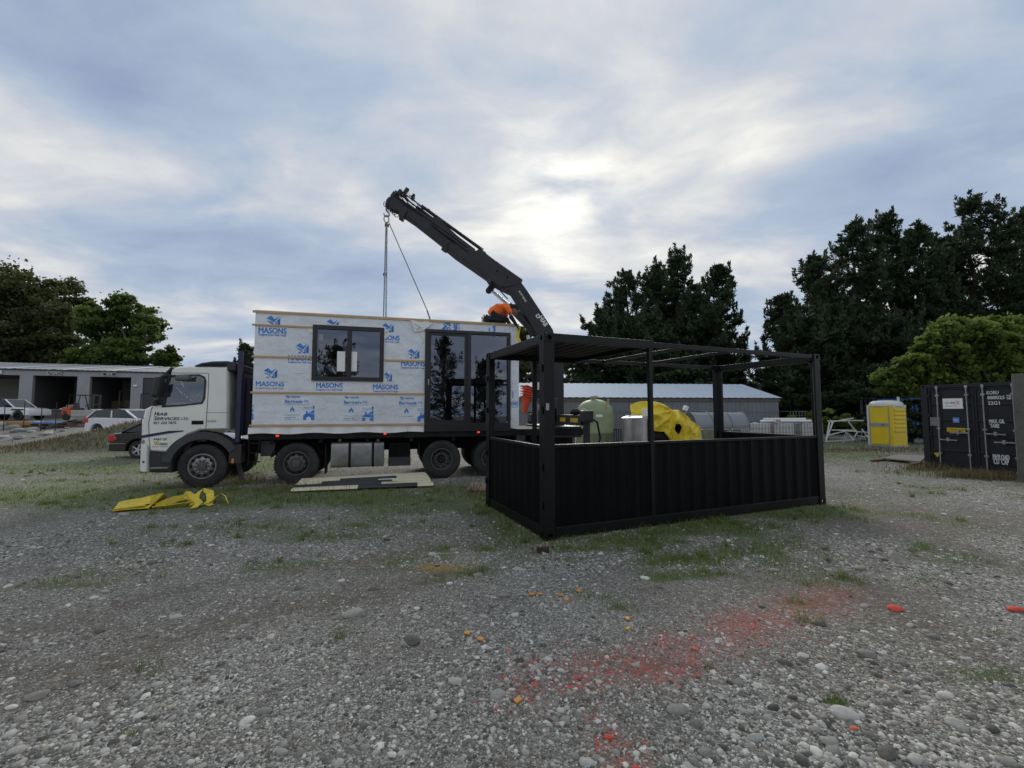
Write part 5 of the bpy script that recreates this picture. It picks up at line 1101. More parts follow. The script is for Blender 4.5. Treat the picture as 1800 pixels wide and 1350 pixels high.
# ------------------------------------------------------------------ things on the right: store container, post, toilet, shed, tanks
M_TXT = mat('container_white_print', (.62, .63, .63), .5, var=.08)
M_NBLK = mat('container_dark_paint', (.007, .0075, .011), .45, var=.3, scale=2, dirt=(.022, .022, .024), dirt_amt=.3)
M_CONC = mat('concrete', (.115, .112, .10), .9, var=.25, scale=5, bump=.5, bscale=18, dirt=(.11, .11, .08), dirt_amt=.6)
FS = Frame(12.93, 13.64, math.atan2(-.935, .355))
def store_container():
    T = thing('storage_container', 'dark blue-black shipping container with white lettering and galvanised lock bars on its doors', 'container', (FS.o.x, FS.o.y, 0), FS.a)
    Wd, Hh, Ln = 2.438, 2.591, 6.06
    B = lambda n, *a, m=M_NBLK, bv=.006, par=T: MB().box(*a).build(n, m, par, bevel=bv)
    for x in (0, Wd-.16): B('corner_post', x, x+.16, 0, .16, .118, Hh-.118); B('corner_post', x, x+.16, Ln-.16, Ln, .118, Hh-.118)
    for x in (-.004, Wd-.158):
        for z in (0, Hh-.118): casting(MB(), x, -.004, z, .162, .178).build('corner_casting', M_NBLK, T, bevel=.006); casting(MB(), x, Ln-.174, z, .162, .178).build('corner_casting', M_NBLK, T, bevel=.006)
    B('header', .16, Wd-.16, .0, .10, Hh-.11, Hh-.01); B('sill', .16, Wd-.16, .0, .10, .02, .14)
    B('top_rail', 0.01, .07, .178, Ln-.178, Hh-.08, Hh-.02); B('top_rail', Wd-.07, Wd-.01, .178, Ln-.178, Hh-.08, Hh-.02); B('bottom_rail', .01, .07, .178, Ln-.178, .03, .15); B('bottom_rail', Wd-.07, Wd-.01, .178, Ln-.178, .03, .15)
    corrugated(MB(), .16, Ln-.16, .15, Hh-.08, .03, to=lambda x, y, z: (y, x, z)).build('side_wall', M_NBLK, T); corrugated(MB(), .16, Ln-.16, .15, Hh-.08, .03, to=lambda x, y, z: (Wd-y, x, z)).build('side_wall', M_NBLK, T)
    corrugated(MB(), .16, Wd-.16, .14, Hh-.11, .03, to=lambda x, y, z: (x, Ln-y, z)).build('end_wall', M_NBLK, T)
    mb = MB(); corrugated(mb, .1, Ln-.1, .05, Wd-.05, Hh-.03, depth=.02, pitch=.2, to=lambda x, y, z: (z, x, y)); mb.build('roof', M_NBLK, T)
    ys = [.56, .97, 1.37, 1.77, 2.17]
    for (x0, x1) in ((.165, Wd/2-.004), (Wd/2+.004, Wd-.165)):
        d = B('door', x0, x1, .06, .10, .145, Hh-.115)
        for z in (.56, 1.02, 1.48, 1.95): B('door_rib', x0+.05, x1-.05, .025, .06, z, z+.05, par=d, bv=.012)
        fr = [(x0, .145), (x1, .145), (x1, Hh-.115), (x0, Hh-.115)]; MB().plate(fr, [inset(fr, .05)], .03, .06).build('door_frame', M_NBLK, d, bevel=.006)
        for z in (.4, 1.0, 1.6, 2.2):
            hx = x0-.03 if x0 < 1 else x1-.04; B('hinge', hx, hx+.07, .0, .03, z, z+.09, par=d)
    sp = lambda u, v: FS.pl(u, v)
    bars = [sp(1651, 750)[0], sp(1703, 750)[0], sp(1732, 750)[0], sp(1732, 750)[0]+.60]
    for k, x in enumerate(bars):
        b = MB().cyl((x, -.035, .09), (x, -.035, Hh-.05), .017, .017, 10).build('lock_bar', M_STEEL, T, smooth=True)
        for z in (.10, Hh-.10): MB().box(x-.03, x+.03, -.055, .0, z-.04, z+.04).build('cam', M_STEEL, b, bevel=.006)
        for z in (.5, 1.25, 2.25): MB().box(x-.04, x+.04, -.055, .03, z-.03, z+.03).build('bar_bracket', M_STEEL, b, bevel=.006)
        zh = (.92, 1.14, 1.14, .92)[k]; s = (1, -1, 1, -1)[k]; MB().bar((x, -.06, zh), (x+s*.42, -.06, zh-.01), .012, .035).build('handle', M_STEEL, b, bevel=.004); MB().box(x+s*.22-.03, x+s*.22+.03, -.085, .03, zh-.05, zh+.06).build('handle_retainer', M_STEEL, b, bevel=.006)
    def tx(s, u0, v0, u1, v1, bold=0, m=M_TXT):
        a, c = sp(u0, v1), sp(u1, v0); text(s, m, T, a[0], c[0], a[1], c[1], .023, heavy=.04)
    c5 = lambda x, y: (1500+x/5.4, 620+y/5.4)
    for s, x0, y0, x1, y1 in (('KORU', 1263, 362, 1372, 396), ('888025', 1268, 408, 1432, 442), ('2', 1462, 404, 1484, 436), ('22G1', 1275, 460, 1383, 494), ('MAX. GR.', 1287, 635, 1432, 668), ('TARE', 1295, 677, 1380, 710), ('PAYLOAD', 1323, 974, 1475, 1012), ('CU  CAP', 1331, 1018, 1470, 1055)): tx(s, *c5(x0, y0), *c5(x1, y1))
    a, c = sp(*c5(1454, 442)), sp(*c5(1492, 400)); MB().plate([(a[0], a[1]), (c[0], a[1]), (c[0], c[1]), (a[0], c[1])], [inset([(a[0], a[1]), (c[0], a[1]), (c[0], c[1]), (a[0], c[1])], .012)], .021, .0245).build('number_box', M_TXT, T)
    def card(n, x0, y0, x1, y1, m): a, c = sp(*c5(x0, y1)), sp(*c5(x1, y0)); return MB().box(a[0], c[0], .020, .058, a[1], c[1]).build(n, m, T)
    wc = card('company_card', 848, 432, 1030, 532, M_PAPER)
    def tc(s, x0, y0, x1, y1, m, bold=.01): a, c = sp(*c5(x0, y1)), sp(*c5(x1, y0)); text(s, m, T, a[0], c[0], a[1], c[1], .018, bold=bold)
    tc('CUBE', 865, 468, 968, 484, M_CHASS); tc('X', 972, 456, 1005, 490, mat('card_red', (.6, .05, .03), .5), .02); tc('HIRE  SALES  FIT-OUT', 870, 502, 985, 511, M_CHASS, 0)
    card('blue_sticker', 942, 615, 1000, 664, mat('sticker_blue', (.08, .25, .62), .5)); tc('CSC', 952, 628, 990, 650, M_PAPER)
    card('yellow_strip', 886, 716, 1058, 748, M_HAZ); tc('CAUTION 9FT 6IN HIGH', 896, 726, 1048, 738, M_CHASS, 0); card('data_plate', 728, 612, 816, 692, mat('data_plate', (.20, .20, .20), .4, .3))
    q = MB(); q.add([(sp(*c5(*p))[0], .020, sp(*c5(*p))[1]) for p in ((760,950),(826,950),(795,994))], [(0, 1, 2)]); q.build('warning_triangle', M_HAZ, T)
store_container()
def conc_post():
    g = gnd(1809, 848); q = MB(); z1 = 2.73; pts = rrect(-.14, .14, -.14, .14, .03, 3); n = len(pts); vs = []
    for z, s in ((-.2, 1.0), (.9, .99), (1.9, .985), (z1-.03, .98), (z1, .9)): vs += [(x*s, y*s, z) for x, y in pts]
    q.add(vs, [(r*n+i, r*n+(i+1) % n, (r+1)*n+(i+1) % n, (r+1)*n+i) for r in range(4) for i in range(n)]+[tuple(range(4*n, 5*n))]); o = q.build('concrete_post', M_CONC, None, (g.x, g.y, 0), .35, smooth=True)
    tag(o, 'thick weathered concrete post in front of the lettered container door', 'post')
conc_post()
M_PYEL = mat('toilet_yellow', (.74, .54, .015), .42, var=.08, scale=3, dirt=(.45, .32, .05), dirt_amt=.25)
M_PWHT = mat('toilet_white', (.60, .60, .58), .45, var=.08, dirt=(.36, .35, .32), dirt_amt=.3)
M_PGRY = mat('toilet_grey', (.30, .31, .32), .5)
def toilet():
    c = gnd(1571, 787.6); T = thing('portable_toilet', 'yellow portable toilet cabin with white domed roof beside a leafy bush', 'toilet', c, R(-72))
    # corner at local origin; door face runs to -x' , side face to +y ; local axes: door along -x, facing -y
    w, d, h = 1.10, 1.05, 2.06
    body = MB().box(-w, 0, 0, d, .08, h).build('body', M_PYEL, T, bevel=.04, seg=3)
    MB().box(-w-.02, .02, -.02, d+.02, 0, .10).build('base', M_PGRY, T, bevel=.02)
    fr = rrect(-w+.10, -.12, .12, h-.02, .10); q = MB(); q.plate(fr, [inset(fr, .035)], -.022, .01); q.build('door_frame', M_PGRY, T, bevel=.006)
    dr = MB().plate(inset(fr, .04), [], -.015, .01).build('door', M_PYEL, T, bevel=.006)
    MB().box(-w+.15, -.17, -.028, -.012, 1.0, 1.19).build('door_band', M_PGRY, dr); text('WC', M_CHASS, dr, -.48, -.28, 1.05, 1.14, -.031, bold=0)
    MB().box(-w+.18, -.20, -.03, -.012, .14, .30).build('kick_panel', M_PYEL, dr, bevel=.02)
    MB().box(-w+.0, -w+.09, -.012, .01, .1, h).build('corner_trim', M_PWHT, T); MB().box(-.11, .012, -.014, .01, .1, h).build('corner_trim', M_PYEL, T)
    for z in (.75, .95, 1.15, 1.35, 1.55, 1.75): MB().box(-.005, .035, .16, d-.10, z, z+.12).build('side_rib', M_PYEL, T, bevel=.03)
    MB().box(-.01, .02, .05, d-.03, h-.13, h).build('roof_band', M_PWHT, T)
    q = MB(); n = 20; vs = []
    for z, s in ((h-.06, 1.03), (h+.05, 1.03), (h+.14, .94), (h+.20, .75), (h+.23, .35)):
        for i in range(n):
            t = 2*math.pi*i/n; x, y = math.cos(t), math.sin(t); k = max(abs(x), abs(y)); p = .35; x = x*(1-p)+x/k*p; y = y*(1-p)+y/k*p; vs.append((-w/2+x*s*w/2*1.1, d/2+y*s*d/2*1.1, z))
    q.add(vs, [(r*n+i, r*n+(i+1) % n, (r+1)*n+(i+1) % n, (r+1)*n+i) for r in range(4) for i in range(n)]+[tuple(range(4*n, 5*n))]); q.build('roof', M_PWHT, T, smooth=True)
    MB().cyl((-.2, d-.2, h+.1), (-.2, d-.2, h+.4), .05, .05, 10).build('vent_pipe', M_PWHT, T)
toilet()
# ---- long shed with pale roof
M_ZINC = mat('grey_corrugated_wall', (.185, .205, .225), .5, .3, var=.15, scale=1.2, dirt=(.13, .13, .12), dirt_amt=.4, stretch=(1, 1, .3))
M_ROOF = mat('pale_blue_roof', (.40, .47, .54), .75, .0, var=.06, scale=1, spec=.15)
M_OLDT = mat('weathered_timber', (.14, .12, .095), .9, var=.3, scale=4)
def shed():
    xl, xr, y0, y1 = -1.5, 15.15, 23.2, 30.5; za, zr = 2.47, 3.45
    T = thing('long_shed', 'long low shed of grey corrugated iron with pale blue roof', 'shed', (xl, y0, 0), R(5.5)); L = 16.9; D = 6.8
    def ribs(mb, L, z0, z1, to, p=.25):
        n = int(L/p); prof = []
        for i in range(n): a = i*L/n; w = L/n; prof += [(a, 0), (a+w*.62, 0), (a+w*.72, -.03), (a+w*.90, -.03)]
        prof.append((L, 0)); k = len(prof); mb.add([to(x, y, z0) for x, y in prof]+[to(x, y, z1) for x, y in prof], [(i, i+1, k+i+1, k+i) for i in range(k-1)])
    q = MB(); ribs(q, L, 0, za, lambda x, y, z: (x, y, z)); q.build('front_wall', M_ZINC, T)
    q = MB(); q.add([(L, 0, 0), (L, D, 0), (L, D, za), (L, D/2, zr), (L, 0, za)], [(0, 1, 2, 3, 4)]); q.build('gable_wall', M_ZINC, T)
    q = MB(); q.box(0, L, D-.02, D, 0, za); q.box(0, .02, 0, D, 0, za); q.build('rear_walls', M_ZINC, T)
    n = int((L+.3)/.19); q = MB(); vs = []
    for i in range(n+1):
        x = -.1+(L+.25)*i/n; z = .022*(i % 2); vs += [(x, -.18, za+.03+z), (x, D/2, zr+.04+z), (x, D+.15, za+.03+z)]
    q.add(vs, [f for i in range(n) for f in ((3*i, 3*i+3, 3*i+4, 3*i+1), (3*i+1, 3*i+4, 3*i+5, 3*i+2))]); q.build('roof', M_ROOF, T)
    MB().box(-.05, L+.05, -.09, -.035, za-.16, za).build('fascia', M_OLDT, T); MB().box(0, L, -.055, -.033, za-.78, za-.74).build('girt_flashing', M_ZINC, T)
    a = 10.9; MB().box(a, a+2.5, -.07, -.035, .1, 1.72).build('sliding_door', mat('faded_yellow_sheet', (.26, .25, .15), .7, var=.25, dirt=(.14, .13, .09), dirt_amt=.5), T); MB().box(a-.2, a+2.7, -.10, -.035, 1.74, 1.82).build('door_track', M_ZINC, T)
    for k in range(9): MB().box(a+.28*k, a+.28*k+.03, -.085, -.07, .1, 1.70).build('door_rib', MATS['faded_yellow_sheet'], T)
shed()
# ---- tanks and machinery in front of the shed
M_FRP = mat('green_fibreglass', (.235, .285, .155), .55, var=.14, scale=2.0, bump=.1, dirt=(.17, .20, .12), dirt_amt=.5, stretch=(1, 1, 2))
M_FRPT = mat('tan_fibreglass', (.36, .31, .18), .6, var=.15)
M_SS = mat('stainless_steel', (.42, .42, .42), .32, .9, var=.2, scale=2, dirt=(.25, .24, .22), dirt_amt=.4)
def tanks():
    p = dep(1046, 740, 19.8); T = thing('fibreglass_tank', 'tall green fibreglass tank with domed top and lifting lugs', 'tank', (p.x, p.y, 0)); r = .84; h = 2.30
    q = MB(); q.lathe([(r, .0), (r, .74), (r+.015, .76), (r+.015, .84), (r, .86), (r, 1.62), (r*.97, 1.80), (r*.86, 2.0), (r*.66, 2.16), (r*.40, 2.26), (r*.15, 2.30), (.001, 2.30)], n=48); b = q.build('shell', M_FRP, T, smooth=True)
    for (a, rr, z) in ((-100, .20, 2.27), (-62, .80, 1.98), (-20, .6, 2.12)):
        x, y = rr*math.cos(R(a)), rr*math.sin(R(a)); q = MB(); q.box(x-.045, x+.045, y-.02, y+.02, z-.12, z+.20); q.build('lifting_lug', M_FRPT, T, bevel=.01)
    MB().cyl((-.15, -.15, 2.22), (-.15, -.15, 2.34), .08, .08, 14).build('nozzle', M_FRPT, T); MB().box(-.22, .12, -.2, -.10, 2.36, 2.44).build('lifting_beam', M_FRPT, T); MB().box(-.2, -.14, -.2, -.1, 2.2, 2.38).build('lifting_lug', M_FRPT, T)
    q = MB(); t = R(-96); 
    pl = rrect(-.15, .15, 0, .12, .04); q.plate(pl, [], -.012, 0); o = q.build('name_plate', M_LET, T, (.02, -r-.004, 1.50))
    q = MB(); q.lathe([(.001, -.06), (.26, -.06), (.30, -.02), (.30, .04)], (0, 0, 0), 'Y', 24); q.build('manhole', M_FRPT, T, (-.66, -.72, 1.58), R(-42), smooth=True)
    for x in (-.5, .35): q = MB(); q.plate(arc(0, .18, .12, 0, 180, 8)+[(-.12, 0), (.12, 0)], [], -.03, 0); q.build('skirt_opening', M_CHASS, T, (x, -math.sqrt(r*r-x*x)-.004, .1), math.atan2(x, r)*1.0)
    # stainless tank
    p = dep(1121, 745, 17.5); T = thing('steel_tank', 'round stainless steel vat with lid and control box', 'tank', (p.x, p.y, 0)); r = .62
    q = MB(); q.lathe([(r, .25), (r, 1.46), (r+.02, 1.47), (r+.02, 1.50), (r*.9, 1.54), (r*.3, 1.60), (.001, 1.60)], n=40); q.build('shell', M_SS, T, smooth=True)
    for a in (45, 135, 225, 315): MB().cyl((.5*math.cos(R(a)), .5*math.sin(R(a)), 0), (.5*math.cos(R(a)), .5*math.sin(R(a)), .3), .03, .03, 8).build('leg', M_SS, T)
    MB().box(.12, .36, -.45, -.25, 1.56, 1.86).build('control_box', M_LET, T, bevel=.01); MB().box(-.45, .1, -.3, .2, 1.54, 1.60).build('lid', M_SS, T, bevel=.02); MB().box(.22, .30, -.62, -.56, .3, 1.44).build('seam_strip', M_ALU, T)
    # small frame at its foot
    p = dep(1083, 780, 18.6); q = MB()
    for x in (0, .2): q.box(x, x+.03, 0, .03, 0, 1.0); q.box(x, x+.03, .4, .43, 0, 1.0)
    q.box(0, .23, 0, .43, .97, 1.0); tag(q.build('stool_frame', M_CHASS, None, (p.x, p.y, 0)), 'small dark steel stool frame between the green tank and the steel vat', 'stool')
tanks()
M_TARP = mat('yellow_tarpaulin', (.70, .52, .02), .5, var=.2, scale=5, bump=.9, bscale=7, dirt=(.38, .27, .03), dirt_amt=.4)
def tarp_machine():
    Y0 = 19.2; p0 = dep(1107, 778, Y0); T = thing('covered_machine', 'machine under a draped yellow tarpaulin, dark engine showing at its foot', 'machine', (p0.x, Y0, 0))
    # cloth: control rows in the photograph with depth offsets (towards the viewer negative)
    rows = [[(1108,712,1.5),(1125,709,1.5),(1150,709,1.5),(1165,714,1.5),(1180,723,1.4),(1190,723,1.3),(1205,735,1.2),(1220,746,1.1),(1230,753,1.0)],
            [(1107,711,.5),(1125,705.5,.5),(1150,706,.5),(1165,711,.4),(1180,721,.3),(1190,720.5,.1),(1205,732,.2),(1220,744,.2),(1230,751,.3)],
            [(1107,722,.2),(1125,727,.0),(1150,729,.0),(1165,733,-.05),(1180,742,-.1),(1191,738,-.45),(1206,748,-.2),(1221,756,-.05),(1231,760,.2)],
            [(1109,742,.2),(1125,748,.05),(1150,758,.0),(1165,759,-.05),(1177,776,-.1),(1195,779,-.4),(1210,780,-.25),(1222,779,-.1),(1230,778,.2)]]
    G = [[dep(u, v, Y0+d) for (u, v, d) in r] for r in rows]; nu, nv = 112, 54; q = MB(); vs = []
    def samp(t, s):
        i = min(int(t), 7); f = t-i; j = min(int(s), 2); e = s-j; f = f*f*(3-2*f)*.5+f*.5
        return G[j][i].lerp(G[j][i+1], f).lerp(G[j+1][i].lerp(G[j+1][i+1], f), e)
    PK = dep(1190, 721, Y0)
    for i in range(nu+1):
        for j in range(nv+1):
            p = samp(8*i/nu, 3*j/nv); x, z = p.x*1.0, p.z; rd = lambda a, b, c: 1-abs(mnoise.noise((a, b, c)))*2
            amp = 1.0 if j > nv*.3 else .5
            k1 = rd(x*1.9+z*.8, z*1.3, 2.2); k2 = rd(x*4.5-z*3, z*4+x, 7.7); k3 = rd(x*9, z*9, 3.1)
            dx, dz = p.x-PK.x, p.z-PK.z; r_ = math.hypot(dx, dz); pleat = (1-abs(math.sin(math.atan2(dz, dx)*6.5+.6*k1)))*min(1, r_/.35)
            vs.append((p.x-p0.x+.02*k2, p.y-Y0-(.09*k1+.028*k2+.012*k3+.12*pleat)*amp, max(.03, p.z+.012*k2)))
    hx, hz = dep(1185, 752, Y0).x-p0.x, dep(1185, 752, Y0).z; fs = []
    for i in range(nu):
        for j in range(nv):
            a = vs[i*(nv+1)+j]; dx, dz = (a[0]-hx)/(.11+.12*(a[2]-hz)), (a[2]-hz)/.22
            if dx*dx+dz*dz < 1 and j > nv*.4: continue
            fs.append((i*(nv+1)+j, (i+1)*(nv+1)+j, (i+1)*(nv+1)+j+1, i*(nv+1)+j+1))
    q.add(vs, fs); q.build('tarpaulin', M_TARP, T, smooth=2)
    w = dep(1228, 700, Y0).x-p0.x
    MB().box(.35, w-.25, .35, 1.1, .35, 1.25).build('machine_body', M_CHASS, T, bevel=.05)
    MB().lathe([(.001, -.05), (.22, -.05), (.26, 0), (.26, .6), (.2, .66), (.001, .66)], (0, 0, 0), 'X', 20).build('engine', M_CHASS, T, (1.05, .18, .62), smooth=True)
    MB().box(hx-.12, hx+.08, .3, .5, hz-.05, hz+.1).build('motor', mat('motor_blue', (.05, .12, .20), .4), T, bevel=.03)
    for x in (.5, w-.5): q = MB(); q.lathe([(.14, -.09), (.30, -.1), (.34, -.05), (.34, .05), (.30, .1), (.14, .09), (.001, .09)], (x, .45, .34), 'Y', 24); q.build('wheel', M_RUB, T, smooth=True)
    MB().box(.3, w-.2, .4, 1.0, .30, .38).build('chassis', M_CHASS, T)
tarp_machine()
def odds():
    # flood lamp on a post
    p = dep(1204, 718, 21.5); T = thing('flood_lamp', 'white lamp head on a slim pole behind the yellow tarpaulin', 'lamp', (p.x, p.y, 0)); MB().cyl((0, 0, 0), (0, 0, p.z-.15), .03, .03, 8).build('pole', M_STEEL, T)
    MB().obox(Matrix.Translation((.03, 0, p.z)) @ Matrix.Rotation(R(25), 4, 'Y'), .20, .22, .26).build('lamp_head', M_LET, T, bevel=.03); MB().box(-.04, .04, -.04, .04, p.z-.2, p.z-.1).build('bracket', M_STEEL, T)
    # ventilation duct, lying half-round hood on white trestles
    p = dep(1222, 752, 20.5); e = dep(1320, 752, 20.5); L = e.x-p.x; T = thing('duct_hood', 'long grey half-round sheet metal duct on white trestles', 'duct', (p.x, p.y, 0), R(4)); z0 = p.z
    M_D = mat('duct_grey', (.20, .215, .23), .4, .5, var=.15, scale=2); r = .74
    q = MB(); n = 18; vs = []
    for x in (0, L):
        for i in range(n+1): t = math.pi*i/n; vs.append((x, .6-r*math.cos(t), z0+r*.98*math.sin(t)))
    q.add(vs, [(i, i+1, n+2+i, n+1+i) for i in range(n)]+[tuple(range(n+1)), tuple(range(n+1, 2*n+2))]); q.build('hood', M_D, T, smooth=True)
    for x in (L*.33, L*.67, L-.01):
        q = MB(); q.tube([(x, .6-(r+.012)*math.cos(math.pi*i/14), z0+(r+.012)*.98*math.sin(math.pi*i/14)) for i in range(15)], .02, 6); q.build('band', M_D, T)
    for x in (.25, L-.9): q = MB(); q.box(x, x+.06, -.1, 1.3, z0-.10, z0); q.bar((x+.03, -.05, 0), (x+.03, .15, z0-.05), .06, .06).bar((x+.03, 1.25, 0), (x+.03, 1.05, z0-.05), .06, .06); q.box(x, x+.05, .05, 1.15, .4, .45); q.build('trestle', M_LET, T)
    MB().box(.1, L-.3, .0, .06, z0-.09, z0-.01).build('rail', M_LET, T)
    # white pipe work and timber at the foot of the green tank
    p = dep(1011, 785, 18.0); T = thing('pipe_stand', 'white plastic pipe stand beside the green tank', 'pipe', (p.x, p.y, 0)); MB().cyl((0, 0, 0), (0, 0, 1.35), .045, .045, 12).build('upright', M_LET, T, smooth=True); MB().tube([(0, 0, .32), (-.5, .02, .30), (-1.1, .05, .30)], .05, 10).build('branch', M_LET, T, smooth=True); MB().box(-.10, .0, -.06, .06, 1.35, 1.5).build('valve', M_CHASS, T)
    p = dep(1000, 755, 16.8); T = thing('timber_crate', 'small pale timber crate behind the stabiliser beam', 'crate', (p.x-.3, p.y, 0)); MB().box(0, .55, 0, .4, .92, 1.18).build('box', M_PLY, T, bevel=.01); MB().box(.0, .05, .0, .4, 0, .92).build('leg', M_OLDT, T); MB().box(.5, .55, 0, .4, 0, .92).build('leg', M_OLDT, T)
odds()
def ibc(u, Y, w=1.0, label=''):
    p = dep(u, 750, Y); T = thing('water_tote', label, 'tote', (p.x, p.y, 0), R(3), 'caged water totes by the shed')
    MB().box(.04, 1.16, .04, .96, .16, 1.12).build('bottle', mat('tote_plastic', (.60, .61, .60), .45, var=.06, dirt=(.40, .41, .38), dirt_amt=.25), T, bevel=.06, seg=3)
    q = MB()
    for x in np.linspace(.02, 1.18, 8): q.box(x-.009, x+.009, 0, .018, .14, 1.15)
    for z in (.2, .42, .65, .88, 1.14): q.box(.02, 1.18, -.008, .010, z-.009, z+.009)
    for y in np.linspace(.02, .98, 6):
        q.box(-.0, .018, y-.009, y+.009, .14, 1.15); q.box(1.18, 1.198, y-.009, y+.009, .14, 1.15)
    for z in (.2, .65, 1.14): q.box(0, .018, .02, .98, z-.009, z+.009); q.box(1.18, 1.198, .02, .98, z-.009, z+.009)
    q.build('cage', M_STEEL, T); MB().box(0, 1.2, 0, 1, 0, .13).build('pallet', M_OLDT, T); MB().lathe([(.001, .04), (.11, .04), (.11, 0)], (.6, .5, 1.12), 'Z', 16).build('lid', M_LET, T)
for u, Y, lb in ((1318, 22.6, 'white plastic water tote in a wire cage next to the grey duct'), (1360, 22.8, 'white plastic water tote in a wire cage with tubes lying on it'), (1409, 23.0, 'white plastic water tote in a wire cage next to the white scrap frames')): ibc(u, Y, label=lb)
for k, (u0, u1, v, r, yo) in enumerate(((1337,1425,737,.07,22.9),(1342,1415,733.5,.06,23.3),(1360,1420,739,.05,23.1))):
    a, b = dep(u0, v, yo), dep(u1, v+.5, yo+.15); a.z = b.z = 1.16+r+.11*(k == 1); c = MB(); L = (b-a).length
    tag(c.cyl((0, 0, 0), (L, 0, 0), r, r, 12).lathe([(r*1.12, 0), (r*1.12, .10), (r*.8, .10), (r*.8, 0), (r*1.12, 0)], (L-.1, 0, 0), 'X', 12).build('plastic_tube', M_LET, None, a, math.atan2(b.y-a.y, b.x-a.x), smooth=True), ['long white plastic tube lying across the water totes', 'upper white plastic tube lying on the totes, behind another', 'thin white plastic tube lying along the front of the totes'][k], 'tube')
p = dep(1366, 738, 22.75); T = thing('jug', 'white jug with a pink label on top of a water tote', 'jug', (p.x, p.y, 1.15)); MB().box(-.13, .13, -.1, .1, 0, .26).build('body', M_LET, T, bevel=.04); MB().box(-.11, .11, -.105, -.099, .06, .16).build('pink_label', mat('pink_label', (.55, .16, .30), .5), T); MB().cyl((0, 0, .26), (0, 0, .31), .04, .04, 10).build('cap', M_CHASS, T)
# cage panel behind
p = dep(1390, 740, 27.0); q = MB(); w = 1.1
for x in np.linspace(0, w, 7): q.box(x-.012, x+.012, 0, .03, 0, 1.75)
for z in np.linspace(.1, 1.74, 7): q.box(0, w, 0, .03, z-.012, z+.012)
for x in (0, w): q.box(x-.02, x+.02, 0, .9, 1.70, 1.75)
tag(q.build('wire_cage', M_STEEL, None, (p.x, p.y, 0)), 'tall empty wire cage panel behind the water totes', 'cage')
# ---- far containers
def far_container(name, u0, u1, vt, Y, m, label, rz=0.0, end=True, h=2.59, length=6.06):
    a, b = dep(u0, 720, Y), dep(u1, 720, Y); w = b.x-a.x if not end else 2.44; length = length if end else 2.44; T = thing(name, label, 'container', (a.x, Y, 0), rz)
    MB().box(.03, w-.03, .05, length, .1, h-.04).build('body', m, T)
    for x in (0, w-.14): MB().box(x, x+.14, 0, .14, 0, h).build('corner_post', m, T)
    MB().box(.14, w-.14, 0, .1, h-.12, h-.02).build('header', m, T); MB().box(.14, w-.14, 0, .1, .02, .14).build('sill', m, T)
    if end:
        for (x0, x1) in ((.15, w/2-.01), (w/2+.01, w-.15)):
            d = MB().box(x0, x1, .02, .06, .14, h-.12).build('door', m, T)
            for z in (.5, .95, 1.4, 1.85): MB().box(x0+.06, x1-.06, -.01, .02, z, z+.08).build('door_rib', m, d)
            for x in (x0+.3, x1-.3): MB().cyl((x, -.03, .1), (x, -.03, h-.1), .025, .025, 8).build('lock_bar', M_STEEL, d)
    else: corrugated(MB(), .14, w-.14, .14, h-.12, .0, depth=.05).build('side_wall', m, T)
    return T
M_PALE = mat('pale_blue_container', (.42, .52, .60), .5, var=.12, scale=1, dirt=(.25, .26, .27), dirt_amt=.3)
far_container('storage_container', 1455.5, 1510, 705.6, 38.6, M_PALE, 'pale blue shipping container, doors facing the yard, under the pines', rz=R(-32))
for s, z in (('MSKU', 2.0), ('NZ 204', 1.2)):
    a = dep(1485, 720, 38.5); o = text(s, M_INK, None, 0, .8, 0, .25, 0); o.location = (a.x, 38.5, z); o.parent = bpy.data.objects.get('storage_container.001'); o.location = (1.6, -.012, z)
far_container('storage_container', 1512, 1600, 701, 31.5, M_NBLK, 'near-black shipping container side-on behind the yellow portable toilet', end=False, h=2.75)
far_container('storage_container', 1600, 1640, 699, 27.0, mat('blue_container', (.03, .13, .36), .5, var=.15), 'bright blue shipping container behind the leafy bush', end=False, h=2.60)
far_container('storage_container', 1358, 1455, 708, 42, mat('slate_container', (.06, .066, .075), .6, var=.15), 'slate grey shipping container side-on beyond the shed end', end=False, h=2.59)
# ---- heap of white scrap frames
def scrap():
    rs = random.Random(5); p = dep(1447, 777, 24.0); e = [ (1452,775,1464,742),(1452,775,1458,742),(1455,740,1518,739),(1460,742,1500,735),(1450,776,1505,773),(1470,756,1528,760),(1485,758,1500,772),(1500,772,1508,758),(1508,766,1530,768),(1462,756,1505,756),(1492,742,1504,758),(1515,754,1528,772),(1455,765,1490,757)]
    for k, (u0, v0, u1, v1) in enumerate(e):
        Y = 24.0+.12*(k % 5); a, b = dep(u0, v0, Y), dep(u1, v1, Y+rs.uniform(-.2, .3)); a.z = max(.03, a.z); b.z = max(.03, b.z); c = (a+b)/2
        q = MB(); q.bar(a-a, b-a, .05, .05); tag(q.build('scrap_bar', M_LET, None, a), 'white painted steel bar tangled in the scrap heap beside the totes', 'bar', 'white bars in the scrap heap')
    q = MB()
    for k in range(7): t = rs.uniform(0, 1.2); q.tube([(t, 0, 0), (t+.3, .1, .5+.2*rs.random()), (t+.7, .1, .3), (t+.9, 0, 0)], .012, 5)
    a = dep(1475, 775, 23.9); tag(q.build('wire_tangle', M_STEEL, None, (a.x, a.y, 0)), 'tangle of bent grey wire hoops in the scrap heap', 'wire')
scrap()
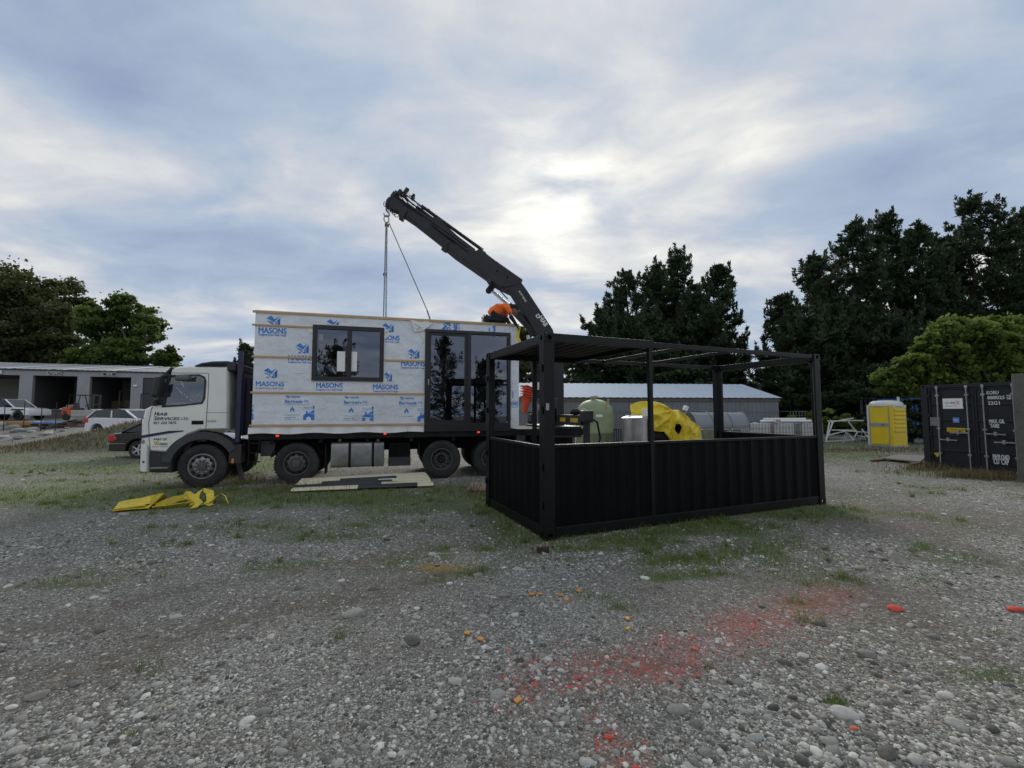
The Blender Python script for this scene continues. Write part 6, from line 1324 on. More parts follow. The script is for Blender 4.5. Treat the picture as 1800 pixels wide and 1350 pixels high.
# boards lying by the lettered container
def flat_board(u0, v0, u1, v1, u2, v2, u3, v3, th, m, label, z=0.0, name='plywood_sheet'):
    P = [gnd(*p) for p in ((u0, v0), (u1, v1), (u2, v2), (u3, v3))]; c = sum(P, Vector())/4; q = MB(); vs = [(p.x-c.x, p.y-c.y, z+.02) for p in P]+[(p.x-c.x, p.y-c.y, z+.02+th) for p in P]; q.add(vs, [(3, 2, 1, 0), (4, 5, 6, 7), (0, 1, 5, 4), (1, 2, 6, 5), (2, 3, 7, 6), (3, 0, 4, 7)])
    return tag(q.build(name, m, None, (c.x, c.y, 0)), label, 'board')
M_PLYG = mat('grey_plywood', (.23, .21, .18), .85, var=.25, scale=2.5, stretch=(1, 4, 1), dirt=(.12, .10, .08), dirt_amt=.4)
flat_board(1553, 810, 1618, 817, 1630, 806, 1578, 803, .04, M_PLYG, 'weathered grey plywood sheet on the ground by the lettered container', .05)
flat_board(1598, 820, 1629, 815.5, 1629, 812, 1600, 816, .05, M_OLDT, 'dark timber offcut under the edge of a plywood sheet')
flat_board(1530, 812, 1553, 810, 1560, 807, 1536, 809, .04, mat('red_brown_timber', (.16, .085, .05), .85), 'short red-brown plank beside the weathered plywood sheet')
flat_board(820, 864, 858, 865, 862, 851, 830, 850, .025, mat('worn_plywood', (.30, .22, .15), .85, var=.35, scale=4), 'worn bare plywood offcut on the grass behind the black frame')
# ------------------------------------------------------------------ left: workshop, cars, forklift, yard clutter
M_WSH = mat('grey_cladding', (.31, .315, .335), .55, .1, var=.08, scale=1, dirt=(.17, .17, .17), dirt_amt=.3)
M_WRF = mat('grey_long_run_roof', (.33, .34, .335), .6, .0, var=.06, scale=.6, spec=.2)
M_SKYL = mat('roof_light_sheet', (.56, .57, .575), .5, var=.05)
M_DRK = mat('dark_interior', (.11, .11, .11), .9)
M_ROLL = mat('charcoal_roller_door', (.045, .048, .055), .5, var=.1)
def zg(x, y): return float(hgt(x, y))
def workshop():
    # front face: through (0,v) and (285,v) pixels; nearly parallel to the picture
    A, B = dep(-60, 700, 39.5), dep(300, 700, 44.5); ang = math.atan2(B.y-A.y, B.x-A.x); fr = Frame(A.x, A.y, ang); L = (Vector((B.x, B.y, 0))-Vector((A.x, A.y, 0))).length+4; zb = .95
    T = thing('workshop_building', 'long grey clad workshop with open bays and grey skillion roof', 'building', (A.x, A.y, zb), ang); D = 11.0
    P = lambda u, v: (fr.pl(u, v)[0], fr.pl(u, v)[1]-zb)
    ze = P(140, 652)[1]; zd = P(140, 661.5)[1]; bays = [(-70, 32), (55.5, 134), (156.5, 229), (249.5, 330)]
    xs = [(P(a, 700)[0], P(b, 700)[0]) for a, b in bays]
    # lintel band and piers
    q = MB(); 
    def ribbed(x0, x1, z0, z1):
        mb = MB(); n = max(2, int((x1-x0)/.2)); vs = []
        for i in range(n+1): x = x0+(x1-x0)*i/n; vs += [(x, -.02*(i % 2), z0), (x, -.02*(i % 2), z1)]
        return mb.add(vs, [(2*i, 2*i+2, 2*i+3, 2*i+1) for i in range(n)])
    ribbed(-14, L, zd, ze).build('lintel_wall', M_WSH, T)
    for (a, b) in zip(xs[:-1], xs[1:]):
        ribbed(a[1], b[0], 0, zd).build('pier', M_WSH, T); MB().box(a[1], b[0], .0, .35, 0, zd).build('pier_core', M_WSH, T)
    MB().box(-.6, L+.2, -.12, .0, ze-.06, ze+.06).build('gutter', mat('dark_gutter', (.05, .055, .065), .5), T)
    # interior
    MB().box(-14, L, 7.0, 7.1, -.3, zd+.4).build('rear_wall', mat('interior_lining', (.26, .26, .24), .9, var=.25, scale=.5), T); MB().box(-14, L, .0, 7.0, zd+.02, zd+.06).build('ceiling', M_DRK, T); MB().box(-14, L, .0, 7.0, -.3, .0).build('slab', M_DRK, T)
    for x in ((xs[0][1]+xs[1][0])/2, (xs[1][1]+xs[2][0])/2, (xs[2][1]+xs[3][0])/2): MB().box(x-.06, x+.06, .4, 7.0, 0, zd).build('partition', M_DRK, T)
    a, b = xs[3]; q = MB(); n = 34
    for i in range(n): z = zd*i/n; q.box(a, b, .10+.02*(i % 2), .16, z, z+zd/n)
    q.build('roller_door', M_ROLL, T)
    # roof: long-run sheets with translucent strips
    n = int((L+.8)/.22); 
    def roof(x0, x1, m, nm, dz=0.0):
        k = max(2, int((x1-x0)/.22)); vs = []; mb = MB()
        for i in range(k+1): x = x0+(x1-x0)*i/k; z = .03*(i % 2)+dz; vs += [(x, -.25, ze+.05+z), (x, D, ze+1.55+z)]
        mb.add(vs, [(2*i, 2*i+2, 2*i+3, 2*i+1) for i in range(k)]).build(nm, m, T)
    sk = [P(u, 650)[0] for u in (10, 108, 195)]; cur = -14
    for s in sk: roof(cur, s-.6, M_WRF, 'roof_sheet'); roof(s-.6, s+.6, M_SKYL, 'roof_light', .01); cur = s+.6
    roof(cur, L+.2, M_WRF, 'roof_sheet'); MB().box(-.6, L+.2, D, D+.1, -.3, ze+1.5).build('back_wall', M_WSH, T); MB().box(L, L+.1, 0, D, -.3, ze).build('end_wall', M_WSH, T)
    # signs
    for (s, u0, u1, v0, v1, mb_, mt) in (('UTEPRO', 83.5, 109.5, 653, 659.5, M_CHASS, M_LET), ('WYK', 181.5, 205.5, 655.2, 661, M_NAVY, M_LET), ('ZA', -18, 4.5, 651, 657, M_LET, M_CHASS)):
        a, c = P(u0, v1), P(u1, v0); sg = MB().box(a[0], c[0], -.10, -.03, a[1], c[1]).build('sign', mb_, T); m_ = .12*(c[0]-a[0]); hh = (c[1]-a[1])
        f = [(a[0], a[1]), (c[0], a[1]), (c[0], c[1]), (a[0], c[1])]; MB().plate(f, [inset(f, .03)], -.11, -.10).build('sign_border', M_LET, sg)
        text(s, mt, sg, a[0]+m_*(.5 if s != 'WYK' else 2.2), c[0]-m_*(.5 if s != 'WYK' else 2.2), a[1]+hh*.2, c[1]-hh*.2, -.113, bold=.01)
    a = P(239, 678); MB().box(a[0]-.15, a[0]+.15, -.2, -.02, a[1]-.08, a[1]+.08).build('wall_light', M_LET, T)
    return fr, zb, P
WF, WZ, WP = workshop()
def wthing(name, label, cat, u, y, mbs, rz=0.0):
    x = WP(u, 700)[0]; T = thing(name, label, cat, WF.w(x, y, WZ), WF.a+rz)
    for n, mb, m in mbs: mb.build(n, m, T)
    return T
wthing('workbench', 'grey steel workbench with papers in the open bay under the lettered sign', 'bench', 84, -.6, [('top', MB().box(0, 4.2, 0, .9, .88, .96), M_STEEL), ('cabinet', MB().box(.1, 4.1, .05, .85, .1, .86), mat('bench_grey', (.10, .105, .105), .6)), ('papers', MB().box(1.2, 2.6, .1, .6, .962, 1.04), M_PAPER)])
wthing('whiteboard', 'pale board standing inside the open bay behind the steel workbench', 'board', 100, 5.5, [('panel', MB().box(-.9, 1.2, 0, .06, 1.4, 3.2), mat('whiteboard', (.36, .37, .35), .6)), ('stand', MB().box(.05, .12, -.02, .0, 0, 1.5), M_CHASS), ('stand', MB().box(.7, .77, -.02, .0, 0, 1.5), M_CHASS)])
wthing('storage_shelf', 'dark shelving with a pole in the bay right of the pale pier', 'shelf', 165, 4.5, [('shelf_board', MB().box(0, 3.4, 0, .6, 2.9, 3.0), M_OLDT), ('shelf_board', MB().box(0, 3.4, 0, .6, 1.2, 1.3), M_OLDT), ('upright', MB().box(3.0, 3.1, 0, .1, 0, 4.2), M_STEEL), ('upright', MB().box(0, .1, 0, .1, 0, 3.0), M_STEEL), ('notice', MB().box(2.2, 2.7, -.02, 0, 1.9, 2.3), M_PAPER)])
wthing('wrapped_pallet', 'yellow-brown sheeted load at the back of the open bay', 'load', 116, 5.0, [('load', MB().box(0, 3.2, 0, 1.0, .2, 1.9), mat('ochre_sheet', (.20, .16, .06), .8, var=.2)), ('pallet', MB().box(0, 3.2, 0, 1.0, 0, .18), M_OLDT)])
wthing('machine_tool', 'squat grey machine with a white box at the foot of the second open bay', 'machine', 192, 2.0, [('bed', MB().box(0, 2.0, 0, 1.0, 0, .9), M_DPLAS), ('head', MB().box(.4, 1.0, .1, .8, .9, 1.9), M_DPLAS), ('box', MB().box(1.2, 1.7, .1, .6, .9, 1.2), M_LET)])
# ---------------------------------------------------------------- cars
def car(name, label, o, rz, body, paint, cabin, wheels, wr, width, glassm, lights=(), trim=None, rimstyle='five', parts=None):
    """body: side outline (x,z) clockwise from rear bottom without arches; cabin: (base pts, roof pts)"""
    T = thing(name, label, 'car', o, rz); hw = width/2
    arches = []
    for wx in wheels: arches += arc(wx, wr, wr*1.16, 0, 180, 10)
    # bottom edge from front to rear with arches cut in
    out = list(body); zb = body[0][1]; bottom = []
    for wx in sorted(wheels, reverse=True): bottom += arc(wx, wr, wr*1.16, math.degrees(math.asin(max(-1, min(1, (zb-wr)/(wr*1.16))))), 180-math.degrees(math.asin(max(-1, min(1, (zb-wr)/(wr*1.16))))), 10)
    prof = out+bottom
    q = MB(); shell(q, prof, -hw, hw, ch=.13, ins=.05); b = q.build('body', paint, T, smooth=True)
    base, roof = cabin; n = len(base); q = MB(); tw = hw-.20
    vs = [(x, -hw+.07, z) for x, z in base]+[(x, -tw, z) for x, z in roof]+[(x, tw, z) for x, z in roof]+[(x, hw-.07, z) for x, z in base]
    m_ = len(roof); q.add(vs, []); 
    # pillars and roof
    r0 = n; r1 = n+m_
    q.f += [tuple(r0+i for i in range(m_)) if False else (r0+i, r0+i+1, r1+i+1, r1+i) for i in range(m_-1)]
    q.build('roof', paint, T, smooth=True)
    # glass all round
    x0, x1 = base[0], base[-1]; g = MB()
    g.add([(x0[0], -hw+.07, x0[1]), (x0[0], hw-.07, x0[1]), (roof[0][0], tw, roof[0][1]), (roof[0][0], -tw, roof[0][1])], [(0, 1, 2, 3)]); g.build('rear_window', glassm, T)
    g = MB(); g.add([(x1[0], -hw+.07, x1[1]), (x1[0], hw-.07, x1[1]), (roof[-1][0], tw, roof[-1][1]), (roof[-1][0], -tw, roof[-1][1])], [(0, 1, 2, 3)]); g.build('windscreen', glassm, T)
    for s in (-1, 1):
        g = MB(); pts = [(x, s*(hw-.07), z) for x, z in base]+[(x, s*tw, z) for x, z in reversed(roof)]; g.add(pts, [tuple(range(len(pts)))]); g.build('side_window', M_DGL, T)
        for (xa, xb) in ((base[0], roof[0]), (base[-1], roof[-1]), ((base[0][0]*.5+base[-1][0]*.5, base[0][1]), (roof[0][0]*.45+roof[-1][0]*.55, roof[0][1]))):
            g = MB(); g.bar((xa[0], s*(hw-.065), xa[1]), (xb[0], s*(tw+.005), xb[1]), .05, .09, up=(0, 1, 0)); g.build('pillar', paint, T)
    for wx in wheels:
        for s in (-1, 1):
            q = MB(); w_ = .21; q.lathe([(wr*.66, -w_/2), (wr*.92, -w_/2), (wr, -w_*.35), (wr, w_*.35), (wr*.92, w_/2), (wr*.66, w_/2)], axis='Y', n=28); wl = q.build('wheel', M_RUB, T, (wx, s*(hw-.12), wr), smooth=True)
            y = s*w_*.45; q = MB(); q.lathe([(wr*.68, y*.9), (wr*.62, y), (wr*.60, y*.5), (wr*.58, y*.3)], axis='Y', n=28)
            for k in range(5):
                t = 2*math.pi*k/5+.3; q.bar((0, y*.8, 0), (wr*.63*math.sin(t), y*.85, wr*.63*math.cos(t)), .03, wr*.20, up=(0, 1, 0)) if False else q.add([(-wr*.10*math.cos(t)+wr*.1*math.sin(t), y*.9, wr*.10*math.sin(t)+wr*.1*math.cos(t)), (wr*.10*math.cos(t)+wr*.1*math.sin(t), y*.9, -wr*.10*math.sin(t)+wr*.1*math.cos(t)), (wr*.64*math.sin(t)+wr*.08*math.cos(t), y*.95, wr*.64*math.cos(t)-wr*.08*math.sin(t)), (wr*.64*math.sin(t)-wr*.08*math.cos(t), y*.95, wr*.64*math.cos(t)+wr*.08*math.sin(t))], [(0, 1, 2, 3)])
            q.lathe([(wr*.16, y*.9), (wr*.14, y*1.02), (.001, y*1.02)], axis='Y', n=14); q.build('rim', M_CRIM if rimstyle == 'five' else M_CHASS, wl, smooth=True)
            q = MB(); q.lathe([(wr*.6, y*.2), (.001, y*.2)], axis='Y', n=20); q.build('brake', M_CHASS, wl)
    for nm, mb, m in lights: mb.build(nm, m, T, bevel=.02)
    return T
M_CRIM = mat('silver_alloy', (.48, .49, .50), .35, .4, var=.05)
M_CBLK = mat('black_car_paint', (.008, .008, .010), .16, var=.1, coat=1.0)
M_CWHT = mat('white_car_paint', (.72, .73, .76), .25, var=.04, coat=.6)
M_BGL = mat('painted_sky_glass', (.10, .26, .50), .06, .0, var=.1, spec=.8)  # sky reflection painted into the car glass as a blue base colour
M_TL = mat('tail_lamp', (.50, .02, .015), .2, var=.05, coat=.5)
g = gnd(241, 806.5); w = .33
o = Vector((g.x-1.12, g.y+.85, 0))
sed = [(0.02, .26), (-.02, .45), (.0, .62), (.06, .86), (.12, .95), (.45, .985), (1.0, 1.0), (2.4, .98), (3.2, .96), (3.75, .90), (4.4, .76), (4.62, .60), (4.66, .38), (4.6, .24)]
SEDAN = car('parked_car', 'black saloon car parked behind the truck cab, tail towards the soil mound', o, R(4), sed, M_CBLK, ([(.40, .99), (1.1, 1.0), (2.4, .98), (3.35, .95)], [(1.05, 1.36), (1.6, 1.44), (2.4, 1.42), (2.75, 1.34)]), (1.02, 3.75), w, 1.82, M_BGL,
  [('tail_lamp', MB().plate([(-.03, .66), (.16, .64), (.30, .74), (.20, .88), (.02, .90)], [], -.925, -.60), M_TL), ('tail_lamp', MB().box(-.02, .30, .58, .925, .66, .90), M_TL), ('bumper_trim', MB().box(-.045, .62, -.925, .925, .545, .575), M_ALU), ('number_plate', MB().box(-.03, 0, -.26, .26, .62, .74), M_LET), ('head_lamp', MB().box(4.3, 4.6, -.9, -.55, .60, .76), M_ALU)])
# white hatchback behind the mound
p = dep(172, 740, 23.4); hb = [(0.05, .25), (0.0, .5), (.05, .78), (.0, .90), (.10, .98), (.5, 1.02), (1.4, 1.0), (2.6, .98), (3.2, .94), (3.9, .75), (4.1, .5), (4.05, .24)]
car('parked_car', 'white hatchback with red tail lamps parked beyond the soil mound', (p.x+.2, p.y, zg(p.x, p.y)-.12), R(-6), hb, M_CWHT, ([(.10, 1.0), (.6, 1.02), (2.0, .99), (2.95, .96)], [(.42, 1.36), (1.0, 1.46), (1.7, 1.46), (2.2, 1.38)]), (.75, 3.3), .31, 1.75, M_DGL,
  [('tail_lamp', MB().box(-.03, .25, -.89, -.45, .74, .98), M_TL), ('tail_lamp', MB().box(-.03, .25, .45, .89, .74, .98), M_TL), ('spoiler', MB().box(.10, .55, -.66, .66, 1.40, 1.44), M_CWHT)])
# white four-wheel drive on the raised yard
p = dep(83, 741, 36.5); sv = [(0.0, .42), (-.05, .7), (0, 1.0), (.05, 1.12), (.8, 1.14), (2.6, 1.14), (3.6, 1.12), (4.4, 1.04), (4.75, .95), (4.82, .6), (4.75, .42)]
car('parked_car', 'white four-wheel drive wagon parked on the raised yard by the workshop', (p.x-6.3, p.y+.6, zg(p.x-2, p.y)), R(3), sv, M_CWHT, ([(.03, 1.13), (1.2, 1.14), (2.6, 1.14), (3.5, 1.11)], [(.22, 1.80), (1.2, 1.84), (2.2, 1.84), (2.65, 1.78)]), (.95, 3.85), .39, 1.92, M_DGL,
  [('tail_lamp', MB().box(-.06, .12, -.97, -.74, .72, 1.08), M_TL), ('tail_lamp', MB().box(-.06, .12, .74, .97, .72, 1.08), M_TL), ('arch_trim', MB().box(3.35, 4.35, -.975, -.94, .86, .98), M_CHASS), ('arch_trim', MB().box(.45, 1.45, -.975, -.94, .86, .98), M_CHASS), ('sill_trim', MB().box(1.45, 3.35, -.975, -.92, .42, .56), M_CHASS), ('mirror', MB().box(3.05, 3.2, -1.12, -.94, 1.15, 1.32), M_CHASS), ('roof_rail', MB().box(.4, 2.4, -.72, -.68, 1.86, 1.90), M_CHASS)], rimstyle='dark')
# forklift
def forklift():
    p = dep(118, 733, 37.5); T = thing('forklift', 'orange forklift truck with black overhead guard and mast facing the workshop bay', 'forklift', (p.x, p.y, zg(p.x, p.y)), R(6)); M_FO = mat('forklift_orange', (.46, .10, .035), .5, var=.15, dirt=(.2, .07, .04), dirt_amt=.3)
    MB().box(0.05, 2.0, -.55, .55, .35, .85).build('body', M_FO, T, bevel=.06); MB().box(-.05, .55, -.55, .55, .35, 1.12).build('counterweight', M_FO, T, bevel=.12, seg=3); MB().box(.75, 1.15, -.25, .25, .85, 1.05).build('seat', M_SEAT, T, bevel=.04); MB().obox(Matrix.Translation((.72, 0, 1.25)) @ Matrix.Rotation(R(-10), 4, 'Y'), .12, .45, .5).build('seat_back', M_SEAT, T, bevel=.04)
    q = MB()
    for y in (-.48, .48): q.tube([(.35, y, 1.05), (.55, y, 2.15), (1.7, y, 2.15), (2.05, y, .85)], .035, 6)
    for x in np.linspace(.6, 1.65, 6): q.box(x-.02, x+.02, -.48, .48, 2.13, 2.17)
    q.build('overhead_guard', M_CHASS, T)
    m = MB().box(2.18, 2.30, -.42, -.28, .1, 2.2).build('mast', M_DPLAS, T); MB().box(2.18, 2.30, .28, .42, .1, 2.2).build('mast_rail', M_DPLAS, m)
    for z in (.5, 1.3, 2.1): MB().box(2.18, 2.28, -.28, .28, z, z+.1).build('mast_cross_bar', M_DPLAS, m)
    MB().box(2.32, 2.40, -.5, .5, .25, .85).build('carriage', M_DPLAS, m)
    for y in (-.3, .3): MB().box(2.40, 3.4, y-.06, y+.06, .25, .30).build('fork', M_DPLAS, m)
    q = MB(); q.tube([(1.55+.16*math.cos(t)*.5, .16*math.sin(t), 1.25+.1*math.cos(t)) for t in np.linspace(0, 6.28, 14)], .018, 5, False); q.bar((1.75, 0, .8), (1.57, 0, 1.22), .04, .04); q.build('steering_wheel', M_CHASS, T)
    for (x, r) in ((.35, .27), (1.75, .34)):
        for y in (-.5, .5): q = MB(); q.lathe([(.001, -.1), (r*.5, -.1), (r*.55, -.12), (r, -.1), (r, .1), (r*.55, .12), (r*.5, .1), (.001, .1)], (x, y, r), 'Y', 22); q.build('wheel', M_RUB, T, smooth=True)
    MB().lathe([(.001, 0), (.12, 0), (.30, .0), (.30, .14), (.2, .18), (.001, .18)], (.25, 0, 1.13), 'Z', 12).build('gas_bottle_cover', M_PLY, T)
forklift()
# concrete blocks
p = dep(122, 746, 30.5); zb = zg(p.x, p.y)
for k, (x, z, l, m) in enumerate(((0, 0, .95, 0), (.98, 0, .85, 0), (.05, .52, 1.75, 1))):
    q = MB().box(x, x+l, 0, .6, z, z+.48); tag(q.build('concrete_block', mat('pale_concrete', (.36, .36, .34), .9, var=.2, scale=4, bump=.3), None, (p.x, p.y, zb), R(2), bevel=.02), ['lower grey concrete block by the forklift, butted to another', 'short grey concrete block under the long one by the forklift', 'long pale concrete block laid on top of two others by the forklift'][k], 'concrete block', 'concrete blocks by the forklift')
# pallets
def pallet(u, v, Y, label, zoff=0.0, rz=0.0, tilt=0.0, m=M_OLDT):
    p = dep(u, v, Y); T = thing('pallet', label, 'pallet', (p.x, p.y, zg(p.x, p.y)+zoff), rz); T.rotation_euler[1] = tilt
    for k in range(6): MB().box(0, 1.2, .19*k, .19*k+.13, .115, .137).build('top_slat', m, T)
    for k in range(3): MB().box(0, 1.2, .45*k, .45*k+.1, 0, .02).build('bottom_slat', m, T)
    for k in range(3): MB().box(.54*k, .54*k+.1, 0, 1.05, .02, .115).build('bearer', m, T)
    return T
pallet(48, 752, 24.5, 'lowest weathered pallet of the stack topped with blue sheet', 0); pallet(50, 752, 24.6, 'second weathered pallet of the stack, right under the blue sheet', .15, .05); pallet(82, 752, 25.0, 'weathered pallet lying right beside the pallet stack', 0, -.04); pallet(83, 752, 25.1, 'weathered pallet on top of the one beside the pallet stack', .15, .06); pallet(98, 752, 25.3, 'pallet leaning askew against the pallet stack', .10, .1, R(-14))
p = dep(51, 752, 24.6); tag(MB().box(0, 1.15, .1, .9, 0, .09).build('foam_sheet', mat('blue_sheet', (.05, .18, .48), .6), None, (p.x, p.y, zg(p.x, p.y)+.29), .05, bevel=.01), 'bright blue sheet lying on the pallet stack', 'sheet')
# orange timber beam on bearers
p = dep(-25, 752, 25.0); T = thing('laminated_beam', 'long orange-brown laminated timber beams lying on bearers at the yard edge', 'timber', (p.x, p.y, zg(p.x, p.y))); M_GL = mat('orange_timber', (.36, .20, .06), .6, var=.2, scale=3, stretch=(.5, 5, 5))
for k in range(3): MB().box(0, 2.5, .14*k, .14*k+.11, .16+.02*(k % 2), .36+.02*(k % 2)).build('beam', M_GL, T, bevel=.008)
for x in (.3, 1.2, 2.1): MB().box(x, x+.1, -.05, .5, 0, .16).build('bearer', M_GL, T)
# fence stakes on the yard edge
for k, (u, v0, v1) in enumerate(((6.5,712,748),(41.5,707,746),(72.5,716,738),(98,708,737))):
    p = dep(u, v1, 24.0); q = MB(); z = dep(u, v0, 24.0).z; g0 = zg(p.x, p.y); q.box(-.022, .022, -.004, .004, 0, z-g0).box(-.004, .004, -.022, .0, 0, z-g0); q.box(-.03, .03, -.03, .03, z-g0-.02, z-g0); tag(q.build('fence_stake', mat('rusty_stake', (.06, .038, .028), .8), None, (p.x, p.y, g0)), 'thin rusty steel fence stake standing at the raised yard edge', 'stake', 'stakes along the raised yard edge')
p = dep(246, 737, 26); q = MB(); h = 2.0; q.tube([(0, 0, 0), (0, 0, h), (.9, 0, h)], .03, 6); q.tube([(.9, 0, h), (.9, 0, 0)], .03, 6); q.bar((0, 0, h*.55), (.9, 0, h*.55), .03, .03); tag(q.build('gate_frame', M_CHASS, None, (p.x, p.y, zg(p.x, p.y))), 'dark tubular gate frame standing between the mound and the truck cab', 'gate')
# rocks along the edge of the raised yard
rk = [stone_mesh('rock', 700+i, 3, .62) for i in range(4)]; MR = stone_material('pale_rock', [(0, (.20, .20, .19)), (.5, (.30, .295, .275)), (1, (.42, .41, .375))])
for m_ in rk: m_.materials.append(MR)
rs = random.Random(12)
for i in range(34):
    u = rs.uniform(-15, 85) if i < 24 else rs.uniform(80, 150); v = rs.uniform(771, 783)+max(0, (u-70))*.12; p = gnd(u, v); r = rs.uniform(.12, .34)*(1 if i < 24 else .6)
    if i in (3, 9): r = .48
    o = bpy.data.objects.new('rock', rk[i % 4]); COL.objects.link(o); o.location = (p.x, p.y, zg(p.x, p.y)+r*.2); o.scale = (r*1.4, r, r*.9); o.rotation_euler = (0, 0, rs.uniform(0, 6)); tag(o, 'pale boulder in the row of rocks edging the raised yard', 'rock', 'rocks edging the raised yard')
# ---------------------------------------------------------------- boards and straps in front of the truck
M_CREAM = mat('cream_cladding', (.66, .61, .42), .5, var=.06, dirt=(.45, .40, .26), dirt_amt=.2)
M_CHAR = mat('charcoal_cladding', (.030, .031, .036), .5, var=.1)
def boards():
    # (left pixel, right pixel) of each board's near edge, back to front
    E_ = [((528,846.5),(750,834.5)),((524,850),(753,838)),((519,854),(756,843)),((515,858.5),(758,848.5)),((511,863),(762,853))]
    seg = [[(0, 1, 0)], [(0, .30, 0), (.30, .74, 1), (.74, 1, 0)], [(0, .18, 0), (.18, .70, 1), (.70, 1, 0)], [(0, .42, 1), (.42, .62, 1), (.62, 1, 0)], [(0, .45, 0), (.45, .88, 1), (.88, 1, 0)]]
    nm = ['rear cream cladding board of the row, lying by the truck wheels', 'cladding board second from the truck, cream at both ends with charcoal sheet over it', 'middle cladding board of the row lying in front of the truck', 'cladding board next to the front one of the row', 'front cladding board of the row, edged by tall weeds']
    for k, (a, b) in enumerate(E_):
        z = .05+.035*(4-k)*.6; A, B = gnd(*a, z), gnd(*b, z); d = B-A; L = d.length; an = math.atan2(d.y, d.x)
        T = thing('cladding_board', nm[k], 'board', (A.x, A.y, 0), an, 'cladding boards in front of the truck'); wd = .27
        for (s0, s1, c) in seg[k]:
            x0, x1 = L*s0+.0015, L*s1-.0015; q = MB(); h = .022 if c == 0 else .026
            prof = [(0, z-.02), (.02, z+.004), (.10, z+.012), (.12, z-.004), (.14, z+.012), (wd-.02, z+.016), (wd, z-.012)]
            n = len(prof); vs = [(x0, y, zz+h) for y, zz in prof]+[(x1, y, zz+h) for y, zz in prof]+[(x0, y, zz+h-.014) for y, zz in prof]+[(x1, y, zz+h-.014) for y, zz in prof]
            q.add(vs, [(i, i+1, n+i+1, n+i) for i in range(n-1)]+[(2*n+i, 3*n+i, 3*n+i+1, 2*n+i+1) for i in range(n-1)]+[(0, n, 3*n, 2*n), (n-1, 3*n-1, 4*n-1, 2*n-1)]); q.build('cream_length' if c == 0 else 'charcoal_sheet', M_CREAM if c == 0 else M_CHAR, T)
        for t in (.1, .5, .9): MB().box(L*t-.04, L*t+.04, .02, wd-.03, -.02, z-.0).build('packer', M_OLDT, T)
    A = gnd(664, 856); B = gnd(685, 852)
    tag(ribbon([(0, 0, .17), (.2, .03, .175), (.45, .08, .17)], .12, .004, Vector((.2, 1, 0))).build('plastic_scrap', M_LET, None, (A.x, A.y+.05, 0)), 'scrap of white plastic film lying on the cladding boards', 'plastic')
boards()
def straps():
    a, b = gnd(199, 898), gnd(262, 893); rs = random.Random(2)
    # folded flat strap: a short loop lying open
    d = (b-a); up = Vector((0, 0, 1)); s = up.cross(d).normalized()
    pts = [a+Vector((0, 0, .015)), a+d*.3+Vector((0, 0, .035)), a+d*.6+Vector((0, 0, .04)), a+d*.92+Vector((0, .02, .05)), b+Vector((.02, .06, .035)), b+Vector((-.05, .12, .02))]
    T = thing('yellow_sling', 'short folded yellow lifting sling on the gravel, apart from the tangled one', 'sling', (0, 0, 0)); T.location = a
    sub = lambda P: [p-a for p in P]
    ribbon(sub([p+Vector((0, .05, .05)) for p in pts]), .40, .012, Vector((.25, 1, .28))).build('folded_length', M_YEL, T, smooth=True); ribbon(sub([p+Vector((.03, -.05, -.008)) for p in pts[:4]]), .16, .01, Vector((.3, 1, -.3))).build('under_fold', M_YEL, T, smooth=True)
    q = MB(); q.tube([b-a+Vector((-.1, -.04, .03)), b-a+Vector((.0, -.02, .05)), b-a+Vector((.05, .06, .03))], .03, 8); q.build('stitched_eye', M_CHASS, T, smooth=True)
    c = gnd(268, 893); T = thing('yellow_sling', 'tangled heap of yellow lifting sling beside the truck front wheel', 'sling', c); G = lambda u, v, z=.02: gnd(u, v)-c+Vector((0, 0, z))
    ribbon([G(266, 893), G(285, 890, .05), G(305, 886, .08), G(325, 882, .10), G(342, 884, .06)], .14, .012, Vector((.3, 1, .25))).build('strap_length', M_YEL, T, smooth=True)
    ribbon([G(270, 894), G(295, 893, .03), G(318, 891, .04), G(340, 888, .05)], .10, .012, Vector((.1, .8, -.5))).build('strap_length', M_YEL, T, smooth=True)
    ribbon([G(322, 884, .05), G(330, 878, .16), G(338, 884, .12), G(350, 890, .06), G(340, 895, .02)], .12, .012, Vector((.8, .6, .2))).build('strap_loop', M_YEL, T, smooth=True)
    ribbon([G(340, 890, .03), G(345, 882, .15), G(357, 879, .20), G(368, 880, .17), G(370, 886, .08), G(360, 889, .03)], .13, .012, Vector((.3, 1, .4))).build('strap_loop', M_YEL, T, smooth=True)
    ribbon([G(350, 890), G(362, 888, .03), G(372, 890, .02)], .10, .012, Vector((0, 1, .1))).build('strap_length', M_YEL, T, smooth=True)
    q = MB(); q.tube([G(370, 889, .02), G(378, 882, .09), G(388, 878, .12), G(396, 881, .10), G(401, 887, .02)], .012, 6); q.build('tail_cord', M_YEL, T, smooth=True)
    MB().obox(Matrix.Translation(G(342, 879, .16)), .05, .04, .05).build('blue_tag', mat('blue_tag', (.05, .10, .30), .6), T, bevel=.01)
straps()
d_ = gnd(943, 973); tag(MB().box(0, .16, 0, .07, 0, .07).build('brick_piece', mat('dark_brick', (.05, .022, .018), .9, bump=.4), None, (d_.x, d_.y, 0), -.1, bevel=.008), 'dark red broken brick piece near the foot of the black frame', 'brick')
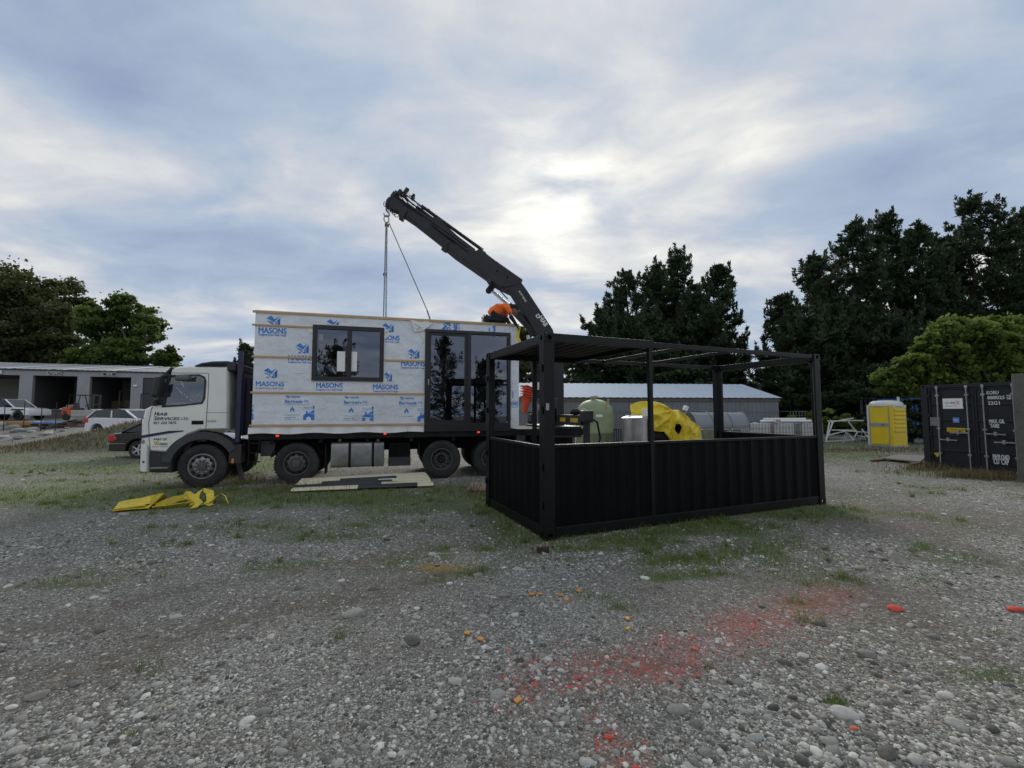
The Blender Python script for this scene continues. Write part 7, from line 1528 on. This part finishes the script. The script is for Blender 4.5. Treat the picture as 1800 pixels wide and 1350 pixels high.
# ------------------------------------------------------------------ trees
M_BARK = mat('dark_bark', (.055, .045, .036), .95, var=.3, scale=4, bump=.6, bscale=10)
M_BARKP = mat('pale_bark', (.20, .17, .13), .9, var=.3, scale=4, bump=.5)
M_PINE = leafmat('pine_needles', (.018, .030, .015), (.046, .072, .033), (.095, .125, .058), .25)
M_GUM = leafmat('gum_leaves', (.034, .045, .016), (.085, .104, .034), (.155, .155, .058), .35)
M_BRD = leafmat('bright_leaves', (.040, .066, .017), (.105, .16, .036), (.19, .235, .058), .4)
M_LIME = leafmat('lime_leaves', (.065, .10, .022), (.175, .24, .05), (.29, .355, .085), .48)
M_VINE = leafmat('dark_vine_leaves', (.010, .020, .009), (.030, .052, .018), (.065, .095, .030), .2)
M_FAR = leafmat('far_olive_leaves', (.05, .06, .035), (.10, .11, .06), (.15, .155, .09), .25)
def cards(C, size, g, asp=1.0, axis=None, flat=0.0):
    """leaf-sized quads centred at C (n,3)"""
    n = len(C); a = g.normal(size=(n, 3)) if axis is None else axis+g.normal(0, .35, (n, 3)); a /= np.linalg.norm(a, axis=1, keepdims=True)
    b = g.normal(size=(n, 3)); b[:, 2] *= (1-flat); b -= a*(a*b).sum(1, keepdims=True); b /= np.linalg.norm(b, axis=1, keepdims=True)
    s = (size*g.uniform(.6, 1.4, n))[:, None]; a = a*s*asp; b = b*s/asp
    V = np.stack([C-a*.5, C+b*.5, C+a*.5, C-b*.5], 1); return V.reshape(-1, 3)
def crown_obj(name, V, tone, m, parent):
    n = len(V)//4; me = np_mesh(name, V, np.arange(n*4).reshape(-1, 4), 4); set_attr(me, 'tone', np.repeat(np.clip(tone, 0, 1), 4)); return link(name, me, m, parent)
def limb(mb, a, b, r0, r1, g, wob=.12, n=6):
    a, b = np.array(a, float), np.array(b, float); L = np.linalg.norm(b-a); pts = []
    for i in range(n): t = i/(n-1); p = a+(b-a)*t; p = p+(g.normal(0, wob*L*.12, 3) if 0 < i < n-1 else 0); pts.append(tuple(p))
    mb.tube(pts, [r0+(r1-r0)*i/(n-1) for i in range(n)], 7); return pts
def pine(name, label, x, y, h, spread, seed, group=None, cut=.12, dense=1.0, lean=0.0, card=.42, z0=0.0, top=.25):
    g = np.random.default_rng(seed); T = thing(name, label, 'tree', (x, y, z0), 0, group); mb = MB(); limb(mb, (0, 0, -.3), (lean*h, 0, h*.96), .028*h*.8, .04, g, .1, 10); C = []; tone = []; A = []
    nb = int(58*dense); br = MB()
    for i in range(nb):
        f = cut+(1-cut)*(i+.5*g.random())/nb; z = f*h; env = (min(1, (f-cut+.10)/.28)**.7)*(1-f)**.72*1.28+top*.12; L = .92*spread*env*g.uniform(.5, 1.25); az = i*2.4+g.normal(0, .5)
        up = .05+.55*f+g.normal(0, .12); ex, ey = math.cos(az)*L, math.sin(az)*L; e = np.array([ex+lean*z, ey, z+L*up]); s = np.array([lean*z, 0, z-.02*h])
        if L > spread*.25: limb(br, s, e, .012*h*.35*(1-f)+.03, .02, g, .2, 4)
        if f > .3 and L > .5:                     # upswept shoot at the branch end
            k = 46; hh = g.uniform(.5, 1.3); tt = g.random(k); P = g.normal(0, 1, (k, 3)); P /= np.linalg.norm(P, axis=1, keepdims=True)
            C.append(e+np.array([ex, ey, 0])/max(L, .1)*.25*tt[:, None]+P*(.30*(1-.75*tt))[:, None]+np.stack([0*tt, 0*tt, hh*tt], -1)); A.append(P*.5+[0, 0, .8]); tone.append(.35+g.uniform(-.2, .4, k))
        nc = max(3, int(L*3.0))
        for j in range(nc):
            t = .42+.58*(j+g.random())/nc; c = s+(e-s)*t+g.normal(0, .10*L+.12, 3)*np.array([1, 1, .6]); rr = (.42+.22*g.random())*(1.0-.35*t)*(.7+.03*h); k = int(58*dense*rr/.5)
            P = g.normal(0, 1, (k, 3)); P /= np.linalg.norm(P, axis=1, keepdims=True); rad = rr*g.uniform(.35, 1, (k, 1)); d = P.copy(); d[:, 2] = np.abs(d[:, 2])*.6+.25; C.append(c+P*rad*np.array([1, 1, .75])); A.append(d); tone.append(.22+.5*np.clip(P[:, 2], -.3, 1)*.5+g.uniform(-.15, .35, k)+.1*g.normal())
    # leader tuft
    for j in range(10):
        k = 22; c = np.array([lean*h, 0, h*(.93+.075*j/10)])+g.normal(0, .12*(1-j/11), 3); P = g.normal(0, 1, (k, 3)); P /= np.linalg.norm(P, axis=1, keepdims=True); C.append(c+P*.35*(1.1-j/11)); A.append(P*.5+[0, 0, .6]); tone.append(g.uniform(.2, .7, k))
    C = np.concatenate(C); A = np.concatenate(A); tone = np.concatenate(tone)
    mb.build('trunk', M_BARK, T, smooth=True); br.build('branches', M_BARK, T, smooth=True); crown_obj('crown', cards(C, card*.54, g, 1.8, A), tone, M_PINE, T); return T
def broad(name, label, x, y, lobes, m, seed, trunk_h, tr, card, nleaf, group=None, cat='tree', bark=None, z0=0.0, hollow=.45, clump=.55):
    """lobes: (dx, dy, z, rx, ry, rz)"""
    g = np.random.default_rng(seed); T = thing(name, label, cat, (x, y, z0), 0, group); mb = MB(); vol = np.array([l[3]*l[4]*l[5] for l in lobes])**.67; vol /= vol.sum(); C = []; tone = []; br = MB()
    cx = np.mean([l[0] for l in lobes]); limb(mb, (cx*.2, 0, -.3), (cx*.5, 0, trunk_h), tr, tr*.6, g, .15, 6)
    for l, v in zip(lobes, vol):
        c = np.array(l[:3]); R3 = np.array(l[3:]); n = int(nleaf*v); nc = max(4, int(n/110)); limb(br, (cx*.5, 0, trunk_h*.95), tuple(c-[0, 0, R3[2]*.2]), tr*.5, tr*.12, g, .3, 6)
        for q in range(nc):
            d = g.normal(size=3); d /= np.linalg.norm(d); rr = hollow+(1-hollow)*g.random()**.5; p = c+d*R3*rr
            if q % 3 == 0: limb(br, tuple(c-[0, 0, R3[2]*.2]), tuple(p), tr*.14, .015, g, .3, 4)
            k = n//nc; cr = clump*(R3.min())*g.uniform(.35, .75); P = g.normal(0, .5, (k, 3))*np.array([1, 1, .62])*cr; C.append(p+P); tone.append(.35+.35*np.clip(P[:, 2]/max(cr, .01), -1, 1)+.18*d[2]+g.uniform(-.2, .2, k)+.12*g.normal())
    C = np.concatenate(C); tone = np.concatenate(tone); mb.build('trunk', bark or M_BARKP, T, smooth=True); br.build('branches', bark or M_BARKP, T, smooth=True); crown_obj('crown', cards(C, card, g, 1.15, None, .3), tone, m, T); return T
def px2(u, v, Y): return dep(u, v, Y)
# left: two big broadleaf trees behind the workshop
def lob(u, v, Y, ru, rv, base, dy=0.0, k=1.0): p = dep(u, v, Y); return (p.x-base[0], dy, p.z-base[2], ru*Y/F, ru*Y/F*.8, rv*Y/F)
Y = 62; b = (dep(70, 700, Y).x, Y, 1.0)
broad('gum_tree', 'broad dark olive gum tree towering behind the workshop roof', b[0], Y, [lob(-30,530,Y,60,50,b),(lob(40,520,Y,60,46,b,-2)),lob(100,525,Y,46,38,b,1),lob(30,585,Y,70,40,b,2),lob(115,575,Y,42,42,b,-2),lob(-60,580,Y,60,50,b,0),lob(70,610,Y,60,30,b,-3),lob(60,640,Y,110,30,b,3),lob(-20,640,Y,60,34,b,-1),lob(140,625,Y,45,34,b,0)], M_GUM, 11, 6.0, .55, .42, 52000, bark=M_BARKP, z0=1.0, clump=.75, hollow=.25)
Y = 56; b = (dep(215, 700, Y).x, Y, 1.0)
broad('leafy_tree', 'fresh green broadleaf tree right of the gum behind the workshop', b[0], Y, [lob(215,545,Y,30,27,b),lob(180,565,Y,30,30,b,-1),lob(245,570,Y,30,32,b,1),lob(268,595,Y,20,26,b,-1),lob(190,605,Y,40,30,b,2),lob(290,622,Y,18,16,b,0),lob(240,622,Y,38,22,b,-2),lob(160,630,Y,40,24,b,0),lob(302,640,Y,14,14,b,1),lob(200,640,Y,40,26,b,0),lob(265,645,Y,34,22,b,1)], M_BRD, 12, 5.5, .4, .36, 40000, z0=1.0, clump=.75, hollow=.25)
Y = 70; b = (dep(428, 700, Y).x, Y, .5)
pine('conifer', 'distant pointed conifer showing between truck cab and wrapped building', b[0], Y, dep(425, 606, Y).z, 3.0, 40, card=.5, cut=.1)
pine('conifer', 'small distant conifer just right of the pointed one by the truck headboard', dep(441, 700, Y).x, Y+3, dep(441, 622, Y).z, 2.6, 41, card=.5, cut=.1)
# middle group of pines
P_ = [(1060,545,44,4.4,'left-hand bushy pine of the clump beyond the shed'),(1105,482,46,5.0,'dense pine in the clump beyond the shed, left of the tallest'),(1150,470,48,5.2,'pine standing close behind the tallest of the clump beyond the shed'),(1190,450,45,5.4,'tallest dark pine of the clump beyond the shed'),(1262,468,43,3.4,'slender pine with twin pointed tips at the right of the clump beyond the shed'),(1225,520,41,4.2,'shorter pine filling the clump in front of the slender one'),(1080,560,42,4.4,'low pine at the front of the clump beyond the shed'),(1140,560,40,4.6,'low spreading pine right behind the pale shed roof'),(1288,640,44,2.4,'low dark pine right of the slender one, above the shed end')]
for i, (u, v, Y, sp, lb) in enumerate(P_): p = dep(u, v, Y); pine('pine_tree', lb, p.x, Y, p.z, sp*1.05, 60+i, 'pines beyond the shed', cut=.06, dense=1.05, lean=.0)
p = dep(1195, 655, 36); broad('cedar_bush', 'light green feathery conifer low behind the shed roof', p.x, 36, [(-1.6,0,3.6,1.6,1.2,1.1),(0,0,4.2,2.0,1.4,1.3),(1.6,0,3.6,1.5,1.2,1.0),(0,0,2.8,3.0,1.4,1.0)], M_VINE, 70, 2.5, .2, .34, 6000, bark=M_BARK)
# right-hand row of tall pines
P_ = [(1375,520,36,2.3,'shortest pine at the left end of the tall row, apart from the others'),(1430,455,38,4.2,'pine at the left end of the tall row behind the totes'),(1500,392,40,4.8,'tall flat-topped pine of the row behind the far containers'),(1557,378,42,5.0,'tall pine in the row with a narrow pointed crown'),(1612,400,40,5.0,'dense tall pine in the row above the yellow toilet'),(1708,350,41,5.8,'tallest pine of the row, above the lettered container'),(1792,378,42,5.2,'tall pine of the row above the concrete post'),(1660,420,44,4.8,'pine standing back in the row between two tall ones'),(1470,540,35,4.0,'lower pine in front of the tall row behind the scrap heap'),(1560,560,34,4.4,'lower pine in front of the tall row beside the lime tree'),(1420,560,34,3.6,'lower pine in front of the tall row nearest the black frame'),(1850,400,42,5.2,'pine of the tall row beyond the concrete post')]
for i, (u, v, Y, sp, lb) in enumerate(P_): p = dep(u, v, Y); pine('pine_tree', lb, p.x, Y, p.z, sp, 80+i, 'tall pines on the right', cut=.05, dense=1.15, card=.40)
# bright tree over the lettered container
Y = 22.5; b = (dep(1760, 700, Y).x, Y+2, 0)
broad('lime_tree', 'bright lime green broadleaf tree spreading over the lettered container', b[0], Y, [lob(1690,590,Y,55,30,b),lob(1765,578,Y,50,26,b,1),lob(1640,610,Y,36,26,b,-.5),lob(1600,645,Y,36,26,b,0),lob(1700,630,Y,60,34,b,1),lob(1790,620,Y,50,40,b,1.5),lob(1850,590,Y,60,40,b,1),lob(1640,660,Y,50,24,b,.8),lob(1740,665,Y,60,24,b,1.5),lob(1680,650,Y,70,40,b,1.2),lob(1600,670,Y,40,30,b,.6),lob(1780,650,Y,60,40,b,1),lob(1720,600,Y,60,30,b,.2)], M_LIME, 21, 2.0, .18, .20, 60000, bark=M_BARK, hollow=.35, clump=.6)
# vine-grown bush by the toilet
p = gnd(1618, 782); broad('vine_bush', 'dark leafy bush climbing between the yellow toilet and the lettered container', p.x+.2, p.y+.6, [(-.2,0,.5,.8,.6,.6),(0,.2,1.2,.7,.6,.7),(.3,.2,1.9,.7,.6,.6),(.8,.4,.9,.7,.6,.9),(-.5,-.1,.35,.5,.5,.4)], M_VINE, 22, .8, .05, .11, 7000, cat='bush', bark=M_BARK, hollow=.2)
p = dep(1460, 760, 26.5); broad('green_bush', 'low bright green bush sprawling behind the white scrap frames', p.x, 26.5, [(-1.6,0,.9,1.0,.8,.6),(-.4,0,1.2,1.2,.8,.6),(.8,0,.9,1.1,.8,.6),(1.6,0,.6,.7,.6,.5),(-2.6,0,.8,.8,.6,.5)], M_LIME, 23, .5, .06, .17, 6500, cat='bush', bark=M_BARK, hollow=.3)
p = dep(1520, 765, 25.5); broad('scrub_bush', 'dry brownish scrub beside the yellow toilet door', p.x, 25.3, [(0,0,.7,.8,.6,.7),(.6,0,.5,.6,.5,.5)], leafmat('scrub_leaves', (.02, .022, .012), (.05, .052, .026), (.10, .09, .045), .2), 24, .4, .05, .12, 2200, cat='bush', bark=M_BARK, hollow=.2)
for (u, Y, lb, s, z) in ((1350, 75, 'hazy olive tree far off between the two pine groups', 27, 664), (1320, 80, 'low hazy olive tree far off above the shed end', 29, 676), (985, 58, 'pale green tree top beside the crane boom', 30, 600), (925, 52, 'olive tree showing between wrapped building and crane', 36, 590)):
    p = dep(u, z, Y); r = s*Y/F; broad('distant_tree', lb, p.x, Y, [(0,0,p.z-r*.3,r*.8,r*.7,r*.9),(-r*.7,0,p.z-r*1.1,r*.8,r*.7,r*.8),(r*.7,0,p.z-r*1.1,r*.8,r*.7,r*.8),(0,0,p.z-r*1.8,r*1.2,r,r*.9)], M_FAR if u > 1300 else M_GUM, 30+int(u), max(1.5, p.z-r*2), .3, .5, 5000, hollow=.3)
# low far scrub and hedge behind everything (fills the gaps under the trees)
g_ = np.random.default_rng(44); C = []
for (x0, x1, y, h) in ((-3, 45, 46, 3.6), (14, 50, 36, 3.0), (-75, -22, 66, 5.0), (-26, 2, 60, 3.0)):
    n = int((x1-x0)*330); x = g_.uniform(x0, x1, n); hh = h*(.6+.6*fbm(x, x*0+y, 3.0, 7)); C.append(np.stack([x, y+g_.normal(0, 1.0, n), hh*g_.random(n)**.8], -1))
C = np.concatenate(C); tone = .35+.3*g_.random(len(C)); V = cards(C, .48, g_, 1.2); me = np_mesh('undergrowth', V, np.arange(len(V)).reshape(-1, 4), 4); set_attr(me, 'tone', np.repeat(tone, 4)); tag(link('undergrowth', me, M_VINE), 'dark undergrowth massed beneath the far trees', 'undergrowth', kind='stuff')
# conifers behind the viewer, seen only as reflections in the glazing
for k, (x, y, h, sp, lb) in enumerate(((9.0, -16.5, 8.8, 2.0, 'tall conifer reflected in the sliding door glass'), (12.8, -15.5, 6.6, 2.2, 'smaller conifer reflected in the fixed door pane'), (-.6, -17, 7.2, 2.4, 'conifer reflected low in the window panes'))): pine('conifer', lb, x, y, h, sp, 140+k, cut=.04, dense=.8, card=.26)
